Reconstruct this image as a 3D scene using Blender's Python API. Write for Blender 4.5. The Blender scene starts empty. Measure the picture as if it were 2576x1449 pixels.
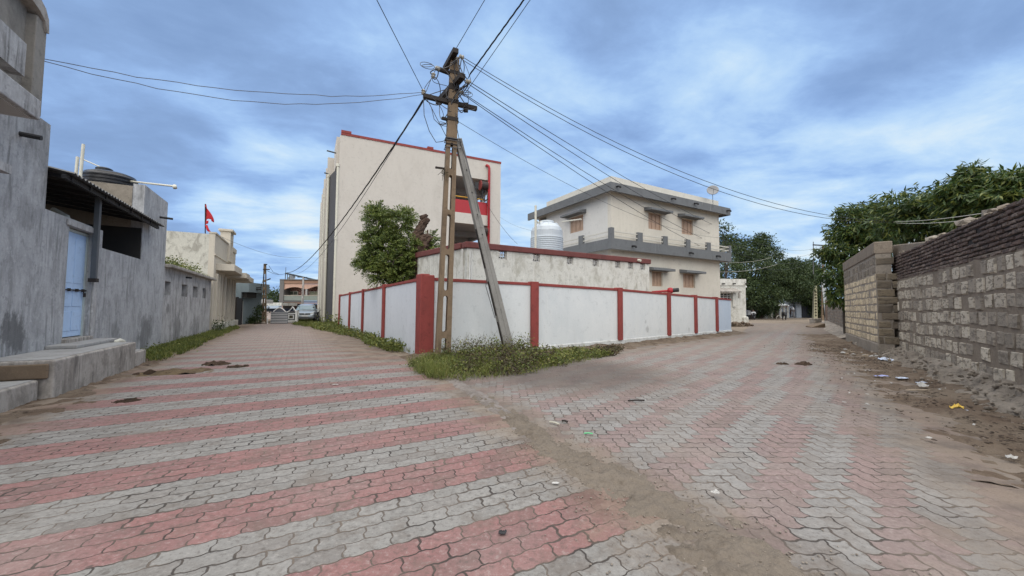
import bpy, bmesh, math, random
import numpy as np
from mathutils import Vector, Matrix

# ------------------------------------------------------------------ camera, world, sun, exposure
scn = bpy.context.scene
col = scn.collection
FOC, EYE = 968.0, 1.4                      # focal length in picture units (picture 2576 wide), eye height in metres
CAM_M = (Matrix.Rotation(math.pi/2 + math.atan(49/968), 3, 'X') @ Matrix.Rotation(math.radians(0.4), 3, 'Z'))
cd = bpy.data.cameras.new('camera')
cam = bpy.data.objects.new('camera', cd)
col.objects.link(cam)
cam.matrix_world = Matrix.Translation((0, 0, EYE)) @ CAM_M.to_4x4()
cd.sensor_width = 36.0
cd.lens = 36.0*FOC/2576
cd.clip_start, cd.clip_end = 0.05, 2000
scn.camera = cam

SUN_EL, SUN_AZ = math.radians(60), math.radians(185)     # azimuth clockwise from +Y: behind the camera, to its right
sun_dir = Vector((math.sin(SUN_AZ)*math.cos(SUN_EL), math.cos(SUN_AZ)*math.cos(SUN_EL), math.sin(SUN_EL)))
sd = bpy.data.lights.new('sun', 'SUN')
sd.energy = 1.1
sd.angle = math.radians(110)
sd.color = (1.0, 0.95, 0.87)
sun = bpy.data.objects.new('sun', sd)
col.objects.link(sun)
sun.location = (0, -20, 40)
sun.rotation_euler = sun_dir.to_track_quat('Z', 'Y').to_euler()

scn.view_settings.view_transform = 'Standard'
scn.view_settings.look = 'None'
scn.view_settings.exposure = 1.05
scn.view_settings.gamma = 1.0
scn.view_settings.use_curve_mapping = False
scn.render.engine = 'CYCLES'
scn.cycles.use_denoising = True
scn.cycles.max_bounces = 6

class Tree:
    """small helper to write node trees"""
    def __init__(s, tree):
        s.t = tree
        s.t.nodes.clear()
    def n(s, typ, **kw):
        nd = s.t.nodes.new(typ)
        for k, v in kw.items():
            setattr(nd, k, v)
        return nd
    def put(s, sock, val):
        if isinstance(val, bpy.types.NodeSocket):
            s.t.links.new(val, sock)
        else:
            if isinstance(val, (tuple, list)) and len(val) == 3 and sock.type == 'RGBA':
                val = (*val, 1)
            sock.default_value = val
    def m(s, op, a, b=0.0, c=0.0, clamp=False):
        nd = s.n('ShaderNodeMath', operation=op, use_clamp=clamp)
        s.put(nd.inputs[0], a); s.put(nd.inputs[1], b)
        if op in ('MULTIPLY_ADD', 'WRAP', 'COMPARE'):
            s.put(nd.inputs[2], c)
        return nd.outputs[0]
    def v(s, op, a, b=(0, 0, 0)):
        nd = s.n('ShaderNodeVectorMath', operation=op)
        s.put(nd.inputs[0], a)
        s.put(nd.inputs[1], b)
        return nd.outputs['Value'] if op in ('DOT_PRODUCT', 'LENGTH', 'DISTANCE') else nd.outputs[0]
    def xyz(s, v):
        nd = s.n('ShaderNodeSeparateXYZ'); s.put(nd.inputs[0], v)
        return nd.outputs
    def comb(s, x, y, z=0.0):
        nd = s.n('ShaderNodeCombineXYZ')
        for i, a in enumerate((x, y, z)):
            s.put(nd.inputs[i], a)
        return nd.outputs[0]
    def noise(s, vec, scale, detail=4, rough=.55, dist=0.0):
        nd = s.n('ShaderNodeTexNoise')
        s.put(nd.inputs['Vector'], vec); s.put(nd.inputs['Scale'], scale)
        s.put(nd.inputs['Detail'], detail); s.put(nd.inputs['Roughness'], rough); s.put(nd.inputs['Distortion'], dist)
        return nd.outputs[0]
    def step(s, x, lo, hi, a=0.0, b=1.0):
        nd = s.n('ShaderNodeMapRange', interpolation_type='SMOOTHSTEP')
        for i, q in enumerate((x, lo, hi, a, b)):
            s.put(nd.inputs[i], q)
        return nd.outputs[0]
    def mix(s, f, a, b, blend='MIX'):
        nd = s.n('ShaderNodeMix', data_type='RGBA', blend_type=blend)
        s.put(nd.inputs[0], f); s.put(nd.inputs[6], a); s.put(nd.inputs[7], b)
        return nd.outputs[2]
    def white(s, vec):
        nd = s.n('ShaderNodeTexWhiteNoise', noise_dimensions='3D'); s.put(nd.inputs['Vector'], vec)
        return nd.outputs['Value']

# world: physical sky seen through a broken cover of procedural cloud
w = bpy.data.worlds.new('World')
scn.world = w
w.use_nodes = True
W = Tree(w.node_tree)
wout = W.n('ShaderNodeOutputWorld')
bg = W.n('ShaderNodeBackground')
W.t.links.new(bg.outputs[0], wout.inputs[0])
sky = W.n('ShaderNodeTexSky', sky_type='NISHITA')
sky.sun_disc = False
sky.sun_elevation = SUN_EL
sky.sun_rotation = SUN_AZ
dirv = W.n('ShaderNodeTexCoord').outputs['Generated']
dx, dy, dz = W.xyz(dirv)
up = W.m('ADD', W.m('MAXIMUM', dz, 0.0), 0.13)
qx, qy = W.m('DIVIDE', dx, up), W.m('DIVIDE', dy, up)
q = W.comb(W.m('MULTIPLY_ADD', qx, .85, W.m('MULTIPLY', qy, .45)), W.m('MULTIPLY', W.m('SUBTRACT', qy, W.m('MULTIPLY', qx, .35)), 1.15), 2.3)
n1 = W.noise(q, .95, 8, .52, .3)
n2 = W.noise(W.v('ADD', q, (7.1, 3.3, 1.0)), 2.4, 9, .60, .3)
n3 = W.noise(W.v('ADD', q, (1.7, 9.3, 4.0)), 8.0, 7, .6, .2)
cl = W.m('ADD', W.m('MULTIPLY', n1, .60), W.m('ADD', W.m('MULTIPLY', n2, .32), W.m('MULTIPLY', n3, .08)))
def glow(d, width, gain):
    """a thinner, brighter part of the cloud cover around a direction"""
    dd = Vector(d).normalized()
    a = W.v('DOT_PRODUCT', dirv, tuple(dd))
    return W.m('MULTIPLY', W.step(a, math.cos(width), 1.0), gain)
cl2 = cl
SKY_HERE = True
def seedir(px, py):
    d = CAM_M @ Vector(((px-1288)/FOC, -(py-724.5)/FOC, -1))
    return d.normalized()
for (px, py, wd, gn) in ((1330, 150, .20, .08), (700, 560, .24, .12), (570, 545, .09, .09), (745, 548, .08, .10), (1780, 250, .3, .05),
                         (2080, 560, .30, .09), (1420, 560, .26, .07), (300, 200, .5, -.05), (1600, 40, .20, -.06), (2250, 60, .25, -.05), (620, 640, .2, -.05), (330, 520, .22, -.06), (2300, 330, .5, .035)):
    cl2 = W.m('ADD', cl2, glow(seedir(px, py), wd, gn))
rmp = W.n('ShaderNodeValToRGB')
rmp.color_ramp.interpolation = 'B_SPLINE'
el = rmp.color_ramp.elements
K = 0.48
def sk(r, g, b): return (r, g, b, 1)
el[0].position, el[0].color = .34, sk(.23, .355, .60)
el[1].position, el[1].color = .78, sk(.98, .98, .90)
for p_, c_ in ((.42, sk(.265, .41, .69)), (.48, sk(.315, .49, .82)), (.54, sk(.40, .61, .94)), (.64, sk(.60, .81, 1.0))):
    e = el.new(p_); e.color = c_
W.put(rmp.inputs[0], cl2)
cloudcol = W.v('SCALE', rmp.outputs[0])
cloudcol.node.inputs['Scale'].default_value = K*10
blue = W.mix(1.0, sky.outputs[0], (.5, .72, 1.0), 'MULTIPLY')
cover = W.mix(W.step(cl, .30, .48, .80, .97), blue, cloudcol)
# the cover is thinner and whiter around the hidden sun, behind the camera
bk = W.step(W.v('DOT_PRODUCT', dirv, tuple(sun_dir)), .25, 1.0)
cover = W.mix(bk, cover, (8.5, 8.4, 8.2))
cover = W.mix(W.step(dz, .66, .88), cover, (9.2, 9.3, 9.5))      # overcast sky is brightest overhead
cover = W.mix(W.step(dz, -.02, .0, 1, 0), cover, (1.6, 1.5, 1.4))
W.put(bg.inputs['Color'], cover)
bg.inputs['Strength'].default_value = 0.10

# ------------------------------------------------------------------ where things stand (metres), read off the survey of the picture
def ray(px, py):
    return CAM_M @ Vector(((px-1288)/FOC, -(py-724.5)/FOC, -1))
def gp(px, py, z=0.0):
    d = ray(px, py)
    t = (z-EYE)/d.z
    return Vector((d.x*t, d.y*t, z))
def at(px, py, Y):
    d = ray(px, py)
    return Vector((0, 0, EYE)) + d*(Y/d.y)
class Frame:
    """an upright plane: s along it, o out of it towards the street, z up"""
    def __init__(f, p, d, flip=False):
        f.p = Vector((p[0], p[1])); f.d = Vector((d[0], d[1])).normalized()
        f.n = Vector((f.d.y, -f.d.x))
        if flip: f.n = -f.n
    def pt(f, s, o, z):
        a = f.p + f.d*s + f.n*o
        return Vector((a.x, a.y, z))
    def hit(f, px, py, o=0.0):
        r = ray(px, py)
        p = f.p + f.n*o
        t = f.n.dot(p)/f.n.dot(Vector((r.x, r.y)))
        q = Vector((r.x, r.y))*t
        return (q-p).dot(f.d), EYE + r.z*t
# ------------------------------------------------------------------ mesh helpers
class MB:
    def __init__(s): s.v = []; s.f = []
    def add(s, vs, fs):
        k = len(s.v); s.v += [Vector(a) for a in vs]; s.f += [tuple(i+k for i in f) for f in fs]; return s
    def hexa(s, c):        # 8 corners: bottom ring then top ring
        return s.add(c, [(3, 2, 1, 0), (4, 5, 6, 7), (0, 1, 5, 4), (1, 2, 6, 5), (2, 3, 7, 6), (3, 0, 4, 7)])
    def box(s, x0, x1, y0, y1, z0, z1):
        return s.hexa([(x0, y0, z0), (x1, y0, z0), (x1, y1, z0), (x0, y1, z0), (x0, y0, z1), (x1, y0, z1), (x1, y1, z1), (x0, y1, z1)])
    def fbox(s, f, s0, s1, o0, o1, z0, z1):
        return s.hexa([f.pt(s0, o0, z0), f.pt(s1, o0, z0), f.pt(s1, o1, z0), f.pt(s0, o1, z0),
                       f.pt(s0, o0, z1), f.pt(s1, o0, z1), f.pt(s1, o1, z1), f.pt(s0, o1, z1)])
    def bar(s, a, b, wx, wz, upv=(0, 0, 1)):   # a rectangular bar from a to b
        a, b = Vector(a), Vector(b); d = (b-a).normalized()
        x = d.cross(Vector(upv))
        if x.length < 1e-4: x = Vector((1, 0, 0))
        x.normalize(); z = x.cross(d)
        x *= wx/2; z *= wz/2
        return s.hexa([a-x-z, a+x-z, b+x-z, b-x-z, a-x+z, a+x+z, b+x+z, b-x+z])
    def tube(s, pts, r, n=6, r1=None, cap=True):
        pts = [Vector(p) for p in pts]; k = len(s.v); m = len(pts)
        last = None
        for i, p in enumerate(pts):
            t = (pts[min(i+1, m-1)]-pts[max(i-1, 0)])
            t = t.normalized() if t.length > 1e-9 else Vector((0, 0, 1))
            if last is None:
                x = t.cross(Vector((0, 0, 1)))
                if x.length < 1e-3: x = Vector((1, 0, 0))
            else:
                x = last - t*last.dot(t)
            x.normalize(); last = x; y = t.cross(x)
            rr = r if r1 is None else r+(r1-r)*i/max(m-1, 1)
            if isinstance(r, (list, tuple)): rr = r[i]
            for j in range(n):
                a = 2*math.pi*j/n
                s.v.append(p+x*math.cos(a)*rr+y*math.sin(a)*rr)
        for i in range(m-1):
            for j in range(n):
                a, b = k+i*n+j, k+i*n+(j+1) % n
                s.f.append((a, b, b+n, a+n))
        if cap:
            s.f.append(tuple(k+j for j in reversed(range(n)))); s.f.append(tuple(k+(m-1)*n+j for j in range(n)))
        return s
    def lathe(s, c, prof, n=24):
        c = Vector(c); k = len(s.v)
        for r, z in prof:
            for j in range(n):
                a = 2*math.pi*j/n
                s.v.append(c+Vector((r*math.cos(a), r*math.sin(a), z)))
        for i in range(len(prof)-1):
            for j in range(n):
                a, b = k+i*n+j, k+i*n+(j+1) % n
                s.f.append((a, b, b+n, a+n))
        s.f.append(tuple(k+j for j in reversed(range(n)))); s.f.append(tuple(k+(len(prof)-1)*n+j for j in range(n)))
        return s
    def prism(s, poly, f, o0, o1):    # poly of (s,z) in frame f, from depth o0 to o1
        n = len(poly)
        vs = [f.pt(a, o1, b) for a, b in poly]+[f.pt(a, o0, b) for a, b in poly]
        return s.add(vs, [tuple(range(n)), tuple(n+i for i in reversed(range(n)))]+[(i, n+i, n+(i+1) % n, (i+1) % n) for i in range(n)])
    def wall(s, f, s0, s1, z0, z1, o0, o1, holes=()):   # slab with rectangular openings right through
        S = sorted({s0, s1, *[min(max(h[i], s0), s1) for h in holes for i in (0, 1)]})
        Z = sorted({z0, z1, *[min(max(h[i], z0), z1) for h in holes for i in (2, 3)]})
        full = {}
        for i in range(len(S)-1):
            for j in range(len(Z)-1):
                cs, cz = (S[i]+S[i+1])/2, (Z[j]+Z[j+1])/2
                full[i, j] = not any(h[0] < cs < h[1] and h[2] < cz < h[3] for h in holes)
        for (i, j), on in full.items():
            if not on: continue
            a, b, c, d = S[i], S[i+1], Z[j], Z[j+1]
            s.add([f.pt(a, o1, c), f.pt(b, o1, c), f.pt(b, o1, d), f.pt(a, o1, d)], [(0, 1, 2, 3)])
            s.add([f.pt(a, o0, c), f.pt(b, o0, c), f.pt(b, o0, d), f.pt(a, o0, d)], [(3, 2, 1, 0)])
            for (di, dj, e) in ((-1, 0, ((a, c), (a, d))), (1, 0, ((b, c), (b, d))), (0, -1, ((a, c), (b, c))), (0, 1, ((a, d), (b, d)))):
                if not full.get((i+di, j+dj), False):
                    (p, q_), (r_, t_) = e
                    s.add([f.pt(p, o0, q_), f.pt(r_, o0, t_), f.pt(r_, o1, t_), f.pt(p, o1, q_)], [(0, 1, 2, 3)])
        return s
    def rock(s, c, r, rng, sq=(1, 1, .7)):
        bm = bmesh.new(); bmesh.ops.create_icosphere(bm, subdivisions=1, radius=1)
        vs = [Vector((v.co.x*r*sq[0]*rng.uniform(.75, 1.2), v.co.y*r*sq[1]*rng.uniform(.75, 1.2), v.co.z*r*sq[2]*rng.uniform(.75, 1.2)))+Vector(c) for v in bm.verts]
        fs = [tuple(v.index for v in f.verts) for f in bm.faces]
        bm.free()
        return s.add(vs, fs)
    def build(s, name, mat, parent=None, org=None, smooth=False, bevel=0.0, seg=2):
        if org is None:
            org = ORG.get(parent.name, Vector((0, 0, 0))) if parent is not None else Vector((0, 0, 0))
        me = bpy.data.meshes.new(name)
        me.from_pydata([tuple(v-org) for v in s.v], [], s.f)
        bm = bmesh.new(); bm.from_mesh(me)
        bmesh.ops.recalc_face_normals(bm, faces=bm.faces)
        bm.to_mesh(me); bm.free()
        me.materials.append(mat)
        if smooth:
            me.polygons.foreach_set('use_smooth', [True]*len(me.polygons))
        o = bpy.data.objects.new(name, me)
        col.objects.link(o)
        if parent is not None:
            o.parent = parent
            ORG[o.name] = org
        if bevel:
            b = o.modifiers.new('bevel', 'BEVEL'); b.width = bevel; b.segments = seg; b.limit_method = 'ANGLE'; b.angle_limit = math.radians(40)
        return o
ORG = {}
def tag(o, label, cat, group=None, kind=None):
    o['label'] = label; o['category'] = cat
    if group: o['group'] = group
    if kind: o['kind'] = kind
    return o
def thing(name, loc, label, cat, group=None, rz=0.0):
    o = bpy.data.objects.new(name, None)
    col.objects.link(o)
    o.empty_display_size = .2
    o.location = loc; o.rotation_euler.z = rz
    ORG[o.name] = Vector(loc) if rz == 0 else Vector((0, 0, 0))
    return tag(o, label, cat, group)
def struct(o):
    o['kind'] = 'structure'; return o
def quads(name, V, mat, parent=None, org=(0, 0, 0)):
    """N loose quads from an (N,4,3) array"""
    V = np.asarray(V, dtype=np.float32).reshape(-1, 3) - np.asarray(org, dtype=np.float32)
    n = len(V)//4
    me = bpy.data.meshes.new(name)
    me.vertices.add(len(V)); me.vertices.foreach_set('co', V.ravel())
    me.loops.add(n*4); me.loops.foreach_set('vertex_index', np.arange(n*4, dtype=np.int32))
    me.polygons.add(n); me.polygons.foreach_set('loop_start', np.arange(0, n*4, 4, dtype=np.int32))
    me.update(calc_edges=True); me.validate()
    me.materials.append(mat)
    o = bpy.data.objects.new(name, me)
    col.objects.link(o)
    if parent is not None: o.parent = parent
    return o
def leaves(P, D, L, Wd, rng, fold=.25):
    """diamond leaves: base P (N,3), direction D (N,3), length L, width Wd -> (N,4,3)"""
    D = D/np.linalg.norm(D, axis=1, keepdims=True)
    r = rng.normal(size=D.shape)
    S = np.cross(D, r); S /= np.linalg.norm(S, axis=1, keepdims=True)+1e-9
    Nn = np.cross(S, D)
    L = np.broadcast_to(np.asarray(L), (len(P),))[:, None]; Wd = np.broadcast_to(np.asarray(Wd), (len(P),))[:, None]
    mid = P+D*L*.45+Nn*L*fold*.3
    return np.stack([P, mid+S*Wd*.5, P+D*L-Nn*L*fold*.1, mid-S*Wd*.5], 1)

# ------------------------------------------------------------------ materials
def lin(h):
    h = h.lstrip('#'); o = []
    for i in (0, 2, 4):
        c = int(h[i:i+2], 16)/255
        o.append(c/12.92 if c <= .04045 else ((c+.055)/1.055)**2.4)
    return tuple(o)
class Mat(Tree):
    def __init__(s, name):
        s.mat = bpy.data.materials.new(name); s.mat.use_nodes = True
        super().__init__(s.mat.node_tree)
        s.out = s.n('ShaderNodeOutputMaterial'); s.b = s.n('ShaderNodeBsdfPrincipled')
        s.t.links.new(s.b.outputs[0], s.out.inputs[0])
        s.g = s.n('ShaderNodeNewGeometry')
        s.P = s.g.outputs['Position']
        s.isl = s.g.outputs['Random Per Island']
    def done(s, c, rough=.85, bump=None, bs=.3, bd=.02, spec=.3, metal=0.0):
        s.put(s.b.inputs['Base Color'], c); s.put(s.b.inputs['Roughness'], rough)
        s.b.inputs['Specular IOR Level'].default_value = spec; s.b.inputs['Metallic'].default_value = metal
        if bump is not None:
            nd = s.n('ShaderNodeBump'); nd.inputs['Strength'].default_value = bs; nd.inputs['Distance'].default_value = bd
            s.put(nd.inputs['Height'], bump); s.t.links.new(nd.outputs[0], s.b.inputs['Normal'])
        return s.mat
def plaster(name, base, dark, amt=.5, *args, mould=(), **kw):
    return plaster_(name, base, dark, amt, *args, mould=mould, **kw)
def plaster_(name, base, dark, amt=.5, streak=.4, dark2=None, sc=1.0, fine=.12, rough=.92, bs=.25, blot=(.42, .72), strk=(.52, .74), mould=()):
    M = Mat(name); dark2 = dark2 or dark
    bl = M.noise(M.v('MULTIPLY', M.P, (1.25, 1.25, .7)), .9*sc, 10, .70, .5)
    st = M.noise(M.v('MULTIPLY', M.P, (2.4, 2.4, .22)), 1.7*sc, 9, .68, .15)
    gate = M.noise(M.P, .45*sc, 3)
    fn = M.noise(M.P, 22, 7, .72)
    c = M.mix(M.m('MULTIPLY', M.step(bl, *blot), amt), base, dark)
    c = M.mix(M.m('MULTIPLY', M.m('MULTIPLY', M.step(st, *strk), M.step(gate, .38, .6)), streak), c, dark2)
    c = M.mix(M.m('MULTIPLY', M.step(fn, .35, .8), fine), c, tuple(x*.45 for x in base))
    sp = M.noise(M.P, 5.5, 6, .7)
    c = M.mix(M.m('MULTIPLY', M.step(sp, .56, .64), .5*min(1, fine*4)), c, tuple(x*.5 for x in base))
    c = M.mix(M.m('MULTIPLY', M.step(sp, .42, .32), .35*min(1, fine*4)), c, tuple(min(.8, x*1.3) for x in base))
    for (px_, py_, pz_), r_, k_ in mould:          # patches of damp and mould with a ragged outline
        dd = M.m('ADD', M.m('DIVIDE', M.v('DISTANCE', M.P, (px_, py_, pz_)), r_), M.m('MULTIPLY', M.m('SUBTRACT', M.noise(M.v('MULTIPLY', M.P, (1, 1, .6)), 4.5, 10, .78), .5), 3.2))
        c = M.mix(M.step(dd, 1.0, .45, 0, k_), c, tuple(x*.22 for x in base))
    h = M.m('ADD', M.m('MULTIPLY', fn, .5), M.m('MULTIPLY', bl, 1.0))
    return M.done(c, rough, h, bs, .02)
def plain(name, c, rough=.6, var=.25, sc=6.0, metal=0.0, spec=.4, bs=.0):
    M = Mat(name)
    n = M.noise(M.P, sc, 5, .6)
    cc = M.mix(M.m('MULTIPLY', M.step(n, .4, .75), var), c, tuple(x*.5 for x in c))
    return M.done(cc, rough, n if bs else None, bs, .01, spec, metal)
def leafmat(name, a, b, c, rough=.55, trans=.25, sc=1.2):
    M = Mat(name)
    n = M.noise(M.P, sc, 3)
    k = M.mix(M.step(n, .35, .65), a, b)
    k = M.mix(M.m('MULTIPLY', M.step(M.isl, .55, 1.0), .8), k, c)
    k = M.mix(M.m('MULTIPLY', M.step(M.isl, .0, .3, 1, 0), .45), k, tuple(x*.4 for x in a))
    mat = M.done(k, rough, spec=.35)
    tr = M.n('ShaderNodeBsdfTranslucent'); M.put(tr.inputs[0], k)
    mx = M.n('ShaderNodeMixShader'); mx.inputs[0].default_value = trans
    M.t.links.new(M.b.outputs[0], mx.inputs[1]); M.t.links.new(tr.outputs[0], mx.inputs[2])
    M.t.links.new(mx.outputs[0], M.out.inputs[0])
    return mat
m_greywall = plaster('weathered_grey_plaster', (.43, .435, .44), (.215, .215, .218), .8, .75, (.095, .095, .095), 2.7, .35, blot=(.36, .74), strk=(.46, .70), bs=.5, mould=(((-8.05, 6.2, .95), .42, .8), ((-7.75, 5.5, .8), .35, .7), ((-9.9, 9.7, .75), .3, .4), ((-10.9, 11.6, .5), .75, .6), ((-8.2, 6.6, 4.2), .5, .4), ((-8.0, 6.3, 2.9), .35, .3)))
m_greywall2 = plaster('outbuilding_plaster', (.45, .445, .44), (.23, .222, .212), .75, .9, (.09, .085, .08), 3.0, .3, blot=(.38, .72), strk=(.43, .68), bs=.5, mould=(((-12.6, 14.6, .5), .75, .5), ((-14.0, 17.2, .3), .8, .45), ((-12.0, 13.5, 1.3), .25, .5)))
m_plinth = plaster('old_cement', (.38, .35, .315), (.17, .15, .13), .8, .85, (.065, .06, .053), 3.6, .35, blot=(.40, .70), strk=(.45, .68), bs=.5)
m_plinthtop = plaster('cement_floor', (.32, .315, .305), (.19, .172, .16), .6, .2, None, 1.6, .2)
m_brownstone = plaster('brown_stone', (.17, .125, .085), (.08, .06, .045), .6, .2, None, 3, .3, bs=.5)
m_cream = plaster('cream_paint', (.52, .475, .395), (.38, .34, .28), .4, .35, (.22, .19, .15), 1.2, .1)
m_creamside = plaster('peeling_cream_limewash', (.52, .505, .44), (.27, .255, .215), .75, .45, (.16, .145, .12), 2.4, .3, blot=(.50, .64))
m_beigewall = plaster('school_wall_paint', (.535, .50, .45), (.455, .42, .375), .6, .4, (.40, .37, .325), .8, .10)
m_schoolgrey = plaster('school_dark_grey', (.085, .085, .09), (.06, .06, .062), .4, .2)
m_schoolwhite = plaster('school_white_beam', (.55, .54, .51), (.42, .41, .39), .4, .2)
m_soffit = plaster('soffit_paint', (.45, .43, .40), (.36, .34, .31), .4, .1)
m_compound = plaster('white_blue_limewash', (.64, .66, .66), (.54, .575, .59), .6, .35, (.47, .47, .455), 1.0, .10, blot=(.36, .68), mould=(((5.6, 15.95, .55), .17, .4), ((5.5, 15.85, .85), .10, .3), ((3.2, 13.95, .22), .16, .2), ((8.6, 18.7, .40), .15, .25), ((-.2, 11.75, 1.1), .30, .07)))
m_compoundblue = plaster('pale_blue_limewash', (.47, .54, .63), (.54, .585, .63), .5, .15, (.36, .40, .46), .7, .07)
m_compoundleft = plaster('bluish_limewash', (.57, .60, .64), (.46, .49, .53), .5, .35, (.30, .32, .34), .9, .1)
m_skirt = plaster('stained_white_plinth', (.52, .53, .52), (.27, .26, .24), .7, .8, (.2, .19, .17), 2.2, .2)
m_redpaint = plaster('dull_red_paint', (.26, .055, .048), (.17, .04, .036), .75, .5, (.13, .045, .04), 2.0, .2, rough=.75)
m_redband = plaster('faded_maroon_band', (.16, .055, .05), (.10, .042, .04), .6, .5, (.2, .13, .12), 1.6, .2)
m_redbright = plain('bright_red_paint', (.36, .02, .028), .5, .2)
m_annex = plaster('stained_whitewash', (.60, .59, .54), (.36, .34, .28), .8, .55, (.16, .145, .12), 2.6, .25, blot=(.46, .66), strk=(.54, .70))
m_house = plaster('house_plaster_warm_lit', (.62, .58, .50), (.49, .455, .385), .5, .25, (.33, .30, .245), .8, .1)  # warmer light on the right face put into the plaster colour
m_housecool = plaster('house_plaster_cool_lit', (.62, .605, .57), (.53, .515, .48), .5, .2, (.36, .35, .32), .8, .1)  # same plaster, with the left face's cooler light put into its colour
m_housegrey = plaster('dark_grey_paint', (.15, .157, .163), (.105, .11, .113), .6, .75, (.36, .36, .35), 1.6, .15, strk=(.60, .74))
m_parapet = plaster('parapet_white', (.58, .56, .50), (.44, .42, .37), .5, .3)
m_shutter = plain('tan_shutter_wood', (.47, .325, .235), .65, .3, 3)
m_shutterline = plain('shutter_frame', (.09, .06, .045), .7)
m_white = plain('white_enamel', (.72, .72, .70), .5, .15)
m_pipe = plain('off_white_pipe', (.58, .56, .47), .45, .2)
m_iron = plain('dark_iron', (.022, .022, .024), .65, .3, 10)
m_ironbrown = plain('rusty_dark_steel', (.022, .016, .013), .75, .5, 14)
m_steelgrey = plain('painted_grey_steel', (.075, .085, .095), .6, .3)
m_tin = plain('weathered_tin', (.12, .12, .12), .55, .5, 3, .4)
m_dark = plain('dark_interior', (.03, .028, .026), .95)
m_pole = plaster('brown_stained_concrete', (.20, .145, .095), (.10, .072, .048), .7, .9, (.055, .04, .03), 1.8, .3, bs=.4)
m_strut = plaster('pale_concrete', (.27, .26, .24), (.17, .16, .145), .6, .6, (.1, .095, .09), 1.8, .25, bs=.4)
m_porcelain = plain('porcelain', (.34, .32, .27), .25, .3, 20)
m_wire = plain('cable_black', (.02, .02, .022), .6, .1)
m_wiregrey = plain('cable_grey', (.10, .10, .105), .5, .1)
m_wirepale = plain('cable_pale', (.42, .40, .33), .5, .1)
m_doorblue = plaster('pale_blue_door_paint', (.42, .57, .78), (.33, .46, .66), .5, .4, (.25, .34, .47), 2.0, .10, rough=.55, bs=.05)
m_doorframe = plain('door_frame_paint', (.42, .47, .45), .6)
m_tankblack = plain('black_polythene', (.012, .012, .014), .35, .2)
m_tankwhite = plaster('white_polythene', (.48, .525, .56), (.42, .46, .49), .4, .3, (.36, .39, .41), 2, .02, rough=.4, bs=.0)
m_flag = plain('red_cloth', (.42, .012, .02), .8, .3, 4)
m_bark = plaster('bark', (.065, .052, .04), (.03, .024, .02), .7, .6, None, 4, .4, bs=.8)
m_deadwood = plaster('dead_wood', (.10, .064, .046), (.03, .022, .018), .85, .8, None, 6, .5, bs=1.0)
m_neem = leafmat('neem_leaf', (.125, .17, .035), (.065, .10, .028), (.24, .27, .06))
m_mango = leafmat('long_dark_leaf', (.062, .105, .028), (.042, .075, .024), (.19, .205, .042), .4, .25)
m_bigtree = leafmat('shade_tree_leaf', (.040, .066, .020), (.028, .048, .016), (.075, .10, .03), .6, .15, .5)
m_weed = leafmat('weed_leaf', (.125, .155, .034), (.075, .095, .026), (.25, .24, .06), .6, .2, 2.0)
m_weedbrown = leafmat('withered_weed', (.07, .06, .032), (.055, .040, .024), (.13, .10, .05), .7, .2, 2.0)
m_grass = leafmat('grass_blade', (.15, .18, .04), (.095, .12, .032), (.26, .24, .08), .6, .2, 1.5)
m_glass = plain('car_glass', (.09, .16, .2), .08, .2, 3, 0, .6)
# ------------------------------------------------------------------ ground and paving
from mathutils import noise as mnoise
def fbm(x, y, sc=1.0, o=0.0):
    return mnoise.fractal(Vector((x*sc+o, y*sc-o, o*.37)), 1.0, 2.0, 5)
LF = Frame((-8.89, 7.8), (-.4823, .876))                 # the line of the house fronts on the left
CW = [Vector((-11.1, 24.9)), Vector((-2.5, 10.84)), Vector((.69, 12.1)), Vector((4.04, 14.5)), Vector((12.9, 22.7))]   # compound wall
CL = Frame(CW[1], CW[0]-CW[1], True)
RF = Frame((10.25, 9.74), (.565, .825), True)            # face of the old brick and block wall on the right
DIV = [Vector(a) for a in ((-1.25, 7.75), (-.99, 7.13), (-.47, 6.06), (.2, 4.44), (.6, 3.6), (1.11, 2.67), (1.5, 1.9), (2.6, -.2), (4.5, -4))]

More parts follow.
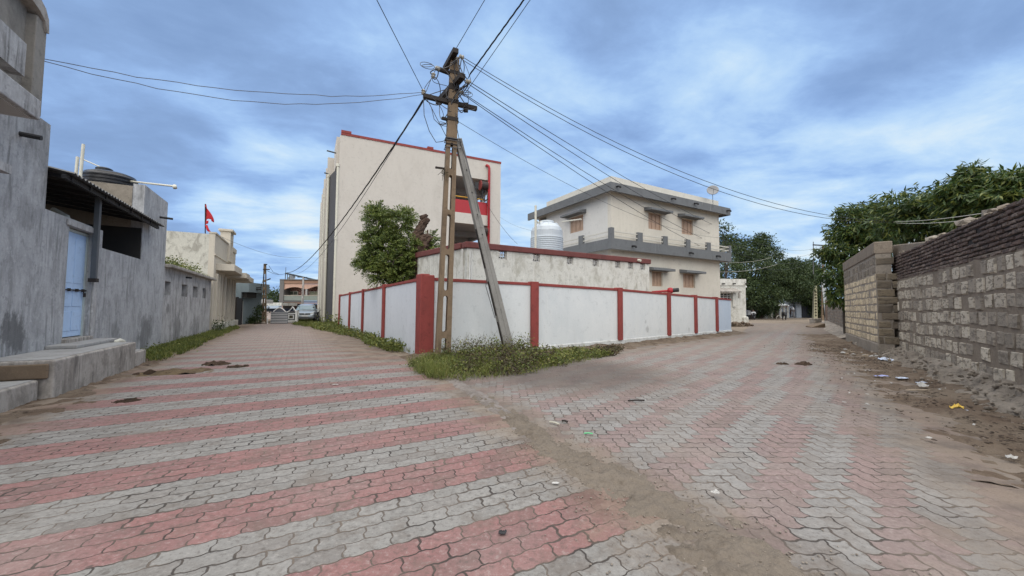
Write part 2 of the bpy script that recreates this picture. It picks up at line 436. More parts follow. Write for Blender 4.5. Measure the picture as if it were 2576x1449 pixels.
def dirt_mask(M, dist, near, far, amp, sc):
    """1 close to a line, 0 away from it, with a ragged noisy edge"""
    n = M.noise(M.P, sc*1.4, 11, .74)
    return M.step(M.m('ADD', dist, M.m('MULTIPLY', M.m('SUBTRACT', n, .5), amp)), far, near)
def linedist(M, X, Y, p, n):
    return M.m('SUBTRACT', M.m('ADD', M.m('MULTIPLY', X, n[0]), M.m('MULTIPLY', Y, n[1])), p[0]*n[0]+p[1]*n[1])
def pavers(name, axis, v0, red, grey, left):
    """interlocking zigzag concrete pavers; axis runs along the rows"""
    M = Mat(name)
    X, Y, Z = M.xyz(M.P)
    wob = M.noise(M.P, .7, 3)
    L_, Wd = .265, .1379
    ux, uy = axis
    u = M.m('ADD', M.m('MULTIPLY', X, ux), M.m('MULTIPLY', Y, uy))
    v = M.m('SUBTRACT', M.m('ADD', M.m('MULTIPLY', X, -uy), M.m('MULTIPLY', Y, ux)), v0)
    v = M.m('ADD', v, M.m('MULTIPLY', M.m('SUBTRACT', wob, .5), .03))
    fineq = M.noise(M.P, 9, 3)
    clampm = lambda q, k: M.m('MAXIMUM', M.m('MINIMUM', M.m('MULTIPLY', q, k), 1.0), -1.0)
    wn = M.noise(M.P, 2.3, 4)
    wj = M.m('MULTIPLY_ADD', M.m('POWER', M.step(wn, .3, .75), 1.5), .0090, .0034)
    jit = M.m('MULTIPLY', M.m('SUBTRACT', fineq, .5), .007)
    if left:                                     # stretcher bond, four rows to a stripe
        tri = M.m('SUBTRACT', M.m('MULTIPLY', M.m('PINGPONG', u, L_/4), 8/L_), 1.0)
        v2 = M.m('ADD', M.m('ADD', v, M.m('MULTIPLY', clampm(tri, 3.2), .0055)), jit)
        rowf = M.m('DIVIDE', v2, Wd)
        row = M.m('FLOOR', rowf); fv = M.m('SUBTRACT', rowf, row)
        s_ = M.m('SUBTRACT', M.m('MULTIPLY', M.m('PINGPONG', M.m('ADD', fv, .25), .5), 4.0), 1.0)
        off = M.m('MULTIPLY', M.m('FRACT', M.m('MULTIPLY', row, .5)), L_)
        u2 = M.m('ADD', M.m('ADD', u, off), M.m('MULTIPLY', clampm(s_, 2.4), .011))
        cf = M.m('DIVIDE', u2, L_)
        cidx = M.m('FLOOR', cf); fu = M.m('SUBTRACT', cf, cidx)
        du = M.m('MULTIPLY', M.m('MINIMUM', fu, M.m('SUBTRACT', 1.0, fu)), L_)
        dv = M.m('MULTIPLY', M.m('MINIMUM', fv, M.m('SUBTRACT', 1.0, fv)), Wd)
        d = M.m('MINIMUM', du, dv)
        par = M.m('MODULO', M.m('FLOOR', M.m('ADD', M.m('DIVIDE', row, 4), 400)), 2)   # 0 red, 1 grey
    else:                                        # herringbone, coloured in stripes along the street
        wc_ = .130
        ta = M.m('SUBTRACT', M.m('MULTIPLY', M.m('PINGPONG', v, wc_/2), 4/wc_), 1.0)
        tb = M.m('SUBTRACT', M.m('MULTIPLY', M.m('PINGPONG', u, wc_/2), 4/wc_), 1.0)
        xf = M.m('DIVIDE', M.m('ADD', M.m('ADD', u, M.m('MULTIPLY', clampm(ta, 2.4), .007)), jit), wc_)
        yf = M.m('DIVIDE', M.m('ADD', M.m('ADD', v, M.m('MULTIPLY', clampm(tb, 2.4), .007)), jit), wc_)
        ci, cj = M.m('FLOOR', xf), M.m('FLOOR', yf)
        fx, fy = M.m('SUBTRACT', xf, ci), M.m('SUBTRACT', yf, cj)
        mm_ = M.m('MODULO', M.m('ADD', M.m('SUBTRACT', ci, cj), 4000), 4)
        eq = [M.m('COMPARE', mm_, float(k), .4) for k in range(4)]
        far = lambda dist, e: M.m('MULTIPLY_ADD', dist, wc_, M.m('MULTIPLY', e, 9.0))
        d = M.m('MINIMUM', M.m('MINIMUM', far(fx, eq[1]), far(M.m('SUBTRACT', 1.0, fx), eq[0])), M.m('MINIMUM', far(fy, eq[2]), far(M.m('SUBTRACT', 1.0, fy), eq[3])))
        cidx = M.m('ADD', ci, M.m('ADD', eq[0], M.m('MULTIPLY', M.m('ADD', eq[2], eq[3]), .5)))
        row = M.m('ADD', cj, M.m('ADD', eq[3], M.m('MULTIPLY', M.m('ADD', eq[0], eq[1]), .5)))
        uc, vc = M.m('MULTIPLY', cidx, wc_), M.m('ADD', M.m('MULTIPLY', row, wc_), v0)
        cu = M.m('ADD', M.m('MULTIPLY', uc, ux*.788-uy*.615), M.m('MULTIPLY', vc, -uy*.788-ux*.615))
        par = M.m('MODULO', M.m('FLOOR', M.m('ADD', M.m('DIVIDE', M.m('SUBTRACT', cu, -.436), .345), 400)), 2)
    joint = M.step(M.m('DIVIDE', d, wj), .55, 1.25, 1.0, 0.0)
    rnd = M.white(M.comb(cidx, row, 1.0))
    rnd2 = M.white(M.comb(cidx, row, 5.0))
    big = M.noise(M.P, .8, 5, .6)
    mid = M.noise(M.P, 5.5, 6, .65)
    fin = M.noise(M.P, 60, 4, .7)
    r1 = M.mix(M.step(rnd, 0, 1), red, tuple(a*b for a, b in zip(red, (.84, .88, .9))))
    r1 = M.mix(M.m('MULTIPLY', M.step(big, .42, .7), .5), r1, tuple(.5*a+.5*b for a, b in zip(red, grey)))
    g1 = M.mix(M.step(rnd, 0, 1), grey, tuple(a*.88 for a in grey))
    c = M.mix(par, r1, g1)
    c = M.mix(M.m('MULTIPLY', M.step(mid, .48, .72), .42), c, (.105, .088, .076))
    c = M.mix(M.m('MULTIPLY', M.step(fin, .55, .8), .35), c, (.085, .075, .068))
    c = M.mix(M.m('MULTIPLY', M.step(fin, .45, .2), .25), c, (.42, .39, .36))
    old = M.step(M.white(M.comb(cidx, row, 9.0)), .80, .95)
    c = M.mix(M.m('MULTIPLY', old, .32), c, (.10, .08, .07))
    grit = M.noise(M.P, 24, 8, .78)
    c = M.mix(M.m('MULTIPLY', M.step(grit, .52, .60), .5), c, (.07, .06, .053))
    c = M.mix(M.m('MULTIPLY', M.step(grit, .47, .38), .28), c, (.40, .37, .34))
    stain = M.noise(M.P, 2.6, 8, .72)
    c = M.mix(M.m('MULTIPLY', M.step(stain, .52, .62), .36), c, (.115, .092, .075))
    # scattered dark pock marks and spots
    vor = M.n('ShaderNodeTexVoronoi'); M.put(vor.inputs['Vector'], M.P); vor.inputs['Scale'].default_value = 7
    spot = M.m('MULTIPLY', M.step(vor.outputs['Distance'], .16, .08), M.step(M.noise(M.P, 1.1, 3), .44, .58))
    c = M.mix(M.m('MULTIPLY', spot, .75), c, (.06, .05, .045))
    sandy = M.step(M.noise(M.P, 1.4, 5, .6), .40, .62)
    jc = M.mix(sandy, (.040, .034, .030), (.13, .105, .085))
    dust = (.235, .20, .17)
    P2 = M.m('ADD', M.m('MULTIPLY', X, LF.d.x), M.m('MULTIPLY', Y, LF.d.y))
    div = linedist(M, X, Y, (.2, 4.44), (.904, .428))
    if left:
        film = M.m('MULTIPLY_ADD', M.step(P2, 8.0, 17.0), .42, .07)
        film = M.m('ADD', film, M.m('MULTIPLY', M.step(big, .52, .75), .18))
        dl_ = linedist(M, X, Y, LF.p, LF.n)
        msk = M.m('MULTIPLY', dirt_mask(M, dl_, .95, 1.7, 1.3, 1.7), .9)
        dc = linedist(M, X, Y, CW[1], CL.n)
        msk = M.m('MAXIMUM', msk, M.m('MULTIPLY', M.m('MULTIPLY', dirt_mask(M, dc, 1.1, 2.6, 2.6, .9), M.step(P2, 8.5, 11.5)), .75))
        msk = M.m('MAXIMUM', msk, M.m('MULTIPLY', dirt_mask(M, M.m('MULTIPLY', div, -1.0), .05, .75, 1.5, 1.9), .7))
        patch = M.m('MULTIPLY', M.step(M.noise(M.v('ADD', M.P, (3, 5, 0)), 1.3, 7, .7), .60, .70), .6)
        msk = M.m('MAXIMUM', msk, patch)
        ok = M.noise(M.v('MULTIPLY', M.P, (1, 1, 1)), 1.9, 6, .7)
        dirtc = M.mix(M.step(ok, .42, .62), (.20, .155, .115), (.105, .075, .055))
    else:
        film = M.m('MULTIPLY_ADD', M.step(Y, 5.0, 18.0), .30, .16)
        film = M.m('ADD', film, M.m('MULTIPLY', M.step(big, .46, .72), .35))
        dr_ = linedist(M, X, Y, RF.p, RF.n)
        msk = M.m('MULTIPLY', dirt_mask(M, dr_, 1.2, 2.7, 2.0, .8), .86)
        msk = M.m('MAXIMUM', msk, M.m('MULTIPLY', dirt_mask(M, div, .10, .8, 1.3, 1.5), .8))
        # mud washed out below the weeds at the corner
        cr = M.v('DISTANCE', M.P, (1.2, 8.6, 0))
        msk = M.m('MAXIMUM', msk, M.m('MULTIPLY', dirt_mask(M, cr, 1.1, 3.2, 2.8, 1.1), .85))
        dcw = linedist(M, X, Y, CW[3], (.68, -.733))
        msk = M.m('MAXIMUM', msk, M.m('MULTIPLY', dirt_mask(M, dcw, .7, 2.2, 1.6, .9), .7))
        ok = M.noise(M.P, 1.9, 6, .7)
        dirtc = M.mix(M.step(ok, .42, .62), (.19, .15, .115), (.115, .092, .075))
        wet = M.step(cr, 1.2, 3.4, 1.0, 0.0)
        dirtc = M.mix(M.m('MULTIPLY', wet, .75), dirtc, (.075, .062, .058))
    dirtc = M.mix(M.m('MULTIPLY', M.step(fin, .5, .75), .6), dirtc, (.06, .045, .035))
    c = M.mix(M.m('MINIMUM', film, .8), c, dust)
    c = M.mix(M.m('MULTIPLY', joint, M.step(msk, .35, .9, .95, .25)), c, jc)
    c = M.mix(msk, c, dirtc)
    h = M.m('MULTIPLY', M.m('SUBTRACT', 1.0, joint), M.m('SUBTRACT', 1.0, M.m('MULTIPLY', msk, .9)))
    h = M.m('ADD', M.m('MULTIPLY', h, 1.0), M.m('ADD', M.m('MULTIPLY', fin, .22), M.m('ADD', M.m('MULTIPLY', mid, .5), M.m('MULTIPLY', rnd2, .35))))
    return M.done(c, .9, h, .55, .008, spec=.25)
m_paveL = pavers('striped_pavers', (.876, .4823), 2.928, (.235, .115, .108), (.225, .217, .203), True)
m_paveR = pavers('dusty_pavers', (1.0, .02), 0.03, (.225, .155, .147), (.225, .22, .212), False)

def soil(name, a, b, c, sc=1.0, bs=.6):
    M = Mat(name)
    n = M.noise(M.P, .6*sc, 6, .6); k = M.noise(M.P, 3.2*sc, 7, .7, .3); f = M.noise(M.P, 30*sc, 5, .7)
    cc = M.mix(M.step(n, .38, .62), a, b)
    cc = M.mix(M.m('MULTIPLY', M.step(k, .5, .68), .8), cc, c)
    cc = M.mix(M.m('MULTIPLY', M.step(f, .5, .75), .5), cc, tuple(x*.4 for x in a))
    cc = M.mix(M.m('MULTIPLY', M.step(f, .4, .25), .3), cc, tuple(min(1, x*1.7) for x in a))
    return M.done(cc, .95, M.m('ADD', f, M.m('MULTIPLY', k, 1.5)), bs, .03, .15)
m_ground = soil('sandy_ground', (.20, .16, .12), (.24, .195, .15), (.13, .10, .078), .5)
m_dirt = soil('loose_sandy_dirt', (.17, .142, .114), (.14, .116, .092), (.10, .08, .062))
m_verge = soil('dark_trodden_dirt', (.115, .083, .060), (.165, .13, .098), (.030, .020, .014), 1.7)
m_skirtrock = soil('crumbling_mortar', (.35, .305, .255), (.25, .215, .178), (.105, .088, .072), 2.8, 1.0)
m_kerb = plaster('cement_kerb', (.215, .188, .17), (.125, .105, .09), .85, .3, None, 3.2, .5, bs=.8, blot=(.40, .62))

def sheet(name, poly, z, mat):
    me = bpy.data.meshes.new(name)
    me.from_pydata([(p[0], p[1], z) for p in poly], [], [tuple(range(len(poly)))])
    me.materials.append(mat)
    if me.polygons[0].normal.z < 0: me.flip_normals()
    o = bpy.data.objects.new(name, me); col.objects.link(o)
    return struct(o)
def hfield(name, grid, mat):
    """grid: rows of Vectors"""
    r, c = len(grid), len(grid[0])
    me = bpy.data.meshes.new(name)
    me.from_pydata([tuple(p) for row in grid for p in row], [], [(i*c+j, i*c+j+1, (i+1)*c+j+1, (i+1)*c+j) for i in range(r-1) for j in range(c-1)])
    if sum(p.normal.z for p in me.polygons) < 0: me.flip_normals()
    me.materials.append(mat)
    me.polygons.foreach_set('use_smooth', [True]*len(me.polygons))
    o = bpy.data.objects.new(name, me); col.objects.link(o)
    return o

sheet('ground', [(-500, -80), (500, -80), (500, 700), (-500, 700)], -.03, m_ground)
lp = [LF.pt(s, .3, 0).xy for s in (-16, -6, 0, 6, 14, 26)]
lp += [Vector((-17.2, 30.6)), Vector((-15.2, 30.2)), Vector((-11.6, 24.6)), Vector((-4.2, 12.6)), Vector((-2.8, 10.4)), Vector((-1.6, 9.2))] + DIV
sheet('road', lp, 0.0, m_paveL)
rp = list(DIV) + [Vector((14, -4)), RF.pt(-9, .2, 0).xy, RF.pt(2, .2, 0).xy, RF.pt(9, .2, 0).xy, Vector((20.6, 23)), Vector((31, 38.4)), Vector((24, 38.6)), Vector((13.4, 22.5)), Vector((4.2, 14.2)), Vector((.9, 11.8)), Vector((-1.6, 9.2))]
sheet('road', rp, 0.0, m_paveR)

def smoothline(pts, n):
    out = []
    P = [pts[0]]+list(pts)+[pts[-1]]
    for i in range(1, len(P)-2):
        for k in range(n):
            t = k/n
            a, b, c, d = P[i-1], P[i], P[i+1], P[i+2]
            out.append(.5*((2*b)+(c-a)*t+(2*a-5*b+4*c-d)*t*t+(3*b-a-3*c+d)*t**3))
    out.append(P[-2]); return out
dl_ = smoothline(DIV, 14)
def ribbon(name, line, w0, prof, mat, na=9):
    grid = []
    for i, p in enumerate(line):
        t = (line[min(i+1, len(line)-1)]-line[max(i-1, 0)]).normalized(); nn = Vector((t.y, -t.x))
        row = []
        for j in range(na):
            o = (j/(na-1)-.5)*2
            q = p+nn*o*w0(i)
            row.append(Vector((q.x, q.y, prof(o, q, i))))
        grid.append(row)
    return hfield(name, grid, mat)
dlk_ = smoothline(DIV, 40)
k_ = ribbon('kerb', dlk_[23:135], lambda i: .15+.02*math.sin(i*.7), lambda o, q, i: .034*(1-abs(o)**3)*min(1, (112-i)/40)-.014+.020*fbm(q.x, q.y, 3)+.012*fbm(q.x, q.y, 11), m_kerb, 21)
struct(k_)
def dprof(o, q, i):
    return .050*(1-o*o)-.032+.034*fbm(q.x, q.y, 2.6)+.020*fbm(q.x, q.y, 9)+.012*fbm(q.x, q.y, 26)
dl2_ = smoothline(DIV, 56)
d_ = ribbon('dirt', dl2_[104:], lambda i: .20+min(i, 280)*.0011, dprof, m_dirt, 41)
struct(d_)
# loose dirt by the steps, and the rubbish-strewn verge under the brick wall
g_ = []
for i in range(160):
    s = -6+i*.05; row = []
    for j in range(16*2):
        j /= 2; o = .55+j*.085; p = LF.pt(s, o, 0)
        p.z = .05*(1-j/10)+.05*fbm(p.x, p.y, 2.2)+.025*fbm(p.x, p.y, 8)-.024
        row.append(p)
    g_.append(row)
struct(hfield('dirt', g_, m_verge))
g_ = []
for i in range(280):
    s = -9+i*.08; row = []
    for j in range(50):
        o = .1+j*.058; p = RF.pt(s, o+(0.4 if s > 1.9 else 0), 0)
        a = max(0, 1-(o-.2)/1.75)
        p.z = .11*a**1.2-.032+.055*fbm(p.x, p.y, 1.4)*min(1, a+.35)+.028*fbm(p.x, p.y, 6)+.012*fbm(p.x, p.y, 18)
        row.append(p)
    g_.append(row)
struct(hfield('dirt', g_, m_verge))
# bank along the foot of the compound wall
g_ = []
CR = Frame(CW[3], CW[4]-CW[3])
for i in range(110):
    s = -2.6+i*.14; row = []
    for j in range(15):
        o = -.1+j*.1; p = CR.pt(s, o, 0)
        p.z = .13*max(0, 1-(o)/.95)-.028+.05*fbm(p.x, p.y, 1.8)
        row.append(p)
    g_.append(row)
struct(hfield('dirt', g_, m_verge))
g_ = []
for i in range(70):
    s = -.9+i*.1; row = []
    CC = Frame(CW[1], CW[3]-CW[1])
    for j in range(30):
        o = -.35+j*.085; p = CC.pt(s, o, 0)
        ww = 2.0-1.3*max(0, s)/5.4
        p.z = (.15*max(0, 1-(o/ww)**2 if o > 0 else 1)+.05*fbm(p.x, p.y, 1.9))*min(1, max(0, (s+.75)/.8))-.035
        row.append(p)
    g_.append(row)
struct(hfield('dirt', g_, m_verge))
# ------------------------------------------------------------------ left side: grey house with tin shed
def U(px, py, o=0.0): return LF.hit(px, py, o)
h = thing('grey_house', LF.pt(0, -1, 0), 'weathered grey plastered house with pale blue door, tin shed roof and raised upper storey', 'house')
d0, d1 = U(165, 716)[0], U(229, 716)[0]
dz0, dz1 = .74, 2.93
s_tall = U(120, 430)[0]
s_tow, s_towe = 3.63, 5.84
rec = U(352, 600)[0]
# street wall: tall end, door bay, low sill under the open shed
wl = MB()
wl.wall(LF, -8, s_tall, 0, 4.62, -.28, 0)
wl.wall(LF, s_tall, d1+.42, 0, 3.10, -.28, 0, [(d0, d1, dz0-.18, dz1+.02)])
wl.wall(LF, d1+.42, s_tow, 0, 2.70, -.28, 0)
wl.fbox(LF, -8, -7.7, -4, -.28, 0, 4.6)
wl.fbox(LF, s_tall-.25, s_tall, -4, -.28, 3.10, 4.6)
wl.build('street_wall', m_greywall, h)
MB().wall(LF, s_tow, s_towe, 0, 4.87, -.25, 0).fbox(LF, s_tow, s_tow+.22, -3.2, -.25, 0, 4.80).fbox(LF, s_towe-.22, s_towe, -3.2, -.25, 0, 4.85).fbox(LF, s_tow, s_towe, -3.4, -3.2, 0, 4.8).fbox(LF, s_tow+.22, s_towe-.22, -3.2, -.25, 4.3, 4.45).build('stair_tower', m_greywall, h, bevel=.02)
MB().fbox(LF, s_tow-.012, s_tow-.002, -3.2, -.26, 3.6, 4.795).build('tower_render', plaster('brownish_render', (.27, .235, .19), (.15, .13, .105), .7, .4, None, 1.5, .3), h)
# upper storey
s_up = U(108, 170, .0)[0]
up = MB()
up.wall(LF, -8, s_up-.30, 4.62, 6.55, -.35, -.10)
up.fbox(LF, s_up-.30, s_up, -.55, .02, 4.62, 6.25)
up.build('upper_wall', plaster('buff_grey_render', (.265, .245, .215), (.13, .12, .105), .8, .6, None, 1.6, .25), h, bevel=.015)
e_ = U(126, 70, .06)[0]
cp = [(e_-1.45, 6.72), (e_-.34, 6.55), (e_-.14, 6.47), (e_-.03, 6.33), (e_, 6.10), (e_-.06, 6.09), (e_-.14, 6.24), (e_-.3, 6.32), (e_-1.45, 6.50)]
MB().prism(cp, LF, -.6, .06).build('curved_coping', m_plinth, h, bevel=.01)
e2_ = U(61, 200, .2)[0]
MB().wall(LF, -8, e2_, 4.9, U(40, 85, .2)[1], .02, .2).build('balcony_parapet', m_greywall2, h, bevel=.02)
e3_, zs_ = U(101, 304, .52)
sl = MB(); sl.fbox(LF, -8, e3_, -.1, .52, zs_, zs_+.30); sl.build('balcony_slab', m_greywall2, h, bevel=.015)
MB().fbox(LF, -8, e3_-.08, .0, .46, zs_-.02, zs_).build('slab_soffit', m_soffit, h)
MB().fbox(LF, -8, U(27, 465, .38)[0], -.02, .38, 3.24, 3.36).build('sun_shade', m_greywall2, h)
a_, z_ = U(50, 336); MB().tube([LF.pt(a_, -.05, z_), LF.pt(a_+.0, .24, z_-.02)], .04, 8).build('water_spout', m_iron, h)
# door in its recess
dr = MB().fbox(LF, d0+.05, d1-.05, -.15, -.10, dz0, dz1-.05).build('door', m_doorblue, h, bevel=.006)
pn = MB()
for (za, zb) in ((dz0+.12, dz0+.52), (dz0+.62, dz0+1.0), (dz0+1.1, dz1-.15)):
    w_ = (d1-d0-.1)
    for (p, q_) in ((.10, .47), (.53, .90)):
        pn.fbox(LF, d0+.05+w_*p, d0+.05+w_*q_, -.10, -.092, za, zb)
pn.build('panel', m_doorblue, dr, bevel=.006)
zb_ = U(190, 730, -.10)[1]
bolt = MB(); bolt.tube([LF.pt(d0+.18, -.075, zb_), LF.pt(d1-.0, -.075, zb_)], .014, 6)
for q_ in (.3, .6, .85): bolt.fbox(LF, d0+(d1-d0)*q_, d0+(d1-d0)*q_+.05, -.10, -.055, zb_-.03, zb_+.03)
bolt.build('bolt', m_ironbrown, dr)
MB().fbox(LF, d1-.16, d1-.11, -.06, -.03, zb_-.14, zb_-.05).tube([LF.pt(d1-.135, -.06, zb_-.06), LF.pt(d1-.135, -.06, zb_+.01)], .012, 6).build('padlock', m_ironbrown, dr)
fr = MB(); fr.fbox(LF, d0, d0+.05, -.18, -.08, dz0-.02, dz1).fbox(LF, d1-.05, d1, -.18, -.08, dz0-.02, dz1).fbox(LF, d0+.05, d1-.05, -.18, -.08, dz1-.05, dz1)
fr.build('door_frame', m_doorframe, h)
MB().fbox(LF, d0-.02, d1+.06, -.3, .07, .5, dz0-.02).build('threshold', m_plinth, h, bevel=.015)
sr = MB().fbox(LF, d0-.12, d1+.2, 0, .035, dz1+.02, dz1+.14).fbox(LF, d1+.04, d1+.2, 0, .035, .6, dz1+.02)
sr.build('door_surround', m_greywall2, h, bevel=.01)
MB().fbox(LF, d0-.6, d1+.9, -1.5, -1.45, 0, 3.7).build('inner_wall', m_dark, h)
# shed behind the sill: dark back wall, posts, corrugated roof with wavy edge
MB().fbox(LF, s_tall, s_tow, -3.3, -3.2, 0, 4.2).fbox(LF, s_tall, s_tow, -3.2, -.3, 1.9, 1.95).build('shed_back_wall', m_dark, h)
rf = MB(); n_ = 150; s_a, s_b = s_tall+.0, s_tow+.62
vs = []
for i in range(n_+1):
    s = s_a+(s_b-s_a)*i/n_; wv = .022*math.sin(2*math.pi*s/.145)
    lim = -.02 if s > s_tow-.02 else -3.0
    for (o, z) in ((.34, 3.80), (-.02, 3.87), (lim, 3.87+(-.02-lim)*.17)):
        vs.append(LF.pt(s, o, z+wv))
fs = []
for i in range(n_):
    for j in range(2): a = i*3+j; fs.append((a, a+1, a+4, a+3))
rf.add(vs, fs)
ro = rf.build('tin_roof', m_tin, h)
sm = ro.modifiers.new('t', 'SOLIDIFY'); sm.thickness = .012
rb = MB()
rb.bar(LF.pt(s_a, .2, 3.73), LF.pt(s_b-.1, .2, 3.73), .06, .08)
for i in range(7):
    s = s_a+.2+i*.72
    if s < s_tow: rb.bar(LF.pt(s, .25, 3.74), LF.pt(s, -2.9, 4.2), .05, .07)
rb.build('roof_rafters', m_iron, h)
ps, _ = U(241, 600, .06); MB().fbox(LF, ps-.05, ps+.05, .02, .11, 1.93, 3.78).build('roof_post', m_steelgrey, h, bevel=.008)
MB().fbox(LF, ps-.075, ps+.06, .0, .13, 1.89, 1.97).build('post_bracket', m_ironbrown, h)
a_ = U(325, 640)[0]; MB().tube([LF.pt(U(202, 560)[0]+.4, -.25, 2.9), LF.pt(U(202, 560)[0]+.4, -.35, 3.25), LF.pt(U(202, 560)[0]+.5, -.6, 3.4)], .05, 8).build('pipe', m_pipe, h)
a_, z_ = U(405, 548); MB().tube([LF.pt(a_-.12, -.05, z_), LF.pt(a_-.1, .32, z_-.02)], .035, 8).build('water_spout', m_iron, h)
MB().tube([LF.pt(s_tall+.15, -.6, 3.95), LF.pt(s_tall+.2, -.5, 4.12), LF.pt(s_tall+.42, -.45, 4.14), LF.pt(s_tall+.55, -.4, 3.9)], .05, 8).build('pipe', m_pipe, h, smooth=True)
# standpipes beside the roof tank
q0 = at(201, 458, 10.6)
MB().tube([q0, q0+Vector((.03, 0, 1.08))], .036, 8).tube([q0+Vector((-.13, 0, 0)), q0+Vector((-.11, 0, .72))], .034, 8).build('standpipe', m_pipe, h)
# black tank on the tower
tc = LF.pt(4.72, -1.08, 4.62)
tk = thing('water_tank', tc, 'squat black ribbed plastic water tank on the grey stair tower', 'water tank')
pr = [(.55, 0), (.58, .05)]
for i in range(5): pr += [(.58, .12+i*.10), (.60, .145+i*.10), (.60, .18+i*.10), (.58, .205+i*.10)]
pr += [(.55, .66), (.43, .71), (.16, .75)]
MB().lathe(tc, pr, 40).build('tank_body', m_tankblack, tk, smooth=False)
MB().lathe(tc+Vector((-.10, -.1, .73)), [(.17, 0), (.19, .03), (.19, .10), (.14, .13)], 20).build('lid', m_tankblack, tk)
pa = tc+Vector((.57, .02, .5)); pb = at(434, 468, 11.0)
MB().tube([pa, pb, pb+Vector((.10, -.02, -.04))], .028, 8).tube([pb+Vector((.05, 0, .02)), pb+Vector((.09, -.01, -.07))], .05, 8).build('overflow_pipe', m_pipe, tk, smooth=True)
MB().tube([tc+Vector((-.62, -.3, 1.08)), tc+Vector((-.1, -.1, .84))], .018, 6).build('inlet_pipe', m_pipe, tk)
# the plinth in front of the house
pl = thing('house_plinth', LF.pt(-1, .4, 0), 'long raised cement plinth below the pale blue door', 'plinth')
p_ = MB().fbox(LF, -2.75, .52, .0, .85, -.05, .57); p_.build('plinth_body', m_plinth, pl, bevel=.03, seg=3)
MB().fbox(LF, -2.70, .48, .02, .80, .572, .578).build('plinth_top', m_plinthtop, pl)
MB().fbox(LF, -2.795, -2.752, .12, .80, .30, .52).build('end_stone', m_brownstone, pl, bevel=.02)
MB().fbox(LF, -.9, 1.0, .0, .42, .578, .645).build('raised_slab', m_plinthtop, pl, bevel=.015)
bl = MB().fbox(LF, .54, 1.38, .0, .80, -.05, .33); bl.build('low_block', m_plinth, pl, bevel=.025)
MB().fbox(LF, .56, 1.36, .02, .77, .332, .338).build('block_top', m_plinthtop, pl)
q0 = LF.pt(1.02, .40, .57)
MB().tube([LF.pt(.75, .40, .56), LF.pt(1.1, .40, .57), LF.pt(1.2, .42, .54), LF.pt(1.22, .43, .45), LF.pt(1.22, .43, .30)], .055, 10).build('drain_pipe', m_pipe, pl, smooth=True)
st = thing('entrance_step', LF.pt(-4, .4, 0), 'lower stained cement step at the near end of the plinth', 'step')
MB().fbox(LF, -7.5, -2.80, .0, .72, -.05, .295).build('step_body', m_plinth, st, bevel=.03, seg=3)
MB().fbox(LF, -7.5, -2.84, .02, .68, .297, .303).build('step_top', m_plinthtop, st)
MB().fbox(LF, -7.5, -3.15, .0, .30, .303, .50).build('upper_step', m_plinth, st, bevel=.025)

# ------------------------------------------------------------------ low outbuilding with four square openings
MB().fbox(LF, s_tow-.012, s_tow-.002, -3.2, -.02, 0, 3.6).build('shed_shade_panel', m_dark, h)  # thin dark panel: shade of the roofed, smoky shed put in as colour
ob = thing('outbuilding', LF.pt(9.5, -1, 0), 'long low grey outbuilding with four small square openings and weeds on its roof', 'outbuilding')
hz = []
for (xa, xb, ya, yb) in ((1000, 1031, 571, 656), (1101, 1131, 589, 664), (1169, 1193, 600, 669), (1226, 1242, 612, 668)):
    f_ = lambda x, y: (x*.4166, 469.6+y*.4166)
    s0, z1 = U(*f_(xa, ya)); s1, z0 = U(*f_(xb, yb)); hz.append((s0, s1, 1.74, 2.22))
s_oe = U(529, 780)[0]
MB().wall(LF, 5.86, s_oe, 0, 2.68, -.3, -.01, hz).fbox(LF, s_oe-.25, s_oe, -3, -.3, 0, 2.6).build('wall', m_greywall2, ob)
MB().fbox(LF, 5.86, s_oe+.08, -3.2, .20, 2.68, 2.79).build('roof_slab', m_plinth, ob, bevel=.02)
MB().fbox(LF, 5.9, s_oe-.25, -.75, -.7, 0, 2.6).build('back_wall', plaster('inner_brick', (.16, .13, .10), (.09, .07, .055), .6, .3), ob)
a_, z_ = U(536, 0)[0], 0
sp = MB(); s1_, z1_ = LF.hit(460+8, 707); sp.tube([LF.pt(s1_, -.05, 2.52), LF.pt(s1_, .18, 2.50)], .035, 8)
sp.build('water_spout', m_iron, ob)

# ------------------------------------------------------------------ cream house with the flag
ch = thing('cream_house', LF.pt(17.5, -2, 0), 'cream single storey house with projecting porch slabs and parapet turret', 'house')
c0, c1 = 14.15, 21.6
CS = Frame(LF.pt(c0, 0, 0).xy, -LF.n)
cb = MB(); cb.wall(LF, c0, c1, 0, 5.2, -.25, 0, [(17.75, 19.0, .45, 3.1)]).fbox(LF, c1-.25, c1, -5, -.25, 0, 5.1).fbox(LF, c0, c1, -5.2, -5, 0, 5.1).fbox(LF, c0+.02, c1-.02, -5, -.25, 4.0, 4.2)
cb.build('front_wall', m_cream, ch)
MB().fbox(LF, c0, c0+.25, -5.0, -.252, 0, 5.15).build('side_wall', m_creamside, ch)
bd = MB().fbox(LF, c0-.02, c1+.03, 0, .05, 4.05, 4.13).fbox(LF, c0-.03, 18.2, -.28, .05, 5.2, 5.27).fbox(LF, 19.4, c1+.03, -.28, .05, 5.0, 5.27); bd.build('parapet_band', m_cream, ch)
tw = MB(); tw.wall(LF, 18.2, 19.4, 4.14, 6.0, -.4, .12, [(18.65, 19.0, 4.5, 5.4)]); tw.build('turret', m_cream, ch)
MB().fbox(LF, 18.1, 19.5, -.5, .24, 6.0, 6.14).build('turret_cap', m_cream, ch, bevel=.02)
MB().fbox(LF, 18.6, 19.1, -.45, -.42, 4.4, 5.5).build('turret_niche', m_creamside, ch)
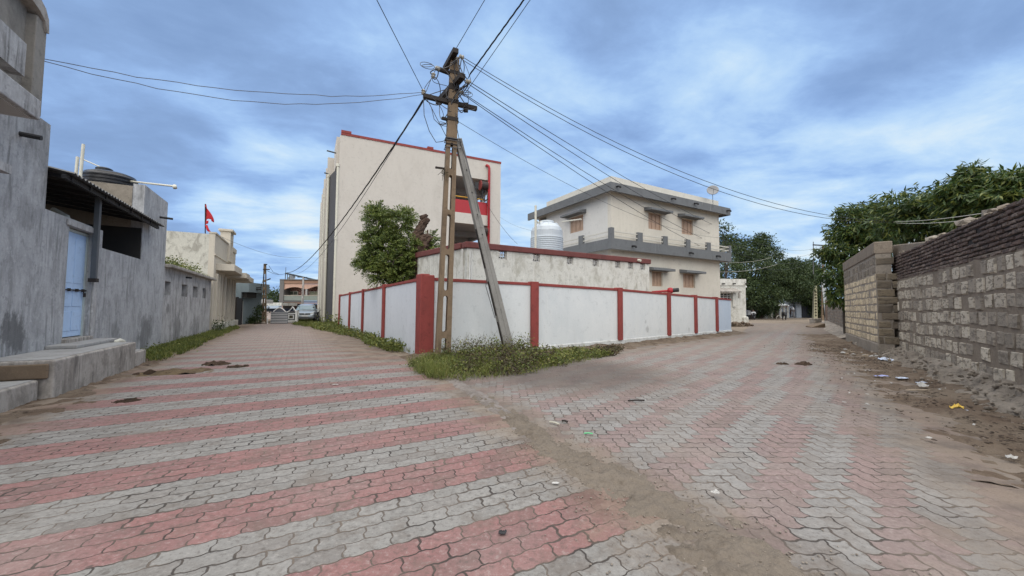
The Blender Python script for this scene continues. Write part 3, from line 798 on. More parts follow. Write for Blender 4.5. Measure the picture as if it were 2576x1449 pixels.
for k, (a, b, o, z0, z1) in enumerate(((14.75, 17.9, .82, 3.30, 3.66), (17.9, 19.8, 1.05, 3.12, 3.44), (19.8, 22.3, 1.05, 3.02, 3.34))):
    MB().fbox(LF, a, b, 0, o, z0, z1).build('porch_slab', m_cream, ch, bevel=.015)
for s in (14.55, 15.3, 16.0, 17.2, 19.15, 20.2, 21.1): MB().fbox(LF, s, s+.28, 0, .12, .42, 3.1).build('pilaster', m_cream, ch)
mbuff = plaster('buff_panel', (.36, .30, .225), (.28, .235, .175), .4, .3)
for (a, b) in ((14.85, 15.28), (15.6, 15.98), (16.3, 17.15), (19.45, 20.15), (20.5, 21.05)): MB().fbox(LF, a, b, .0, .03, .5, 3.1).build('wall_panel', mbuff, ch)
MB().fbox(LF, 17.75, 19.0, -.2, -.15, .45, 3.1).build('door', plain('dull_brown_door', (.16, .125, .095), .7), ch)
MB().fbox(LF, 14.3, 17.6, 0, .32, -.05, .42).fbox(LF, 19.1, 21.5, 0, .32, -.05, .42).build('base_ledge', m_creamside, ch, bevel=.02)
fl = thing('red_flag', LF.pt(c0+.2, -.2, 5.2), 'red pennant flag on a short pole above the cream house parapet', 'flag')
fb = at(517, 583, 20.2); ft = at(516.5, 513, 20.2)
MB().tube([fb-Vector((0, 0, .3)), ft], .025, 6).build('flagpole', m_ironbrown, fl)
fm = MB(); vs = []
for i in range(13):
    t = i/12; wd_ = 1.0*math.sin(min(1, t*1.25)*math.pi/2)*(1 if t < .92 else .9)*.46
    for j in range(5):
        q_ = j/4; vs.append(ft+Vector((.02+wd_*q_, .05*math.sin(5*q_+3*t), -t*1.18-.12*q_*(1-t)+.12*math.sin(q_*3)*t)))
fs = []
for i in range(12):
    for j in range(4):
        if i == 9 and j in (1, 2) or (i >= 10 and j >= 2): continue
        fs.append((i*5+j, i*5+j+1, i*5+j+6, i*5+j+5))
fm.add(vs, fs); fo = fm.build('cloth', m_flag, fl, smooth=True); fo.modifiers.new('t', 'SOLIDIFY').thickness = .006
MB().tube([fb+Vector((.03, 0, .35)), fb+Vector((.12, .0, .1)), fb+Vector((.32, .05, -.12))], [.05, .06, .015], 6).build('cloth_tail', m_flag, fl, smooth=True)

# ------------------------------------------------------------------ far end of the left street
bg_ = thing('blue_grey_house', at(606, 770, 28.5), 'small blue grey house with overhanging fascia past the cream house', 'house')
bm_ = plaster('blue_grey_paint', (.22, .27, .29), (.17, .20, .215), .5, .4)
B = Frame((-20.45, 28.6), (1, .12))
def V(px, py, f=B, o=0.0): return f.hit(px, py, o)
def rect(f, xa, ya, xb, yb, o=0.0):
    s0, z1 = f.hit(xa, ya, o); s1, z0 = f.hit(xb, yb, o); return (s0, s1, z0, z1)
s0, s1, z0, z1 = rect(B, 578, 709.5, 606.5, 750)
MB().fbox(B, s0, s1, -3, 0, z0, z1).fbox(B, s0-.5, s1-.05, -3, -.05, -.05, z0).build('wall', bm_, bg_)
s2, _, z2, _ = rect(B, 606.5, 709.5, 627, 735); s3 = V(627, 720)[0]
MB().fbox(B, s1, s3, -3, -.0, z2, z1).build('fascia', bm_, bg_, bevel=.01)
MB().fbox(B, s1+.02, s1+.35, -1.4, -.1, z2-.4, z2-.005).build('rafters', m_dark, bg_)
a, b, c, d = rect(B, 586, 747, 596.5, 812, .06); MB().fbox(B, a, b, -.02, .06, -.05, d).build('door', m_ironbrown, bg_)
a, b, c, d = rect(B, 597, 750, 607, 816, .06); MB().fbox(B, a, b, -.02, .1, -.05, d).build('door', m_iron, bg_)
for dz_ in (.35, .5): MB().tube([B.pt(s3, -1, z1-dz_), B.pt(s3+.35, -1, z1-dz_+.02)], .05, 6).build('water_spout', m_iron, bg_)
gw = thing('lime_washed_shed', at(630, 780, 31), 'pale green limewashed shed with sloping top and arched door mark', 'shed')
G = Frame(at(608, 800, 28.9).xy, at(668, 800, 37).xy-at(608, 800, 28.9).xy)
gm = plaster('pale_green_limewash', (.47, .49, .43), (.38, .40, .35), .5, .4)
pts = [(0, -.05), (0, V(609, 737, G)[1]), (V(650, 752, G)[0], V(650, 749, G)[1]), (V(666, 753, G)[0], V(666, 753, G)[1]), (V(666, 753, G)[0], -.05)]
MB().prism(pts, G, -.3, 0).build('wall', gm, gw)
MB().fbox(G, -.25, 0.02, -.3, .05, -.05, V(609, 757, G)[1]).build('white_post', m_white, gw)
a0, a1 = V(611, 790, G)[0], V(622.5, 790, G)[0]; zt = V(616, 762, G)[1]
arc = [(a0, 0), (a1, 0)]+[((a0+a1)/2+math.cos(t)*(a1-a0)/2, zt-.25+math.sin(t)*.25) for t in [i*math.pi/8 for i in range(9)]]
MB().prism(arc, G, .0, .02).build('door', plaster('pale_grey_green_door', (.33, .36, .335), (.27, .29, .28), .5, .4), gw)
MB().fbox(G, V(655, 756, G)[0], V(668, 756, G)[0]+.8, -.6, .5, V(672, 757, G)[1]-.25, V(672, 757, G)[1]+.1).build('roof_slab', m_white, gw)
wh = thing('white_low_house', at(690, 785, 41), 'low white house with pale parapet blocks and blue shutter', 'house')
Hf = Frame((at(664, 790, 41).x, 41), (1, 0))
r = rect(Hf, 664, 761, 708, 769); MB().fbox(Hf, r[0], r[1], -3, 0, r[2], r[3]).build('parapet', m_annex, wh)
for i in range(6): MB().fbox(Hf, r[0]+.2+i*.32, r[0]+.36+i*.32, .0, .03, r[2]+.08, r[3]-.1).build('parapet_block', m_creamside, wh)
r2 = rect(Hf, 664, 769, 708, 776); MB().fbox(Hf, r2[0], r2[1], -.1, .5, r2[2], r2[3]-.006).build('canopy', plain('pale_blue_canopy', (.42, .50, .60), .6), wh)
r3 = rect(Hf, 664, 776, 708, 782); MB().fbox(Hf, r3[0], r3[1], -2.9, -.2, r3[2]-.1, r3[3]).build('shutter', plain('navy_shutter', (.02, .028, .05), .6), wh)
MB().fbox(Hf, r3[0], r3[1], -2.9, -.15, -.05, r3[2]-.1).build('wall', plaster('pinkish_white_wall', (.55, .48, .45), (.45, .36, .33), .6, .4), wh)

# pink house at the end of the street
pk = thing('pink_house', at(760, 790, 47), 'two storey pink house with arched brick balcony behind the parked car', 'house')
K_ = Frame((at(706, 790, 46).x, 46), (1, 0))
pm = plaster('pink_paint', (.55, .36, .28), (.46, .30, .24), .4, .3); bm2 = plaster('brown_band_paint', (.30, .185, .13), (.24, .15, .11), .4, .2)
gm2 = plaster('grey_frame_paint', (.16, .155, .15), (.12, .115, .11), .5, .3)
def R4(x, y): return (603.7+x*.1389, 637.3+y*.1389)
def rr(xa, ya, xb, yb, o=0.0): return rect(K_, *R4(xa, ya), *R4(xb, yb), o)
r = rr(745, 470, 790, 1290); MB().fbox(K_, r[0], r[1], -4, .25, r[2]-.1, r[3]).build('frame_pier', gm2, pk)
r = rr(745, 470, 1900, 492); MB().fbox(K_, r[0], r[1], -4, .30, r[2], r[3]+.003).build('roof_edge', gm2, pk)
r = rr(791, 492, 1900, 556); MB().fbox(K_, r[0], r[1], -.3, .2, r[2], r[3]-.003).build('band', bm2, pk)
# arched screen
za, zb = R4(0, 556)[1], R4(0, 660)[1]
pts = []
xs0, xs1 = R4(791, 0)[0], R4(1900, 0)[0]
def zz(y): return K_.hit(750, y)[1]
def ss(x): return K_.hit(x, 740)[0]
top_ = zz(za); lo = zz(zb); spn = zz(R4(0, 645)[1])
pts = [(ss(xs0), top_), (ss(xs0), lo), (ss(R4(815, 0)[0]), lo)]
for i in range(13):
    t = i/12; pts.append((ss(R4(825+335*t, 0)[0]), spn+(zz(R4(0, 612)[1])-spn)*math.sin(math.pi*t)))
pts += [(ss(R4(1175, 0)[0]), spn), (ss(R4(1215, 0)[0]), spn)]
for i in range(13):
    t = i/12; pts.append((ss(R4(1235+400*t, 0)[0]), spn+(zz(R4(0, 590)[1])-spn)*math.sin(math.pi*t)))
pts += [(ss(xs1), spn), (ss(xs1), top_)]
MB().prism(pts, K_, -.2, .12).build('arched_screen', pm, pk)
# brick back wall with white pointing
Mb = Mat('red_brick_white_joint'); brk = Mb.n('ShaderNodeTexBrick'); Mb.put(brk.inputs['Vector'], Mb.comb(Mb.xyz(Mb.P)[0], Mb.xyz(Mb.P)[2]))
brk.inputs['Color1'].default_value = (.12, .028, .02, 1); brk.inputs['Color2'].default_value = (.16, .04, .028, 1); brk.inputs['Mortar'].default_value = (.5, .33, .26, 1)
brk.inputs['Scale'].default_value = 1.0; brk.inputs['Mortar Size'].default_value = .028; brk.inputs['Brick Width'].default_value = .42; brk.inputs['Row Height'].default_value = .17
m_brickjoint = Mb.done(brk.outputs[0], .8)
r = rr(791, 600, 1900, 770); MB().fbox(K_, r[0], r[1], -1.3, -1.2, r[2], r[3]+.3).build('balcony_back_wall', m_brickjoint, pk)
for (xa, xb, mt) in ((890, 1055, None), (1265, 1440, 1)):
    r = rr(xa, 683, xb, 762, -1.2); wf = MB().wall(K_, r[0], r[1], r[2], r[3], -1.2, -1.12, [(r[0]+.08, (r[0]+r[1])/2-.03, r[2]+.06, r[3]-.06), ((r[0]+r[1])/2+.03, r[1]-.08, r[2]+.06, r[3]-.06)]).build('window', m_cream, pk)
    MB().fbox(K_, r[0]+.05, r[1]-.05, -1.19, -1.17, r[2]+.04, r[3]-.04).build('pane', plain('olive_glass', (.10, .11, .08), .3) if mt is None else plain('pale_curtain', (.42, .42, .28), .7), wf)
r = rr(1195, 640, 1222, 770); MB().fbox(K_, r[0], r[1], -.2, .1, r[2], r[3]).build('balcony_pier', plain('grey_white_paint', (.36, .35, .34), .7), pk)
r = rr(791, 758, 1900, 862); MB().fbox(K_, r[0], r[1], -.1, .14, r[2], r[3]-.05).build('balcony_panel', plaster('grey_green_panel', (.22, .24, .22), (.30, .36, .30), .8, .3, None, .5), pk)
MB().fbox(K_, r[0], r[1], -.12, .17, r[3]-.05, r[3]).build('balcony_rail', m_cream, pk)
r = rr(745, 862, 1900, 886); MB().fbox(K_, r[0]+.02, r[1], -1.2, .28, r[2], r[3]).build('balcony_slab', gm2, pk)
r = rr(745, 886, 1900, 916); MB().fbox(K_, r[0]+.03, r[1], -1.2, .10, r[2], r[3]-.003).build('beam', pm, pk)
r = rr(745, 916, 785, 1290); MB().fbox(K_, r[0]+.02, r[1], -.3, .3, r[2], r[3]-.003).build('column', pm, pk)
r = rr(785, 916, 1900, 1290); MB().fbox(K_, r[0], r[1], -3, -1.3, r[2], r[3]).build('ground_floor_wall', plain('dark_brown_wall', (.075, .04, .028), .8), pk)
pg = MB(); a = at(*R4(820, 360), 46.4); b = at(*R4(1420, 495), 49); pg.bar(a, b, .3, .16)
for x, y in ((824, 362), (862, 376), (900, 388)):
    q_ = at(*R4(x, y), 46.5); pg.tube([q_, Vector((q_.x, q_.y, zz(R4(0, 472)[1])))], .05, 6)
q_ = at(*R4(828, 365), 46.4); pg.tube([q_, q_+Vector((0, 0, .75))], .03, 5)
pg.build('roof_frame', m_steelgrey, pk)
dsh = at(*R4(935, 450), 47); ds = thing('satellite_dish', dsh, 'small grey satellite dish on the pink house roof', 'satellite dish')
def dish(c, rad, nrm, parent, mat, mast):
    m_ = MB(); nrm = Vector(nrm).normalized(); x = nrm.cross(Vector((0, 0, 1))).normalized(); y = x.cross(nrm)
    rings = 5; n = 24; vs = [c-nrm*rad*.22]; fs = []
    for i in range(1, rings+1):
        r_ = i/rings
        for j in range(n):
            a = 2*math.pi*j/n; vs.append(c-nrm*rad*.22*(1-r_*r_)+(x*math.cos(a)+y*math.sin(a))*rad*r_)
    for j in range(n): fs.append((0, 1+j, 1+(j+1) % n))
    for i in range(rings-1):
        for j in range(n): a = 1+i*n+j; b = 1+i*n+(j+1) % n; fs.append((a, b, b+n, a+n))
    m_.add(vs, fs); o = m_.build('reflector', mat, parent, smooth=True); o.modifiers.new('t', 'SOLIDIFY').thickness = .02
    MB().tube([c-nrm*rad*.2, c-nrm*rad*.3+Vector((0, 0, -rad*.6)), Vector((c.x, c.y, mast))], rad*.045, 6).build('mast', m_steelgrey, parent)
    MB().tube([c-y*rad*.95, c-y*rad*.35+nrm*rad*.75], rad*.03, 6).rock(c-y*rad*.3+nrm*rad*.8, rad*.09, random.Random(3)).build('receiver_arm', m_steelgrey, parent)
dish(dsh, .55, (-.3, -1, .5), ds, plain('dish_grey', (.22, .23, .24), .5), zz(R4(0, 470)[1]))

# gates
gt = thing('striped_gate', at(702, 812, 30.4), 'grey sheet metal gate with white horizontal stripes and arched top', 'gate')
Gt = Frame((at(681, 810, 30.4).x, 30.4), (1, 0))
def rg(xa, ya, xb, yb): return rect(Gt, *R4(xa, ya), *R4(xb, yb))
r = rg(560, 1080, 862, 1284)
pts = [(r[0], .0), (r[0], r[3]+.08), (r[0]+.28, r[3]+.10)]
for i in range(9):
    t = i/8; pts.append((r[0]+.28+(r[1]-r[0]-.5)*t, r[3]+.10+.30*math.sin(math.pi*t)))
pts += [(r[1], r[3]+.10), (r[1], 0)]
MB().prism(pts, Gt, -.03, .0).build('sheet_panel', plain('gate_grey', (.115, .125, .15), .5, .2), gt)
sb = MB()
for i in range(7): z = .06+i*(r[3]-.02)/6.4; sb.fbox(Gt, r[0]+.01, r[1]-.01, .0, .03, z, z+.032)
sb.build('stripe_bars', m_white, gt)
tp = [Gt.pt(r[0]+.22+(r[1]-r[0]-.4)*i/10, .03, r[3]+.11+.30*math.sin(math.pi*i/10)) for i in range(11)]
MB().tube(tp, .035, 6).build('arch_rail', m_white, gt)
ob_ = thing('white_box', Gt.pt(r[0]-.28, .2, 0), 'small white meter box beside the striped gate', 'box')
b_ = MB().fbox(Gt, r[0]-.42, r[0]-.12, .1, .3, -.02, .44).build('case', m_white, ob_, bevel=.02)
MB().lathe(Gt.pt(r[0]-.27, .22, .20), [(.03, 0), (.03, .10)], 8).fbox(Gt, r[0]-.32, r[0]-.22, .3, .312, .14, .26).build('opening', m_dark, b_)
og = thing('ornate_gate', at(735, 812, 31.5), 'black and white ornamental iron gate beside the striped gate', 'gate')
Og = Frame((at(723, 810, 31.5).x, 31.5), (1, 0))
def ro_(xa, ya, xb, yb): return rect(Og, *R4(xa, ya), *R4(xb, yb))
r = ro_(863, 1080, 1035, 1270); MB().fbox(Og, r[0], r[1], -.05, -.02, .02, r[3]+.1).build('backing_sheet', m_iron, og)
fm_ = MB()
def ringr(m_, f, r, t, o0, o1): m_.wall(f, r[0], r[1], r[2], r[3], o0, o1, [(r[0]+t, r[1]-t, r[2]+t, r[3]-t)])
ringr(fm_, Og, (r[0], r[1], .05, r[3]), .07, -.02, .02)
q_ = ro_(880, 1110, 975, 1192); ringr(fm_, Og, q_, .06, -.02, .03)
q2 = ro_(905, 1128, 950, 1175)
fm_.fbox(Og, r[0]+.02, r[1]-.02, -.02, .025, q_[2]-.16, q_[2]-.09)
q3 = ro_(880, 1215, 975, 1268)
ringr(fm_, Og, (q3[0], q3[1], .08, q3[3]), .05, -.02, .03)
for i in range(4): fm_.fbox(Og, q3[0]+.1+i*.11, q3[0]+.14+i*.11, -.02, .02, .1, q3[3]-.03)
fm_.build('gate_frame', m_white, og)
MB().fbox(Og, q_[0]+.12, q_[1]-.12, -.02, .035, q_[2]+.12, q_[3]-.12).build('medallion', plain('olive_plate', (.09, .085, .05), .5), og)
pk_ = MB(); zt = r[3]+.02
cx = (r[0]+r[1])/2
for sx in (-1, 1): pk_.tube([Og.pt(cx+sx*.55, 0, zt+.05), Og.pt(cx+sx*.3, 0, zt+.12), Og.pt(cx+sx*.12, 0, zt+.32), Og.pt(cx, 0, zt+.5)], .04, 6)
pk_.build('crest', m_white, og)
gp_ = thing('gate_post', Og.pt(r[1], 0, 0), 'white square gate post beside the parked car', 'post')
MB().fbox(Og, r[1]-.14, r[1]+.04, -.1, .1, -.03, r[3]+.15).build('shaft', m_white, gp_, bevel=.01)
MB().fbox(Og, r[1]-.17, r[1]+.07, -.13, .13, r[3]+.15, r[3]+.22).build('cap', m_white, gp_)
# ------------------------------------------------------------------ school block with the red trim
S0 = Vector((-12.05, 26.5)); S1 = Vector((-1.02, 31.8))
SG = Frame(S0, S1-S0)                                   # gable wall facing us
SF = Frame(S0, (-.468, .884), True)                     # street front
sc = thing('school_building', (S0.x, S0.y, 0), 'three storey beige school block with red roof edge and open corridor end', 'building')
SL = (S1-S0).length
ztop = 13.45
zb0, zb1 = SG.hit(1143, 440), SG.hit(1228, 451)
so, sc1 = zb0[0], zb1[0]
hz = []
for (ya, yb) in ((440, 499), (559, 622), (682, 745)):
    pass
z_t1, z_p1 = SG.hit(1143, 440)[1], SG.hit(1143, 499)[1]
z_p1b, z_t2 = SG.hit(1143, 532.5)[1], SG.hit(1143, 559)[1]
step_ = z_t1-z_t2
hz = [(so, sc1, z_p1b, z_t1), (so, sc1, z_p1b-step_, z_t2), (so, sc1, .3, z_t2-step_)]
DEP = 19.0
MB().wall(SG, 0, SL, 0, ztop, -.3, 0, hz).build('gable_wall', m_beigewall, sc)
bd = MB()
a = SF.pt(0, 0, 0)
def sbox(m_, s0, s1, t0, t1, z0, z1):     # box in plan coordinates: s along gable, t back along the street front
    dv = SF.d
    def P(s, t, z):
        q = SG.p+SG.d*s+dv*t
        return Vector((q.x, q.y, z))
    return m_.hexa([P(s0, t0, z0), P(s1, t0, z0), P(s1, t1, z0), P(s0, t1, z0), P(s0, t0, z1), P(s1, t0, z1), P(s1, t1, z1), P(s0, t1, z1)])
sbox(MB(), .02, so-.0, .32, DEP, 0, ztop-.5).build('classroom_block', m_schoolwhite, sc)
sbox(MB(), 0, SL, .32, DEP, ztop-.8, ztop-.5).build('roof_slab', m_soffit, sc)
MB().fbox(SG, -.04, SL+.03, -.33, .04, ztop, ztop+.17).fbox(SG, -.04, .62, -.5, .06, ztop+.17, ztop+.34).fbox(SG, 6.05, 6.5, -.4, .06, ztop+.17, ztop+.32).build('red_coping', m_redpaint, sc)
for k, zt in enumerate((z_t1, z_t2, z_t2-step_)):
    zf = zt-step_
    sbox(MB(), so, SL, .31, DEP, zt+.02, zt+.32).build('corridor_ceiling', m_soffit, sc)
    if k < 2:
        MB().fbox(SG, so+.004, sc1-.004, -.28, -.02, zb_ if False else z_p1b-step_*k-0.62, z_p1b-step_*k).build('edge_beam', m_schoolwhite, sc)
    bm_ = MB()
    for j in range(1, 6): sbox(bm_, so, SL-.02, j*3.2, j*3.2+.28, zt-.42, zt+.015)
    sbox(bm_, SL-.32, SL-.02, .4, DEP, zt-.35, zt+.01)
    bm_.build('ceiling_beams', m_soffit, sc)
    for j in range(1, 6): sbox(MB(), SL-.34, SL-.01, j*3.2, j*3.2+.3, zf+.3, zt).build('corridor_column', m_beigewall, sc)
    zpp = SG.hit(1143, 499)[1]-step_*k
    pr_ = MB(); pr_.fbox(SG, so+.003, sc1-.003, -.24, -.07, z_p1b-step_*k, zpp); pr_.build('corridor_parapet', m_redbright, sc)
    sbox(MB(), SL-.2, SL-.05, .4, DEP, z_p1b-step_*k-.3, zpp).build('corridor_parapet', m_redbright, sc)
    sbox(MB(), so, so+.03, .35, DEP, zf+.3, zt).build('corridor_inner_wall', m_soffit, sc)
zr = SG.hit(1143, 491)[1]
MB().tube([SG.pt(so, -.15, zr), SG.pt(sc1, -.15, zr)], .045, 8).tube([SG.pt((so+sc1)/2, -.15, zr), SG.pt((so+sc1)/2, -.15, z_p1)], .03, 6).build('handrail', plain('yellow_rail', (.55, .30, .03), .5), sc)
rs, rz = SG.hit(1229, 420)
rp_ = MB().tube([SG.pt(rs-.2, -.0, rz+.06), SG.pt(rs-.2, .16, rz+.06), SG.pt(rs-.06, .17, rz), SG.pt(rs, .17, rz-.2), SG.pt(rs, .17, 0.1)], .10, 10).build('fire_riser', m_redbright, sc, smooth=True)
for k in range(2):
    hs, hz_ = SG.hit(1217, 467); hz_ -= step_*k
    MB().tube([SG.pt(hs-.28, -.02, hz_), SG.pt(hs+.28, -.02, hz_)], .36, 18).build('hose_reel', plain('hose_black', (.03, .02, .018), .6, .4, 30), sc)
    hr = MB(); hr.tube([SG.pt(hs-.33, -.02, hz_), SG.pt(hs-.28, -.02, hz_)], .40, 18).tube([SG.pt(hs+.28, -.02, hz_), SG.pt(hs+.33, -.02, hz_)], .40, 18)
    hr.build('reel_flange', m_redpaint, sc)
    MB().tube([SG.pt(hs-.1, .05, hz_-.3), SG.pt(hs-.14, .08, hz_-1.0), SG.pt(hs+.05, .1, hz_-1.35), SG.pt(rs, .17, hz_-1.0)], .05, 6).tube([SG.pt(hs+.15, .05, hz_-.3), SG.pt(hs+.1, .08, hz_-.9), SG.pt(hs+.02, .1, hz_-1.3)], .04, 6).build('hose', m_iron, sc)
# street front: dark strips, projecting fins, pipes, floor shades
for a_, b_, o0, o1 in ((.43, 2.98, .1, .58), (5.45, 9.18, .1, .62), (11.65, 15.38, .1, .6)): MB().hexa([SF.pt(a_, 0, 0), SF.pt(a_, o0, 0), SF.pt(b_, o1, 0), SF.pt(b_, 0, 0), SF.pt(a_, 0, ztop-2.15), SF.pt(a_, o0, ztop-2.15), SF.pt(b_, o1, ztop-2.15), SF.pt(b_, 0, ztop-2.15)]).build('dark_strip', m_schoolgrey, sc)
MB().fbox(SF, 0, DEP, -.35, -.02, 0, ztop).build('front_wall', m_beigewall, sc)
fn = MB(); fn.fbox(SF, 0, .42, 0, .10, 0, ztop-.02).fbox(SF, .42, 3.0, .0, .30, ztop-2.14, ztop-.02)
fn.build('corner_pier', m_beigewall, sc)
for (t, o, zt_) in ((3.0, .74, 12.75), (5.2, .78, 12.6), (9.2, .80, 12.9), (11.4, .82, 12.6), (15.4, .82, 13.1), (18.6, .84, 13.0)):
    MB().fbox(SF, t, t+.25, 0, o, 0, zt_).build('fin', m_beigewall, sc)
for (t0, t1, o) in ((3.25, 5.2, .4), (9.45, 11.4, .5), (15.65, 18.6, .5)):
    for k in range(3): MB().fbox(SF, t0, t1, 0, o, 3.4+k*3.95, 3.6+k*3.95).build('floor_shade', m_beigewall, sc)
    MB().fbox(SF, t0, t1, 0, o, 12.3, 12.7).build('floor_shade', m_beigewall, sc)
for (t, o) in ((.02, .18), (2.85, .66), (9.0, .72), (15.1, .74)):
    MB().tube([SF.pt(t, o, .3), SF.pt(t, o, ztop-2.3)], .085, 8).tube([SF.pt(t, o, ztop-2.3), SF.pt(t, o, ztop-2.1)], .12, 8).tube([SF.pt(t, o, 6), SF.pt(t, o, 6.25)], .115, 8).build('rain_pipe', m_pipe, sc)
MB().tube([SF.pt(.5, .2, ztop-1.2), SF.pt(.45, .9, ztop-1.15)], .05, 6).build('water_spout', m_steelgrey, sc)
MB().tube([SF.pt(3.1, .2, ztop-2.0), SF.pt(3.0, .95, ztop-1.95)], .05, 6).build('water_spout', m_steelgrey, sc)

# ------------------------------------------------------------------ compound wall, white with red piers
cw = thing('compound_wall', (CW[1].x, CW[1].y, 0), 'white limewashed compound wall with dull red piers and red coping', 'boundary wall')
tops = [2.13, 2.24, 2.18, 2.14, 1.99]
# points along the two arms
def seg(i, px):            # point and top height on the wall stretch i..i+1 at picture column px
    f = Frame(CW[i], CW[i+1]-CW[i]); s = f.hit(px, 800)[0]; t = s/(CW[i+1]-CW[i]).length
    return CW[i]+(CW[i+1]-CW[i])*t, tops[i]+(tops[i+1]-tops[i])*t
def panel(p, q, zp, zq, out, matp, matc, th=.14, skirt=None):
    d = (q-p).normalized(); n = Vector((d.y, -d.x))*out
    def P(a, o, z): b = a+n*o; return Vector((b.x, b.y, z))
    MB().hexa([P(p, 0, -.1), P(q, 0, -.1), P(q, -th, -.1), P(p, -th, -.1), P(p, 0, zp-.09), P(q, 0, zq-.09), P(q, -th, zq-.09), P(p, -th, zp-.09)]).build('wall_panel', matp, cw)
    MB().hexa([P(p, .03, zp-.09), P(q, .03, zq-.09), P(q, -th-.02, zq-.09), P(p, -th-.02, zp-.09), P(p, .03, zp), P(q, .03, zq), P(q, -th-.02, zq), P(p, -th-.02, zp)]).build('coping', matc, cw, bevel=.012)
    if skirt:
        a, b = skirt
        MB().hexa([P(p, .07, -.1), P(q, .07, -.1), P(q, .004, -.1), P(p, .004, -.1), P(p, .045, a), P(q, .045, b), P(q, .004, b+.03), P(p, .004, a+.03)]).build('plinth_skirt', m_skirt, cw, bevel=.01)
def pier(p, d, out, wid, zt, z0=-.05, pro=.09):
    d = d.normalized(); n = Vector((d.y, -d.x))*out
    f = Frame(p, d, out < 0)
    m_ = MB().fbox(f, -wid/2, wid/2, .004, pro, z0, zt+.035).fbox(f, -wid/2-.0, wid/2, -.16, .004, zt-.09, zt+.036)
    return m_.build('pier', m_redpaint, cw, bevel=.012)
# left arm from the corner to the school
lps = [(CW[1], tops[1]), seg(0, 967), seg(0, 914), seg(0, 880.5), (CW[0], tops[0])]
for i in range(4):
    panel(lps[i][0], lps[i+1][0], lps[i][1], lps[i+1][1], -1, m_compoundleft, m_redpaint)
    pier(lps[i+1][0], CW[0]-CW[1], -1, .22, lps[i+1][1])
rps = [(CW[1], tops[1]), (CW[2], tops[2]), (CW[3], tops[3]), seg(3, 1681), seg(3, 1748.5), seg(3, 1802), (CW[4], tops[4])]
sk = [(.02, .17), (.17, .21), (.21, .20), (.20, .19), (.19, .17), (.17, .16)]
for i in range(6):
    panel(rps[i][0], rps[i+1][0], rps[i][1], rps[i+1][1], 1, m_compoundblue if i == 5 else m_compound, m_redpaint, skirt=sk[i])
    if i < 5:
        pier(rps[i+1][0], rps[i+2][0]-rps[i][0], 1, .27 if i == 0 else (.24 if i == 1 else .25), rps[i+1][1], z0=(.17, .21, .20, .19, .17)[i])
# corner: two wide red faces meeting in a shallow groove
fa = Frame(CW[1], CW[0]-CW[1], True); fb_ = Frame(CW[1], CW[2]-CW[1])
ck = MB().fbox(fa, -.10, .34, -.16, .11, -.08, 2.33).fbox(fb_, -.06, .30, -.16, .10, -.08, 2.30)
ck.build('corner_pier', m_redpaint, cw, bevel=.03, seg=3)

# red pipe with a valve lying on the wall top
rv = thing('red_pipe', at(1690, 733, 18.6), 'red water pipe with black ended valve lying over the compound wall top', 'pipe')
a = at(1640, 735, 18.3); b = at(1686, 731, 18.2)
MB().tube([a, b], .05, 8).lathe(b+Vector((0, 0, -.14)), [(.05, 0), (.13, .05), (.14, .14), (.12, .24), (.05, .28)], 12).build('pipe_body', m_redbright, rv, smooth=True)
MB().tube([b, b+(b-a).normalized()*.38], .10, 10).build('hose_end', m_iron, rv)

# ------------------------------------------------------------------ annex behind the wall
A0, A1, A2 = Vector((-1.52, 12.83)), Vector((6.15, 17.2)), Vector((-3.84, 15.57))
AF = Frame(A0, A1-A0); AL = Frame(A0, A2-A0, True)
an = thing('annex', (A0.x, A0.y, 0), 'flat roofed whitewashed annex with maroon parapet band and row of petal ventilators', 'building')
alen = (A1-A0).length; llen = (A2-A0).length
vh = []
f7 = lambda x, y: (1006.3+x*.26042, 603.7+y*.26042)
for (xa, xb, ya, yb) in ((960, 1026, 96, 176), (1290, 1348, 132, 208), (1616, 1669, 160, 234), (1866, 1914, 180, 250), (2081, 2124, 199, 265), (2207, 2247, 214, 279), (2325, 2364, 228, 288)):
    s0, z1 = AF.hit(*f7(xa, ya)); s1, z0 = AF.hit(*f7(xb, yb))
    vh.append((s0, s1, z0, z1))
zmid = sum(v[2]+v[3] for v in vh)/14
vh = [((a+b)/2-.16-.03*0, (a+b)/2+.16, zmid-.17, zmid+.17) for a, b, c, d in vh]
aw = MB().wall(AF, 0, alen, 0, 3.39, -.22, 0, vh).fbox(AL, .222, llen, -.22, 0, 0, 3.39)
aw.fbox(AF, alen-.22, alen, -4, -.22, 0, 3.33).fbox(AL, llen-.22, llen, -6, -.22, 0, 3.33)
aw.build('wall', m_annex, an)
MB().fbox(AF, -.07, alen+.06, -.3, .07, 3.392, 3.60).fbox(AL, .34, llen+.12, -.3, .07, 3.392, 3.603).build('parapet_band', m_redband, an, bevel=.025)
MB().hexa([AF.pt(.2, -.3, 3.1), AF.pt(alen-.2, -.3, 3.1), AF.pt(alen-.2, -4.2, 3.1), AL.pt(llen-.2, -2.5, 3.1), AF.pt(.2, -.3, 3.2), AF.pt(alen-.2, -.3, 3.2), AF.pt(alen-.2, -4.2, 3.2), AL.pt(llen-.2, -2.5, 3.2)]).build('roof', m_plinthtop, an)
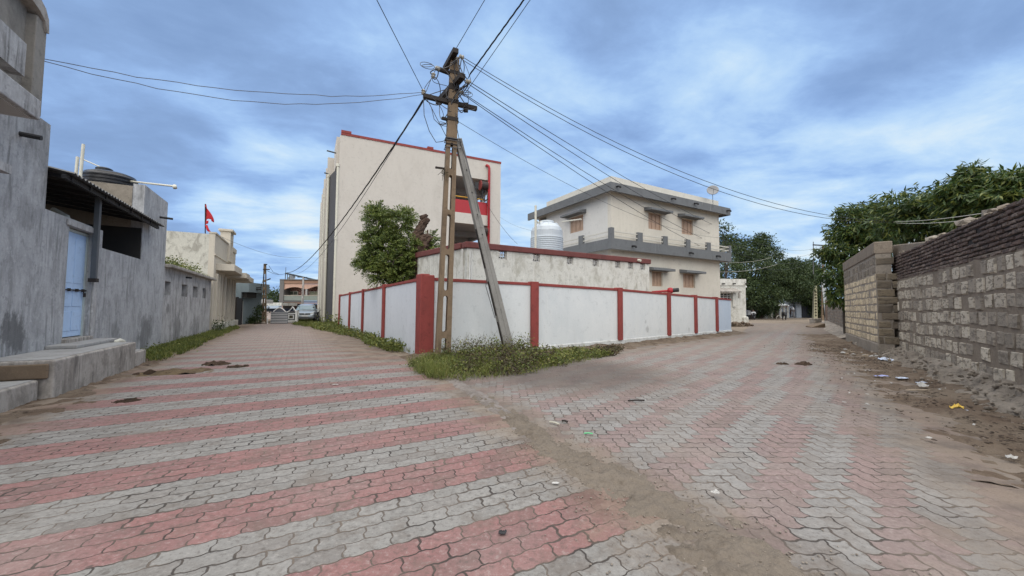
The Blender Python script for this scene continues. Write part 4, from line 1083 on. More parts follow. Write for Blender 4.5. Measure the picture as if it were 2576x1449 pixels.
for (a, b, c, d) in vh:
    m_ = MB(); m_.wall(AF, a, b, c, d, -.12, -.06, [(a+.03, b-.03, c+.03, d-.03)])
    cx, cz = (a+b)/2, (c+d)/2; rad = (b-a)/2
    for q_ in (math.pi/4, 3*math.pi/4, 5*math.pi/4, 7*math.pi/4):
        for w_ in (-.42, .42):
            pts = [AF.pt(cx, -.09, cz)]
            for k in range(1, 6):
                t = k/5; ang = q_+w_*math.sin(math.pi*t); pts.append(AF.pt(cx+math.cos(ang)*rad*1.28*t, -.09, cz+math.sin(ang)*rad*1.28*t))
            m_.tube(pts, .016, 5)
    m_.build('ventilator', m_schoolwhite, an)
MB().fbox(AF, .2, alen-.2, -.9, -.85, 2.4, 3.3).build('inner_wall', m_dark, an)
MB().tube([AF.pt(.10, .025, 1.2), AF.pt(.10, .025, 3.3)], .018, 6).tube([AF.pt(.17, .025, 1.2), AF.pt(.17, .025, 3.3)], .014, 6).build('conduit', m_white, an)
ls, lz = AF.hit(1581+28, 0)[0], 0
MB().tube([AF.pt(AF.hit(1602, 655)[0], .07, 3.50), AF.pt(AF.hit(1602, 655)[0], .22, 3.48)], .055, 10).build('spout', m_pipe, an)

# white ribbed tank on the annex roof
tb = at(1375.5, 640, 16.3); tb.z = 3.2
wt = thing('white_water_tank', tb, 'white ribbed plastic water tank standing on the annex roof', 'water tank')
MB().lathe(tb, [(.72, 0), (.72, .38)], 24).build('stand', m_plinthtop, wt)
rad = .5*(1417-1334)/FOC*16.3
pr = [(rad*.97, .38)]
for i in range(9): pr += [(rad*.97, .42+i*.085), (rad, .44+i*.085), (rad, .475+i*.085), (rad*.97, .495+i*.085)]
pr += [(rad*.96, 1.24), (rad*.96, 1.42), (rad*.88, 1.58), (rad*.66, 1.74), (rad*.40, 1.80)]
MB().lathe(tb, pr, 40).build('tank_body', m_tankwhite, wt, smooth=False)
lg = MB()
for i in range(8):
    a = i*math.pi/4+.2; q_ = tb+Vector((math.cos(a)*rad*.93, math.sin(a)*rad*.93, 1.42)); lg.bar(q_, tb+Vector((math.cos(a)*rad*.62, math.sin(a)*rad*.62, 1.76)), .16, .06)
lg.build('shoulder_ribs', m_tankwhite, wt)
MB().lathe(tb+Vector((0, 0, 1.79)), [(rad*.42, 0), (rad*.44, .04), (rad*.42, .10), (rad*.2, .13)], 24).build('lid', m_tankwhite, wt)
pa = at(1347.5, 517, 15.5); pb = Vector((pa.x, pa.y, 3.2))
MB().tube([pb, pa], .045, 8).tube([at(1347, 553, 15.5), at(1353, 560, 15.8), at(1362, 558, 16.1)], .03, 6).build('standpipe', m_pipe, wt)
MB().tube([at(1414, 558, 16.0), at(1462, 551.5, 15.0)], .03, 8).build('overflow_pipe', m_pipe, wt)

# ------------------------------------------------------------------ white two storey house
HU, HV = Vector((.87, .493)), Vector((-.493, .87))
Hc = Vector((4.92, 18.98))
HR = Frame(Hc, HU); HL = Frame(Hc, HV, True)     # right face, left face (outward to us)
hs = thing('white_house', (Hc.x, Hc.y, 0), 'two storey cream white house with dark grey balcony and overhanging flat roof', 'house')
def f8(x, y): return ((1900+x*.44854)*.67083, (600+y*.44854)*.67083)
RLEN, LLEN = 8.9, 5.65
win = {}
def wr(F_, xa, ya, xb, yb):
    s0, z1 = F_.hit(*f8(xa, ya)); s1, z0 = F_.hit(*f8(xb, yb)); return (min(s0, s1), max(s0, s1), z0, z1)
rw = [wr(HR, 1184, 432, 1298, 592), wr(HR, 1462, 487, 1560, 630), wr(HR, 1214, 931, 1304, 1062), wr(HR, 1475, 945, 1576, 1068)]
z2a = (rw[0][2]+rw[1][2])/2; z2b = (rw[0][3]+rw[1][3])/2; z1a = (rw[2][2]+rw[3][2])/2; z1b = (rw[2][3]+rw[3][3])/2
rw = [(rw[0][0], rw[0][1], z2a, z2b), (rw[1][0], rw[1][1], z2a, z2b), (rw[2][0], rw[2][1], z1a, z1b), (rw[3][0], rw[3][1], z1a, z1b)]
lw = [wr(HL, 527, 440, 640, 610)]; lw = [(lw[0][0], lw[0][1], z2a, z2b)]
MB().wall(HR, 0, RLEN, 0, 7.3, -.25, 0, rw).build('right_wall', m_house, hs)
MB().wall(HL, .252, LLEN, 0, 7.3, -.25, -.002, lw).build('left_wall', m_housecool, hs)
q0 = HR.pt(RLEN, 0, 0).xy
HE = Frame(q0, HV)
MB().fbox(HE, .26, LLEN+2, -.25, 0, 0, 7.2).build('end_wall', m_house, hs)
MB().fbox(HR, .26, RLEN-.26, -6.9, -6.7, 0, 7.2).build('back_wall', m_housecool, hs)
MB().fbox(HR, .3, RLEN-.3, -6.6, -.3, 4.2, 4.4).build('floor', m_soffit, hs)
MB().fbox(HL, LLEN, LLEN+1.6, -.5, -.3, 5.9, 7.0).fbox(HL, LLEN+1.3, LLEN+1.5, -.5, -.3, 4.2, 6.0).build('porch_beam', m_housecool, hs)
# roof slab with deep fascia and a set back parapet
OV = .46
def hbox(m_, s0, s1, t0, t1, z0, z1):     # s along HU from corner, t back along HV
    def P(s, t, z): q = Hc+HU*s+HV*t; return Vector((q.x, q.y, z))
    return m_.hexa([P(s0, t0, z0), P(s1, t0, z0), P(s1, t1, z0), P(s0, t1, z0), P(s0, t0, z1), P(s1, t0, z1), P(s1, t1, z1), P(s0, t1, z1)])
RB = LLEN+1.5
hbox(MB(), -OV+.08, RLEN+OV-.08, -OV+.08, RB, 7.24, 7.42).build('roof_slab', m_soffit, hs)
fs_ = MB(); hbox(fs_, -OV, RLEN+OV, -OV, -OV+.1, 7.10, 7.53); hbox(fs_, -OV, -OV+.1, -OV+.1, RB, 7.10, 7.53); hbox(fs_, RLEN+OV-.1, RLEN+OV, -OV+.1, RB, 7.10, 7.53)
fs_.build('roof_fascia', m_housegrey, hs)
pr = MB(); hbox(pr, 0, RLEN, -.0, .2, 7.421, 8.02); hbox(pr, 0, .2, .2, LLEN, 7.421, 8.02); hbox(pr, RLEN-.2, RLEN, .2, LLEN, 7.421, 8.02); hbox(pr, .2, RLEN-.2, LLEN-.2, LLEN, 7.421, 8.02)
pr.build('parapet', m_parapet, hs)
# balcony all round the first floor
zb, zt = 4.26, 4.78
hbox(MB(), -OV+.1, RLEN+OV-.1, -OV+.1, -.002, zb+.03, zb+.2).build('balcony_floor', m_soffit, hs)
hbox(MB(), -OV+.1, -.002, -.002, RB, zb+.03, zb+.2).build('balcony_floor', m_soffit, hs)
fb2 = MB(); hbox(fb2, -OV, RLEN+OV, -OV, -OV+.1, zb, zt); hbox(fb2, -OV, -OV+.1, -OV+.1, RB, zb, zt); hbox(fb2, RLEN+OV-.1, RLEN+OV, -OV+.1, 1.2, zb, zt)
fb2.build('balcony_fascia', m_housegrey, hs)
HRo = Frame(Hc-HV*OV, HU); HLo = Frame(Hc-HU*OV, HV, True)
def post_(*a): hbox(MB(), *a).build('balcony_post', m_housegrey, hs)
for xa, xb in ((1097, 1140), (1312, 1347), (1503, 1536), (1675, 1707)):
    s0 = HRo.hit(*f8(xa, 640))[0]; s1 = HRo.hit(*f8(xb, 640))[0]; sm_ = (s0+s1)/2; post_(sm_-.17, sm_+.17, -OV+.0-.003, -OV+.14, zt, zt+.46)
s0 = HLo.hit(*f8(617, 650))[0]; post_(-OV-.003, -OV+.14, s0-OV*0-.17+0, s0+.17, zt, zt+.46)
post_(-OV-.006, -OV+.20, -OV-.006, -OV+.20, zb+.003, zt+.52)
post_(RLEN+OV-.2, RLEN+OV+.003, -OV-.003, -OV+.14, zt, zt+.46); post_(RLEN+OV-.14, RLEN+OV+.003, .9, 1.2, zt, zt+.46)
rl = MB()
for dz_ in (.12, .33):
    hbox(rl, -OV+.2, RLEN+OV-.2, -OV+.04, -OV+.09, zt+dz_, zt+dz_+.05); hbox(rl, -OV+.04, -OV+.09, -OV+.2, RB, zt+dz_, zt+dz_+.05)
    hbox(rl, RLEN+OV-.09, RLEN+OV-.04, -OV+.14, .9, zt+dz_, zt+dz_+.05)
rl.build('balcony_rails', m_parapet, hs)
# windows with tan shutters, and the shades over them
for (F_, lst) in ((HR, rw), (HL, lw)):
    for (a, b, c, d) in lst:
        wf = MB().wall(F_, a, b, c, d, -.17, -.10, [(a+.05, b-.05, c+.05, d-.05)]).build('window', m_shutter, hs)
        k = 3
        for i in range(k):
            x0 = a+.05+(b-a-.1)*i/k; x1 = a+.05+(b-a-.1)*(i+1)/k
            lf = MB().fbox(F_, x0+.018, x1-.018, -.16, -.125, c+.06, d-.06)
            for q_ in (.12, .58): lf.fbox(F_, x0+.05, x1-.05, -.125, -.117, c+.06+(d-c-.12)*q_, c+.06+(d-c-.12)*(q_+.34))
            lf.build('shutter', m_shutter, wf)
        MB().fbox(F_, a+.02, b-.02, -.24, -.20, c, d).build('reveal', m_shutterline, wf)
        mid = (a+b)/2; up_ = d > 5
        sh = MB()
        q = [F_.pt(mid-.85, .0, d+.02), F_.pt(mid+.85, .0, d+.02), F_.pt(mid+.85, .50, d-.0), F_.pt(mid-.85, .50, d-.0), F_.pt(mid-.85, .0, d+.22), F_.pt(mid+.85, .0, d+.22), F_.pt(mid+.85, .50, d+.12), F_.pt(mid-.85, .50, d+.12)]
        sh.hexa(q); sh.build('window_shade', m_housegrey, hs, bevel=.01)
for (F_, x, y, o) in ((HRo, 918, 182, 0), (HRo, 1378, 283, 0), (HRo, 1568, 328, 0), (HRo, 1840, 400, 0), (HRo, 1050, 718, 0), (HRo, 1527, 763, 0), (HRo, 1753, 788, 0)):
    s, z = F_.hit(*f8(x, y)); z = 7.34 if y < 500 else 4.5; MB().tube([F_.pt(s, -.05, z), F_.pt(s, .10, z-.01), F_.pt(s+.03, .20, z-.03), F_.pt(s+.03, .23, z-.10)], .05, 8).build('water_spout', m_iron, hs, smooth=True)
dc = at(1793, 478, 22.2); d2 = thing('satellite_dish', dc, 'large grey satellite dish on the white house roof', 'satellite dish')
dish(dc, .5*(1769-1676)*.3009/FOC*22.2, (-.35, -1, .35), d2, plain('dish_mesh_grey', (.25, .25, .25), .6, .15), 7.3)

# small whitewashed building beyond the end of the compound wall
WB = Frame((at(1795, 800, 33.5).x, 33.5), (1, .12))
wb = thing('whitewashed_hut', (WB.p.x+2, 35, 0), 'small stained whitewashed flat roofed hut past the compound wall end', 'building')
def f9(x, y): return ((2650+x*.345)*.67083, (800+y*.345)*.67083)
def w9(xa, ya, xb, yb, o=0.0): return rect(WB, *f9(xa, ya), *f9(xb, yb), o)
r = w9(60, 712, 400, 815); e_ = w9(400, 735, 432, 1190)
MB().wall(WB, r[0], e_[1], -.1, r[3], -3, 0, [w9(150, 870, 275, 955)]).build('wall', m_annex, wb)
MB().fbox(WB, r[0], e_[1]+.02, -.2, .06, r[3]-.55, r[3]+.02).build('parapet', plaster('flaking_whitewash', (.66, .65, .6), (.2, .18, .15), .8, .6, None, 2.5, .3), wb)
q = w9(100, 812, 318, 865); MB().hexa([WB.pt(q[0], 0, q[2]+.3), WB.pt(q[1], 0, q[2]+.3), WB.pt(q[1], .7, q[2]), WB.pt(q[0], .7, q[2]), WB.pt(q[0], 0, q[3]), WB.pt(q[1], 0, q[3]), WB.pt(q[1], .7, q[2]+.12), WB.pt(q[0], .7, q[2]+.12)]).build('awning', m_plinth, wb)
q = w9(150, 872, 272, 952); g2 = MB()
for i in range(5): z = q[2]+(q[3]-q[2])*i/4; g2.tube([WB.pt(q[0], -.1, z), WB.pt(q[1], -.1, z)], .025, 5)
for i in range(4): s = q[0]+(q[1]-q[0])*i/3; g2.tube([WB.pt(s, -.1, q[2]), WB.pt(s, -.1, q[3])], .03, 5)
g2.build('window_grille', m_white, wb)
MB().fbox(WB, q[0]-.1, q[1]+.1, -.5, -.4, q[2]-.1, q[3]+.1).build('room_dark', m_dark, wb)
MB().fbox(WB, q[1]+.02, q[1]+.35, .0, .12, q[2]-.5, q[3]+.1).build('jamb_pier', m_annex, wb)
s_, z_ = WB.hit(*f9(352, 890)); MB().fbox(WB, s_-.1, s_+.1, .0, .03, z_-.25, z_+.25).build('meter_plate', m_plinth, wb)
s_, z_ = WB.hit(*f9(445, 798)); MB().tube([WB.pt(e_[1], -.3, z_+.05), WB.pt(s_+.1, -.3, z_)], .09, 6).build('gutter_end', m_white, wb)
for x in (170, 285, 420):
    s_, z_ = WB.hit(*f9(x, 765)); MB().tube([WB.pt(s_, .0, z_), WB.pt(s_-.1, .45, z_-.03)], .06, 6).build('water_spout', m_ironbrown, wb)
MB().fbox(WB, e_[1]-.35, e_[1]+.12, -.6, .18, -.1, .75).build('corner_buttress', m_annex, wb, bevel=.1)
# ------------------------------------------------------------------ utility pole with its prop
pb0 = gp(1113, 905); ptop = at(1144, 146, 10.25)
up = thing('utility_pole', pb0, 'tall brown concrete utility pole with slotted shaft and tangled crossarms', 'utility pole')
ax = (ptop-pb0); PH = ax.length; ax.normalize()
psx = Vector((math.cos(math.radians(20)), -math.sin(math.radians(20))*-1, 0))     # width direction of the slotted face
psx = (psx-ax*psx.dot(ax)).normalized(); psy = ax.cross(psx)
def pole_at(y):            # distance along the shaft at picture row y
    lo_, hi_ = 0.0, PH
    for _ in range(40):
        m_ = (lo_+hi_)/2; P = pb0+ax*m_-Vector((0, 0, EYE)); v = CAM_M.transposed() @ P
        yy = 724.5-FOC*v.y/-v.z
        if yy > y: lo_ = m_
        else: hi_ = m_
    return (lo_+hi_)/2
def slotted(mb, base, ax, sx, sy, H, w0, w1, t0, t1, slots, through=True, dy=.0):
    hs_ = [0.0]
    for a, b, hw in slots:
        e_ = min(hw, (b-a)/2); hs_ += [a+e_*(1-math.cos(k*math.pi/16)) for k in range(9)]+[b-e_*(1-math.cos(k*math.pi/16)) for k in range(9)]
    hs_ = sorted(set(hs_+[H, -.4]))
    def hole(hh):
        for a, b, hw in slots:
            if a < hh < b:
                e = min(hh-a, b-hh); return hw*math.sqrt(max(0, 1-(1-min(1, e/hw))**2)) if e < hw else hw
        return 0.0
    prev = None
    for hh in hs_:
        w_ = w0+(w1-w0)*max(hh, 0)/H; t_ = t0+(t1-t0)*max(hh, 0)/H; ho = hole(hh); c = base+ax*hh
        ring = []
        for sgn in (-1, 1):
            a = c+sx*sgn*w_/2; b = c+sx*sgn*ho
            ring.append([a-sy*t_/2, b-sy*t_/2, b+sy*t_/2, a+sy*t_/2])
        if prev:
            for q in (0, 1):
                A, B = prev[q], ring[q]
                mb.add(A+B, [(0, 1, 5, 4), (2, 3, 7, 6), (3, 0, 4, 7)]+([(1, 2, 6, 5)] if True else []))
        prev = ring
    w_ = w1; c = base+ax*H
    mb.add([c-sx*w_/2-sy*t1/2, c+sx*w_/2-sy*t1/2, c+sx*w_/2+sy*t1/2, c-sx*w_/2+sy*t1/2], [(0, 1, 2, 3)])
    return mb
sl_ = [(pole_at(b), pole_at(a), hw) for a, b, hw in ((430, 362, .036), (530, 443, .045), (628, 541, .05), (731, 641, .056), (835, 744, .06), (902, 849, .064))]
sl_ = [(min(a, b), max(a, b), h_) for a, b, h_ in sl_]
sl_[0] = (pole_at(428), pole_at(362), .036)
shaft = slotted(MB(), pb0, ax, psx, psy, PH, .40, .23, .24, .17, sl_).build('shaft', m_pole, up)
def band(y, hgt, grow=.03):
    hh = pole_at(y); c = pb0+ax*hh; w_ = .40+(.23-.40)*hh/PH+grow; t_ = .24-.07*hh/PH+grow
    return MB().hexa([c+psx*sx_*w_/2+psy*sy_*t_/2+ax*a for a in (-hgt/2, hgt/2) for sx_, sy_ in ((-1, -1), (1, -1), (1, 1), (-1, 1))]).build('clamp', m_ironbrown, up)
for y, g_ in ((186, .09), (222, .16), (258, .10), (302, .10), (352, .05), (366, .03)): band(y, g_)
def zat(px, y): return None
zt = ptop.z-.06
arms = []
def arm(p, q, a, b, name='crossarm'):
    return MB().bar(p, q, a, b).build(name, m_ironbrown, up, bevel=.006)
arm1 = (gp(1147, 126, zt), gp(1120, 174, zt)); arm(*arm1, .15, .13)
z2 = at(1140, 215, 10.3).z; arm2 = (gp(1164, 190, z2), gp(1102, 258, z2)); arm(*arm2, .16, .14)
z3 = at(1135, 258, 10.25).z; arm3 = (gp(1065, 241, z3), gp(1199, 274, z3)); arm(*arm3, .11, .11)
z4 = at(1139, 186, 10.3).z; arm4 = (gp(1099, 172, z4), gp(1136, 186, z4)); arm(*arm4, .09, .09)
z5 = at(1131, 302, 10.3).z; arm(gp(1111, 297, z5), gp(1153, 308, z5), .07, .07, 'bracket')
z6 = at(1120, 425, 10.3).z; arm(gp(1095, 421, z6), gp(1137, 427, z6), .05, .05, 'bracket')
arm3m = gp(1172, 268, z3); MB().box(arm3m.x-.06, arm3m.x+.06, arm3m.y-.04, arm3m.y+.04, arm3m.z-.16, arm3m.z+.10).build('fuse_box', m_iron, up, bevel=.01)
def insul(c, d=(0, 0, 1)):
    c = Vector(c); d = Vector(d).normalized()
    pts = [c+d*(k*.035-.07) for k in range(5)]
    return MB().tube(pts, [.03, .062, .035, .062, .03], 10).build('insulator', m_porcelain, up)
ins = {}
A1n, A1f, A2n, A2f, A3l, A3r, A4l = arm1[0], arm1[1], arm2[0], arm2[1], arm3[0], arm3[1], arm4[0]
for c, d in ((at(1161, 143, 9.9), (1, .3, -.2)), (at(1178, 205, 9.95), (1, .3, 0)), (at(1160, 232, 10.2), (1, .3, 0)), (A3l+Vector((0, 0, .10)), (0, 0, 1)), (at(1101, 172, 10.0), (-1, 0, .3)), (at(1090, 190, 10.0), (.2, 0, 1)), (at(1147, 150, 10.15), (0, 0, 1))):
    insul(c, d)
MB().tube([A2n+Vector((0, 0, .06)), at(1176, 200, 9.92), at(1183, 186, 9.9)], .016, 6).build('strain_clamp', m_iron, up)
# tangle of jumper wires
rng = random.Random(11); tg = MB()
tn = [at(x, y, Y) for x, y, Y in ((1101, 172, 10.0), (1090, 190, 10.0), (1146, 150, 10.1), (1161, 143, 9.9), (1178, 205, 9.95), (1160, 232, 10.2), (1065, 240, 9.95), (1104, 256, 10.9), (1140, 222, 10.2), (1137, 262, 10.2), (1172, 268, 10.4), (1195, 274, 10.5), (1135, 300, 10.3), (1115, 298, 10.2))]
def curl(a, b, bow, n=12):
    pts = []
    o1 = Vector((rng.uniform(-1, 1), rng.uniform(-.6, .6), rng.uniform(-1, .6)))*bow; o2 = Vector((rng.uniform(-1, 1), rng.uniform(-.6, .6), rng.uniform(-1, .6)))*bow
    for i in range(n+1):
        t = i/n; pts.append(a*(1-t)**3+(a+o1)*3*t*(1-t)**2+(b+o2)*3*t*t*(1-t)+b*t**3)
    return pts
pairs = [(0, 1), (0, 1), (0, 2), (0, 6), (1, 6), (2, 3), (2, 4), (3, 4), (4, 5), (4, 5), (4, 8), (5, 9), (5, 10), (8, 9), (8, 5), (8, 6), (6, 7), (7, 9), (10, 11), (10, 9), (12, 9), (12, 13), (13, 9), (7, 13), (6, 13), (3, 5), (8, 7), (4, 10), (1, 8), (1, 7), (3, 4), (4, 9), (5, 9), (5, 4), (10, 5), (9, 7), (9, 10), (4, 8), (3, 8), (0, 8), (6, 9), (2, 5)]
for a, b in pairs:
    tg.tube(curl(tn[a], tn[b], rng.uniform(.15, .55)), rng.choice((.008, .011, .014)), 5)
for x, y, Y in ((1075, 165, 9.9), (1172, 235, 10.1), (1115, 312, 10.1)):
    c = at(x, y, Y)
    for k in range(2):
        r_ = rng.uniform(.07, .15); pts = [c+Vector((math.cos(t)*r_*1.2, .1*math.sin(t+k), math.sin(t)*r_*.8)) for t in [i*.5 for i in range(13)]]
        tg.tube(pts, .008, 5)
tg.tube([A3l, at(1067, 290, 9.95), at(1080, 330, 10.05), at(1097, 358, 10.1), at(1112, 356, 10.2), at(1124, 352, 10.25)], .010, 5)
tg.tube([A3l+Vector((.05, 0, 0)), at(1085, 270, 10), at(1092, 300, 10.05), at(1110, 318, 10.1), at(1128, 305, 10.2)], .009, 5)
tg.tube([at(1072, 245, 9.96), at(1100, 300, 10.05), at(1127, 352, 10.25)], .009, 5)
tg.tube([at(1145, 282, 10.2), at(1147, 310, 10.2), at(1155, 350, 10.25), at(1172, 400, 10.4), at(1181, 460, 10.5)], .009, 5)
tg.build('jumper_wires', plain('dark_jumper', (.05, .05, .055), .5), up)
dw = MB()
for k in range(26):
    c = at(1118+rng.uniform(-6, 10), 428+rng.uniform(-4, 6), 10.15)
    dw.tube([c, c+Vector((rng.uniform(-.2, .12), rng.uniform(-.1, .1), rng.uniform(-.35, .05)))], .006, 4)
dw.build('dry_creeper', m_weedbrown, up)
# prop
ks = thing('prop_pole', gp(1284, 892), 'pale concrete prop leaning against the brown utility pole', 'pole')
b0, b1 = gp(1284, 896), at(1152, 350, 10.35)
kx = (b1-b0).normalized(); kH = (b1-b0).length
ksx = Vector((.80, .42, 0)); ksx = (ksx-kx*ksx.dot(kx)).normalized(); ksy = kx.cross(ksx)
pst = MB()
slotted(pst, b0-kx*.25, kx, ksx, ksy, kH+.25, .29, .19, .20, .13, [])
pst.build('shaft', m_strut, ks, bevel=.012)
for a, b in ((.20, .36), (.42, .60), (.04, .17)):
    mid = [b0+kx*kH*q-ksx*(wl/2-.004) for q, wl in ((a, .29-.1*a), (b, .29-.1*b))]
    MB().bar(mid[0], mid[1], .02, .09, upv=tuple(ksy)).build('recess', m_ironbrown, ks)
bo = MB()
for q in (.97, .86, .76, .66, .57):
    p = b0+kx*kH*q+ksy*-(.10-.035*q+.001); bo.tube([p-ksy*.0, p-ksy*.012], .018, 8); p2 = b0+kx*kH*q+ksy*(.10-.035*q+.001); bo.tube([p2, p2+ksy*.012], .018, 8)
bo.build('bolt_holes', m_iron, ks)
kw = MB()
for y in (352, 357, 375):
    c = pb0+ax*pole_at(y); kw.tube([c-psx*.17-psy*.12, c+psx*.15-psy*.13, at(1160, y-1, 10.2), at(1158, y, 10.45), c+psx*.15+psy*.12, c-psx*.17+psy*.12, c-psx*.17-psy*.12], .012, 5)
kw.build('tie_wire', m_wiregrey, ks)
kc = [at(1160, 352, 10.2), at(1172, 395, 10.25), at(1183, 440, 10.35), at(1196, 478, 10.45), at(1206, 540, 10.6), at(1222, 610, 10.85), at(1226, 680, 11.05), at(1222, 720, 11.15), at(1238, 775, 11.3), at(1245, 800, 11.4)]
MB().tube(kc, .011, 5).build('earth_wire', m_wiregrey, ks)
q_ = at(1199, 467, 10.42); MB().box(q_.x-.04, q_.x+.05, q_.y-.03, q_.y+.03, q_.z-.09, q_.z+.09).build('junction_box', m_iron, ks)

# ------------------------------------------------------------------ overhead cables
CG = 'overhead cables fixed to the utility pole'
def sagline(a, b, sag, n=22, kink=0.0, rg=None):
    pts = []
    for i in range(n+1):
        t = i/n; p = a.lerp(b, t); p = p-Vector((0, 0, sag*4*t*(1-t)))
        if kink and 0 < i < n: p = p+Vector((0, 0, rg.uniform(-kink, kink)))
        pts.append(p)
    return pts
def cable(a, b, sag, r, label, mat=m_wire, kink=0.0, extra=None, grp=CG):
    m_ = MB().tube(sagline(a, b, sag, kink=kink, rg=rng), r*.78, 5)
    if extra: extra(m_)
    o = m_.build('overhead_cable', mat)
    return tag(o, label, 'cable', grp)
def beyond(a, px, py, z, k=1.6):
    b = gp(px, py, z); return a+(b-a)*k
cable(A3l+Vector((0, 0, .12)), beyond(A3l, 945, 2, 7.4, 2.0), -.0, .011, 'dark cable climbing steeply to the upper left from the left crossarm end')
cable(at(1122, 165, 10.2), beyond(at(1122, 165, 10.2), 1218, 2, 9.1, 2.2), .0, .011, 'thin cable rising to the upper right from the pole top')
def twist(a, b, r, sag, off=.014, n=70):
    m_ = MB()
    for ph in (0, 2.1, 4.2):
        pts = []
        for i in range(n+1):
            t = i/n; p = a.lerp(b, t)-Vector((0, 0, sag*4*t*(1-t))); an_ = ph+t*n*.55
            pts.append(p+Vector((math.cos(an_)*off*.6, math.cos(an_)*off*.4, math.sin(an_)*off)))
        m_.tube(pts, r, 4)
    return m_
a = at(1183, 186, 9.9); o = twist(a, beyond(a, 1316, 2, 8.2, 2.0), .011, 0).build('overhead_cable', m_wire)
tag(o, 'thick twisted black cable running up to the top edge right of the pole', 'cable', CG)
cable(at(1168, 238, 10.1), beyond(at(1168, 238, 10.1), 1332, 2, 8.3, 2.0), .0, .010, 'thin cable close beside the thick twisted one above the pole')
hA = LF.pt(-1.1, -.1, 6.0)
w5 = at(110, 148, 6.75); w6 = at(110, 153.5, 6.75)
cable(A3l+Vector((0, 0, .1)), w5, .33, .009, 'upper of two slack cables from the grey house to the pole', m_wiregrey, .02)
cable(A3l+Vector((0, 0, .04)), w6, .50, .009, 'lower of two slack cables from the grey house to the pole', m_wiregrey, .02)
# bundle down the left street to the far pole
fp = at(667.5, 680, 29.5)
far1 = at(724, 690, 24.0)
o = twist(at(1068, 249, 9.98), at(722, 686, 44), .013, 1.15, .018, 160); o.tube(sagline(at(722, 686, 44), at(672, 681, 29.5), .25), .016, 5)
o = o.build('overhead_cable', m_wire); tag(o, 'thick twisted black bundle dropping across the school front to the pink house', 'cable', CG)
cable(at(1063, 251, 9.98), at(730, 688, 44), 1.5, .012, 'thin slack cable beside the thick bundle across the school front')
cable(at(526, 581, 20.4), at(760, 647, 40), .5, .012, 'faint thin cable from the red flag towards the far houses', m_wiregrey)
# to the right
rp_end = at(2062, 622, 52)
tr = at(2246, 556, 15.2)
a = at(1168, 146, 9.95)
cable(a, at(2247, 557, 15.2), 1.05, .011, 'upper of the paired cables sweeping right to the tree behind the wall', m_wire)
cable(at(1166, 152, 9.95), at(2247, 560, 15.2), 1.16, .011, 'lower of the paired cables sweeping right to the tree behind the wall', m_wire)
cable(at(2247, 557, 15.2), RF.pt(-3.2, -1.0, at(2400, 566, 8.2).z+.05), .10, .012, 'upper pale cable crossing in front of the tree above the brick wall', m_wirepale)
cable(at(2247, 560, 15.2), RF.pt(-2.7, -1.0, at(2372, 575, 8.6).z-.0), .12, .012, 'lower pale cable crossing in front of the tree above the brick wall', m_wirepale)
for (x, y, Y, ex, ey, sg, lb) in ((1183, 207, 9.95, 2052, 623, 1.9, 'highest of the cables slanting down across the white house roof'), (1181, 213, 9.95, 2048, 634, 2.3, 'second cable slanting down across the white house roof to the far pole'),
                              (1163, 233, 10.2, 2052, 645, 2.5, 'third cable slanting across the white house front to the far pole'), (1164, 237, 10.2, 2046, 652, 2.9, 'lowest cable slanting across the white house balcony to the far pole')):
    cable(at(x, y, Y), at(ex, ey, 52), sg, .013, lb)
cable(at(1153, 306, 10.3), HRo.pt(HRo.hit(*f8(1770, 665))[0], .0, 5.6), .65, .008, 'thin service cable from the low bracket to the white house corner')
cable(at(1199, 470, 10.42), at(1302, 614, 15.0), .15, .007, 'thin cable dropping from the prop to the annex roof')
cable(HL.pt(LLEN+1.2, 0, 6.4), at(1258, 546, 31.5), .2, .009, 'thin cable between the white house porch and the school', m_wiregrey)
cable(WB.pt(-2, -.5, 5.8), at(1940, 648, 50), .5, .02, 'upper pale cable from the hut into the dark trees', m_wirepale)
cable(WB.pt(-2, -.5, 4.8), at(1955, 665, 50), .5, .02, 'lower pale cable from the hut into the dark trees', m_wirepale)

# ------------------------------------------------------------------ far poles
def lattice(name, x, ybase, ytop, w_, label, Y=None, arms_=(), mat=m_pole, group=None, slots=6):
    b = gp(x, ybase) if Y is None else Vector((at(x, 778, Y).x, Y, 0))
    t = at(x+1.5, ytop, b.y)
    o = thing(name, b, label, 'utility pole', group)
    H_ = t.z; sl = []
    for i in range(slots):
        a = H_*(.06+.80*i/slots); sl.append((a, a+H_*.80/slots*.80, w_*.27))
    slotted(MB(), b, Vector(((t.x-b.x)/H_, 0, 1)).normalized(), Vector((1, 0, 0)), Vector((0, 1, 0)), H_, w_, w_*.55, w_*.6, w_*.45, sl).build('shaft', mat, o)
    for (xa, ya, xb, yb) in arms_:
        MB().bar(at(xa, ya, b.y-.1), at(xb, yb, b.y-.1), .07, .08).build('crossarm', m_ironbrown, o)
    return o, b, t
def p4(x, y): return (603.7+x*.1389, 637.3+y*.1389)
lp_, b_, t_ = lattice('utility_pole', 665, 814.5, 663.5, .27, 'slim slotted concrete pole standing in front of the pale green shed', None, ((*p4(420, 290), *p4(535, 292)), (*p4(440, 205), *p4(490, 200)), (*p4(485, 485), *p4(552, 460))))
jw = MB(); jw.tube([at(*p4(432, 310), 29.4), at(*p4(420, 480), 29.4), at(*p4(375, 620), 29.4), at(*p4(350, 665), 29.4), at(*p4(330, 640), 30)], .02, 5); jw.tube([at(*p4(520, 220), 29.4), at(*p4(600, 340), 29.6), at(*p4(700, 378), 30)], .014, 5); jw.tube([at(*p4(440, 210), 29.4), at(*p4(428, 500), 29.4), at(*p4(425, 600), 29.4)], .014, 5)
jw.build('hanging_wires', m_wire, lp_)
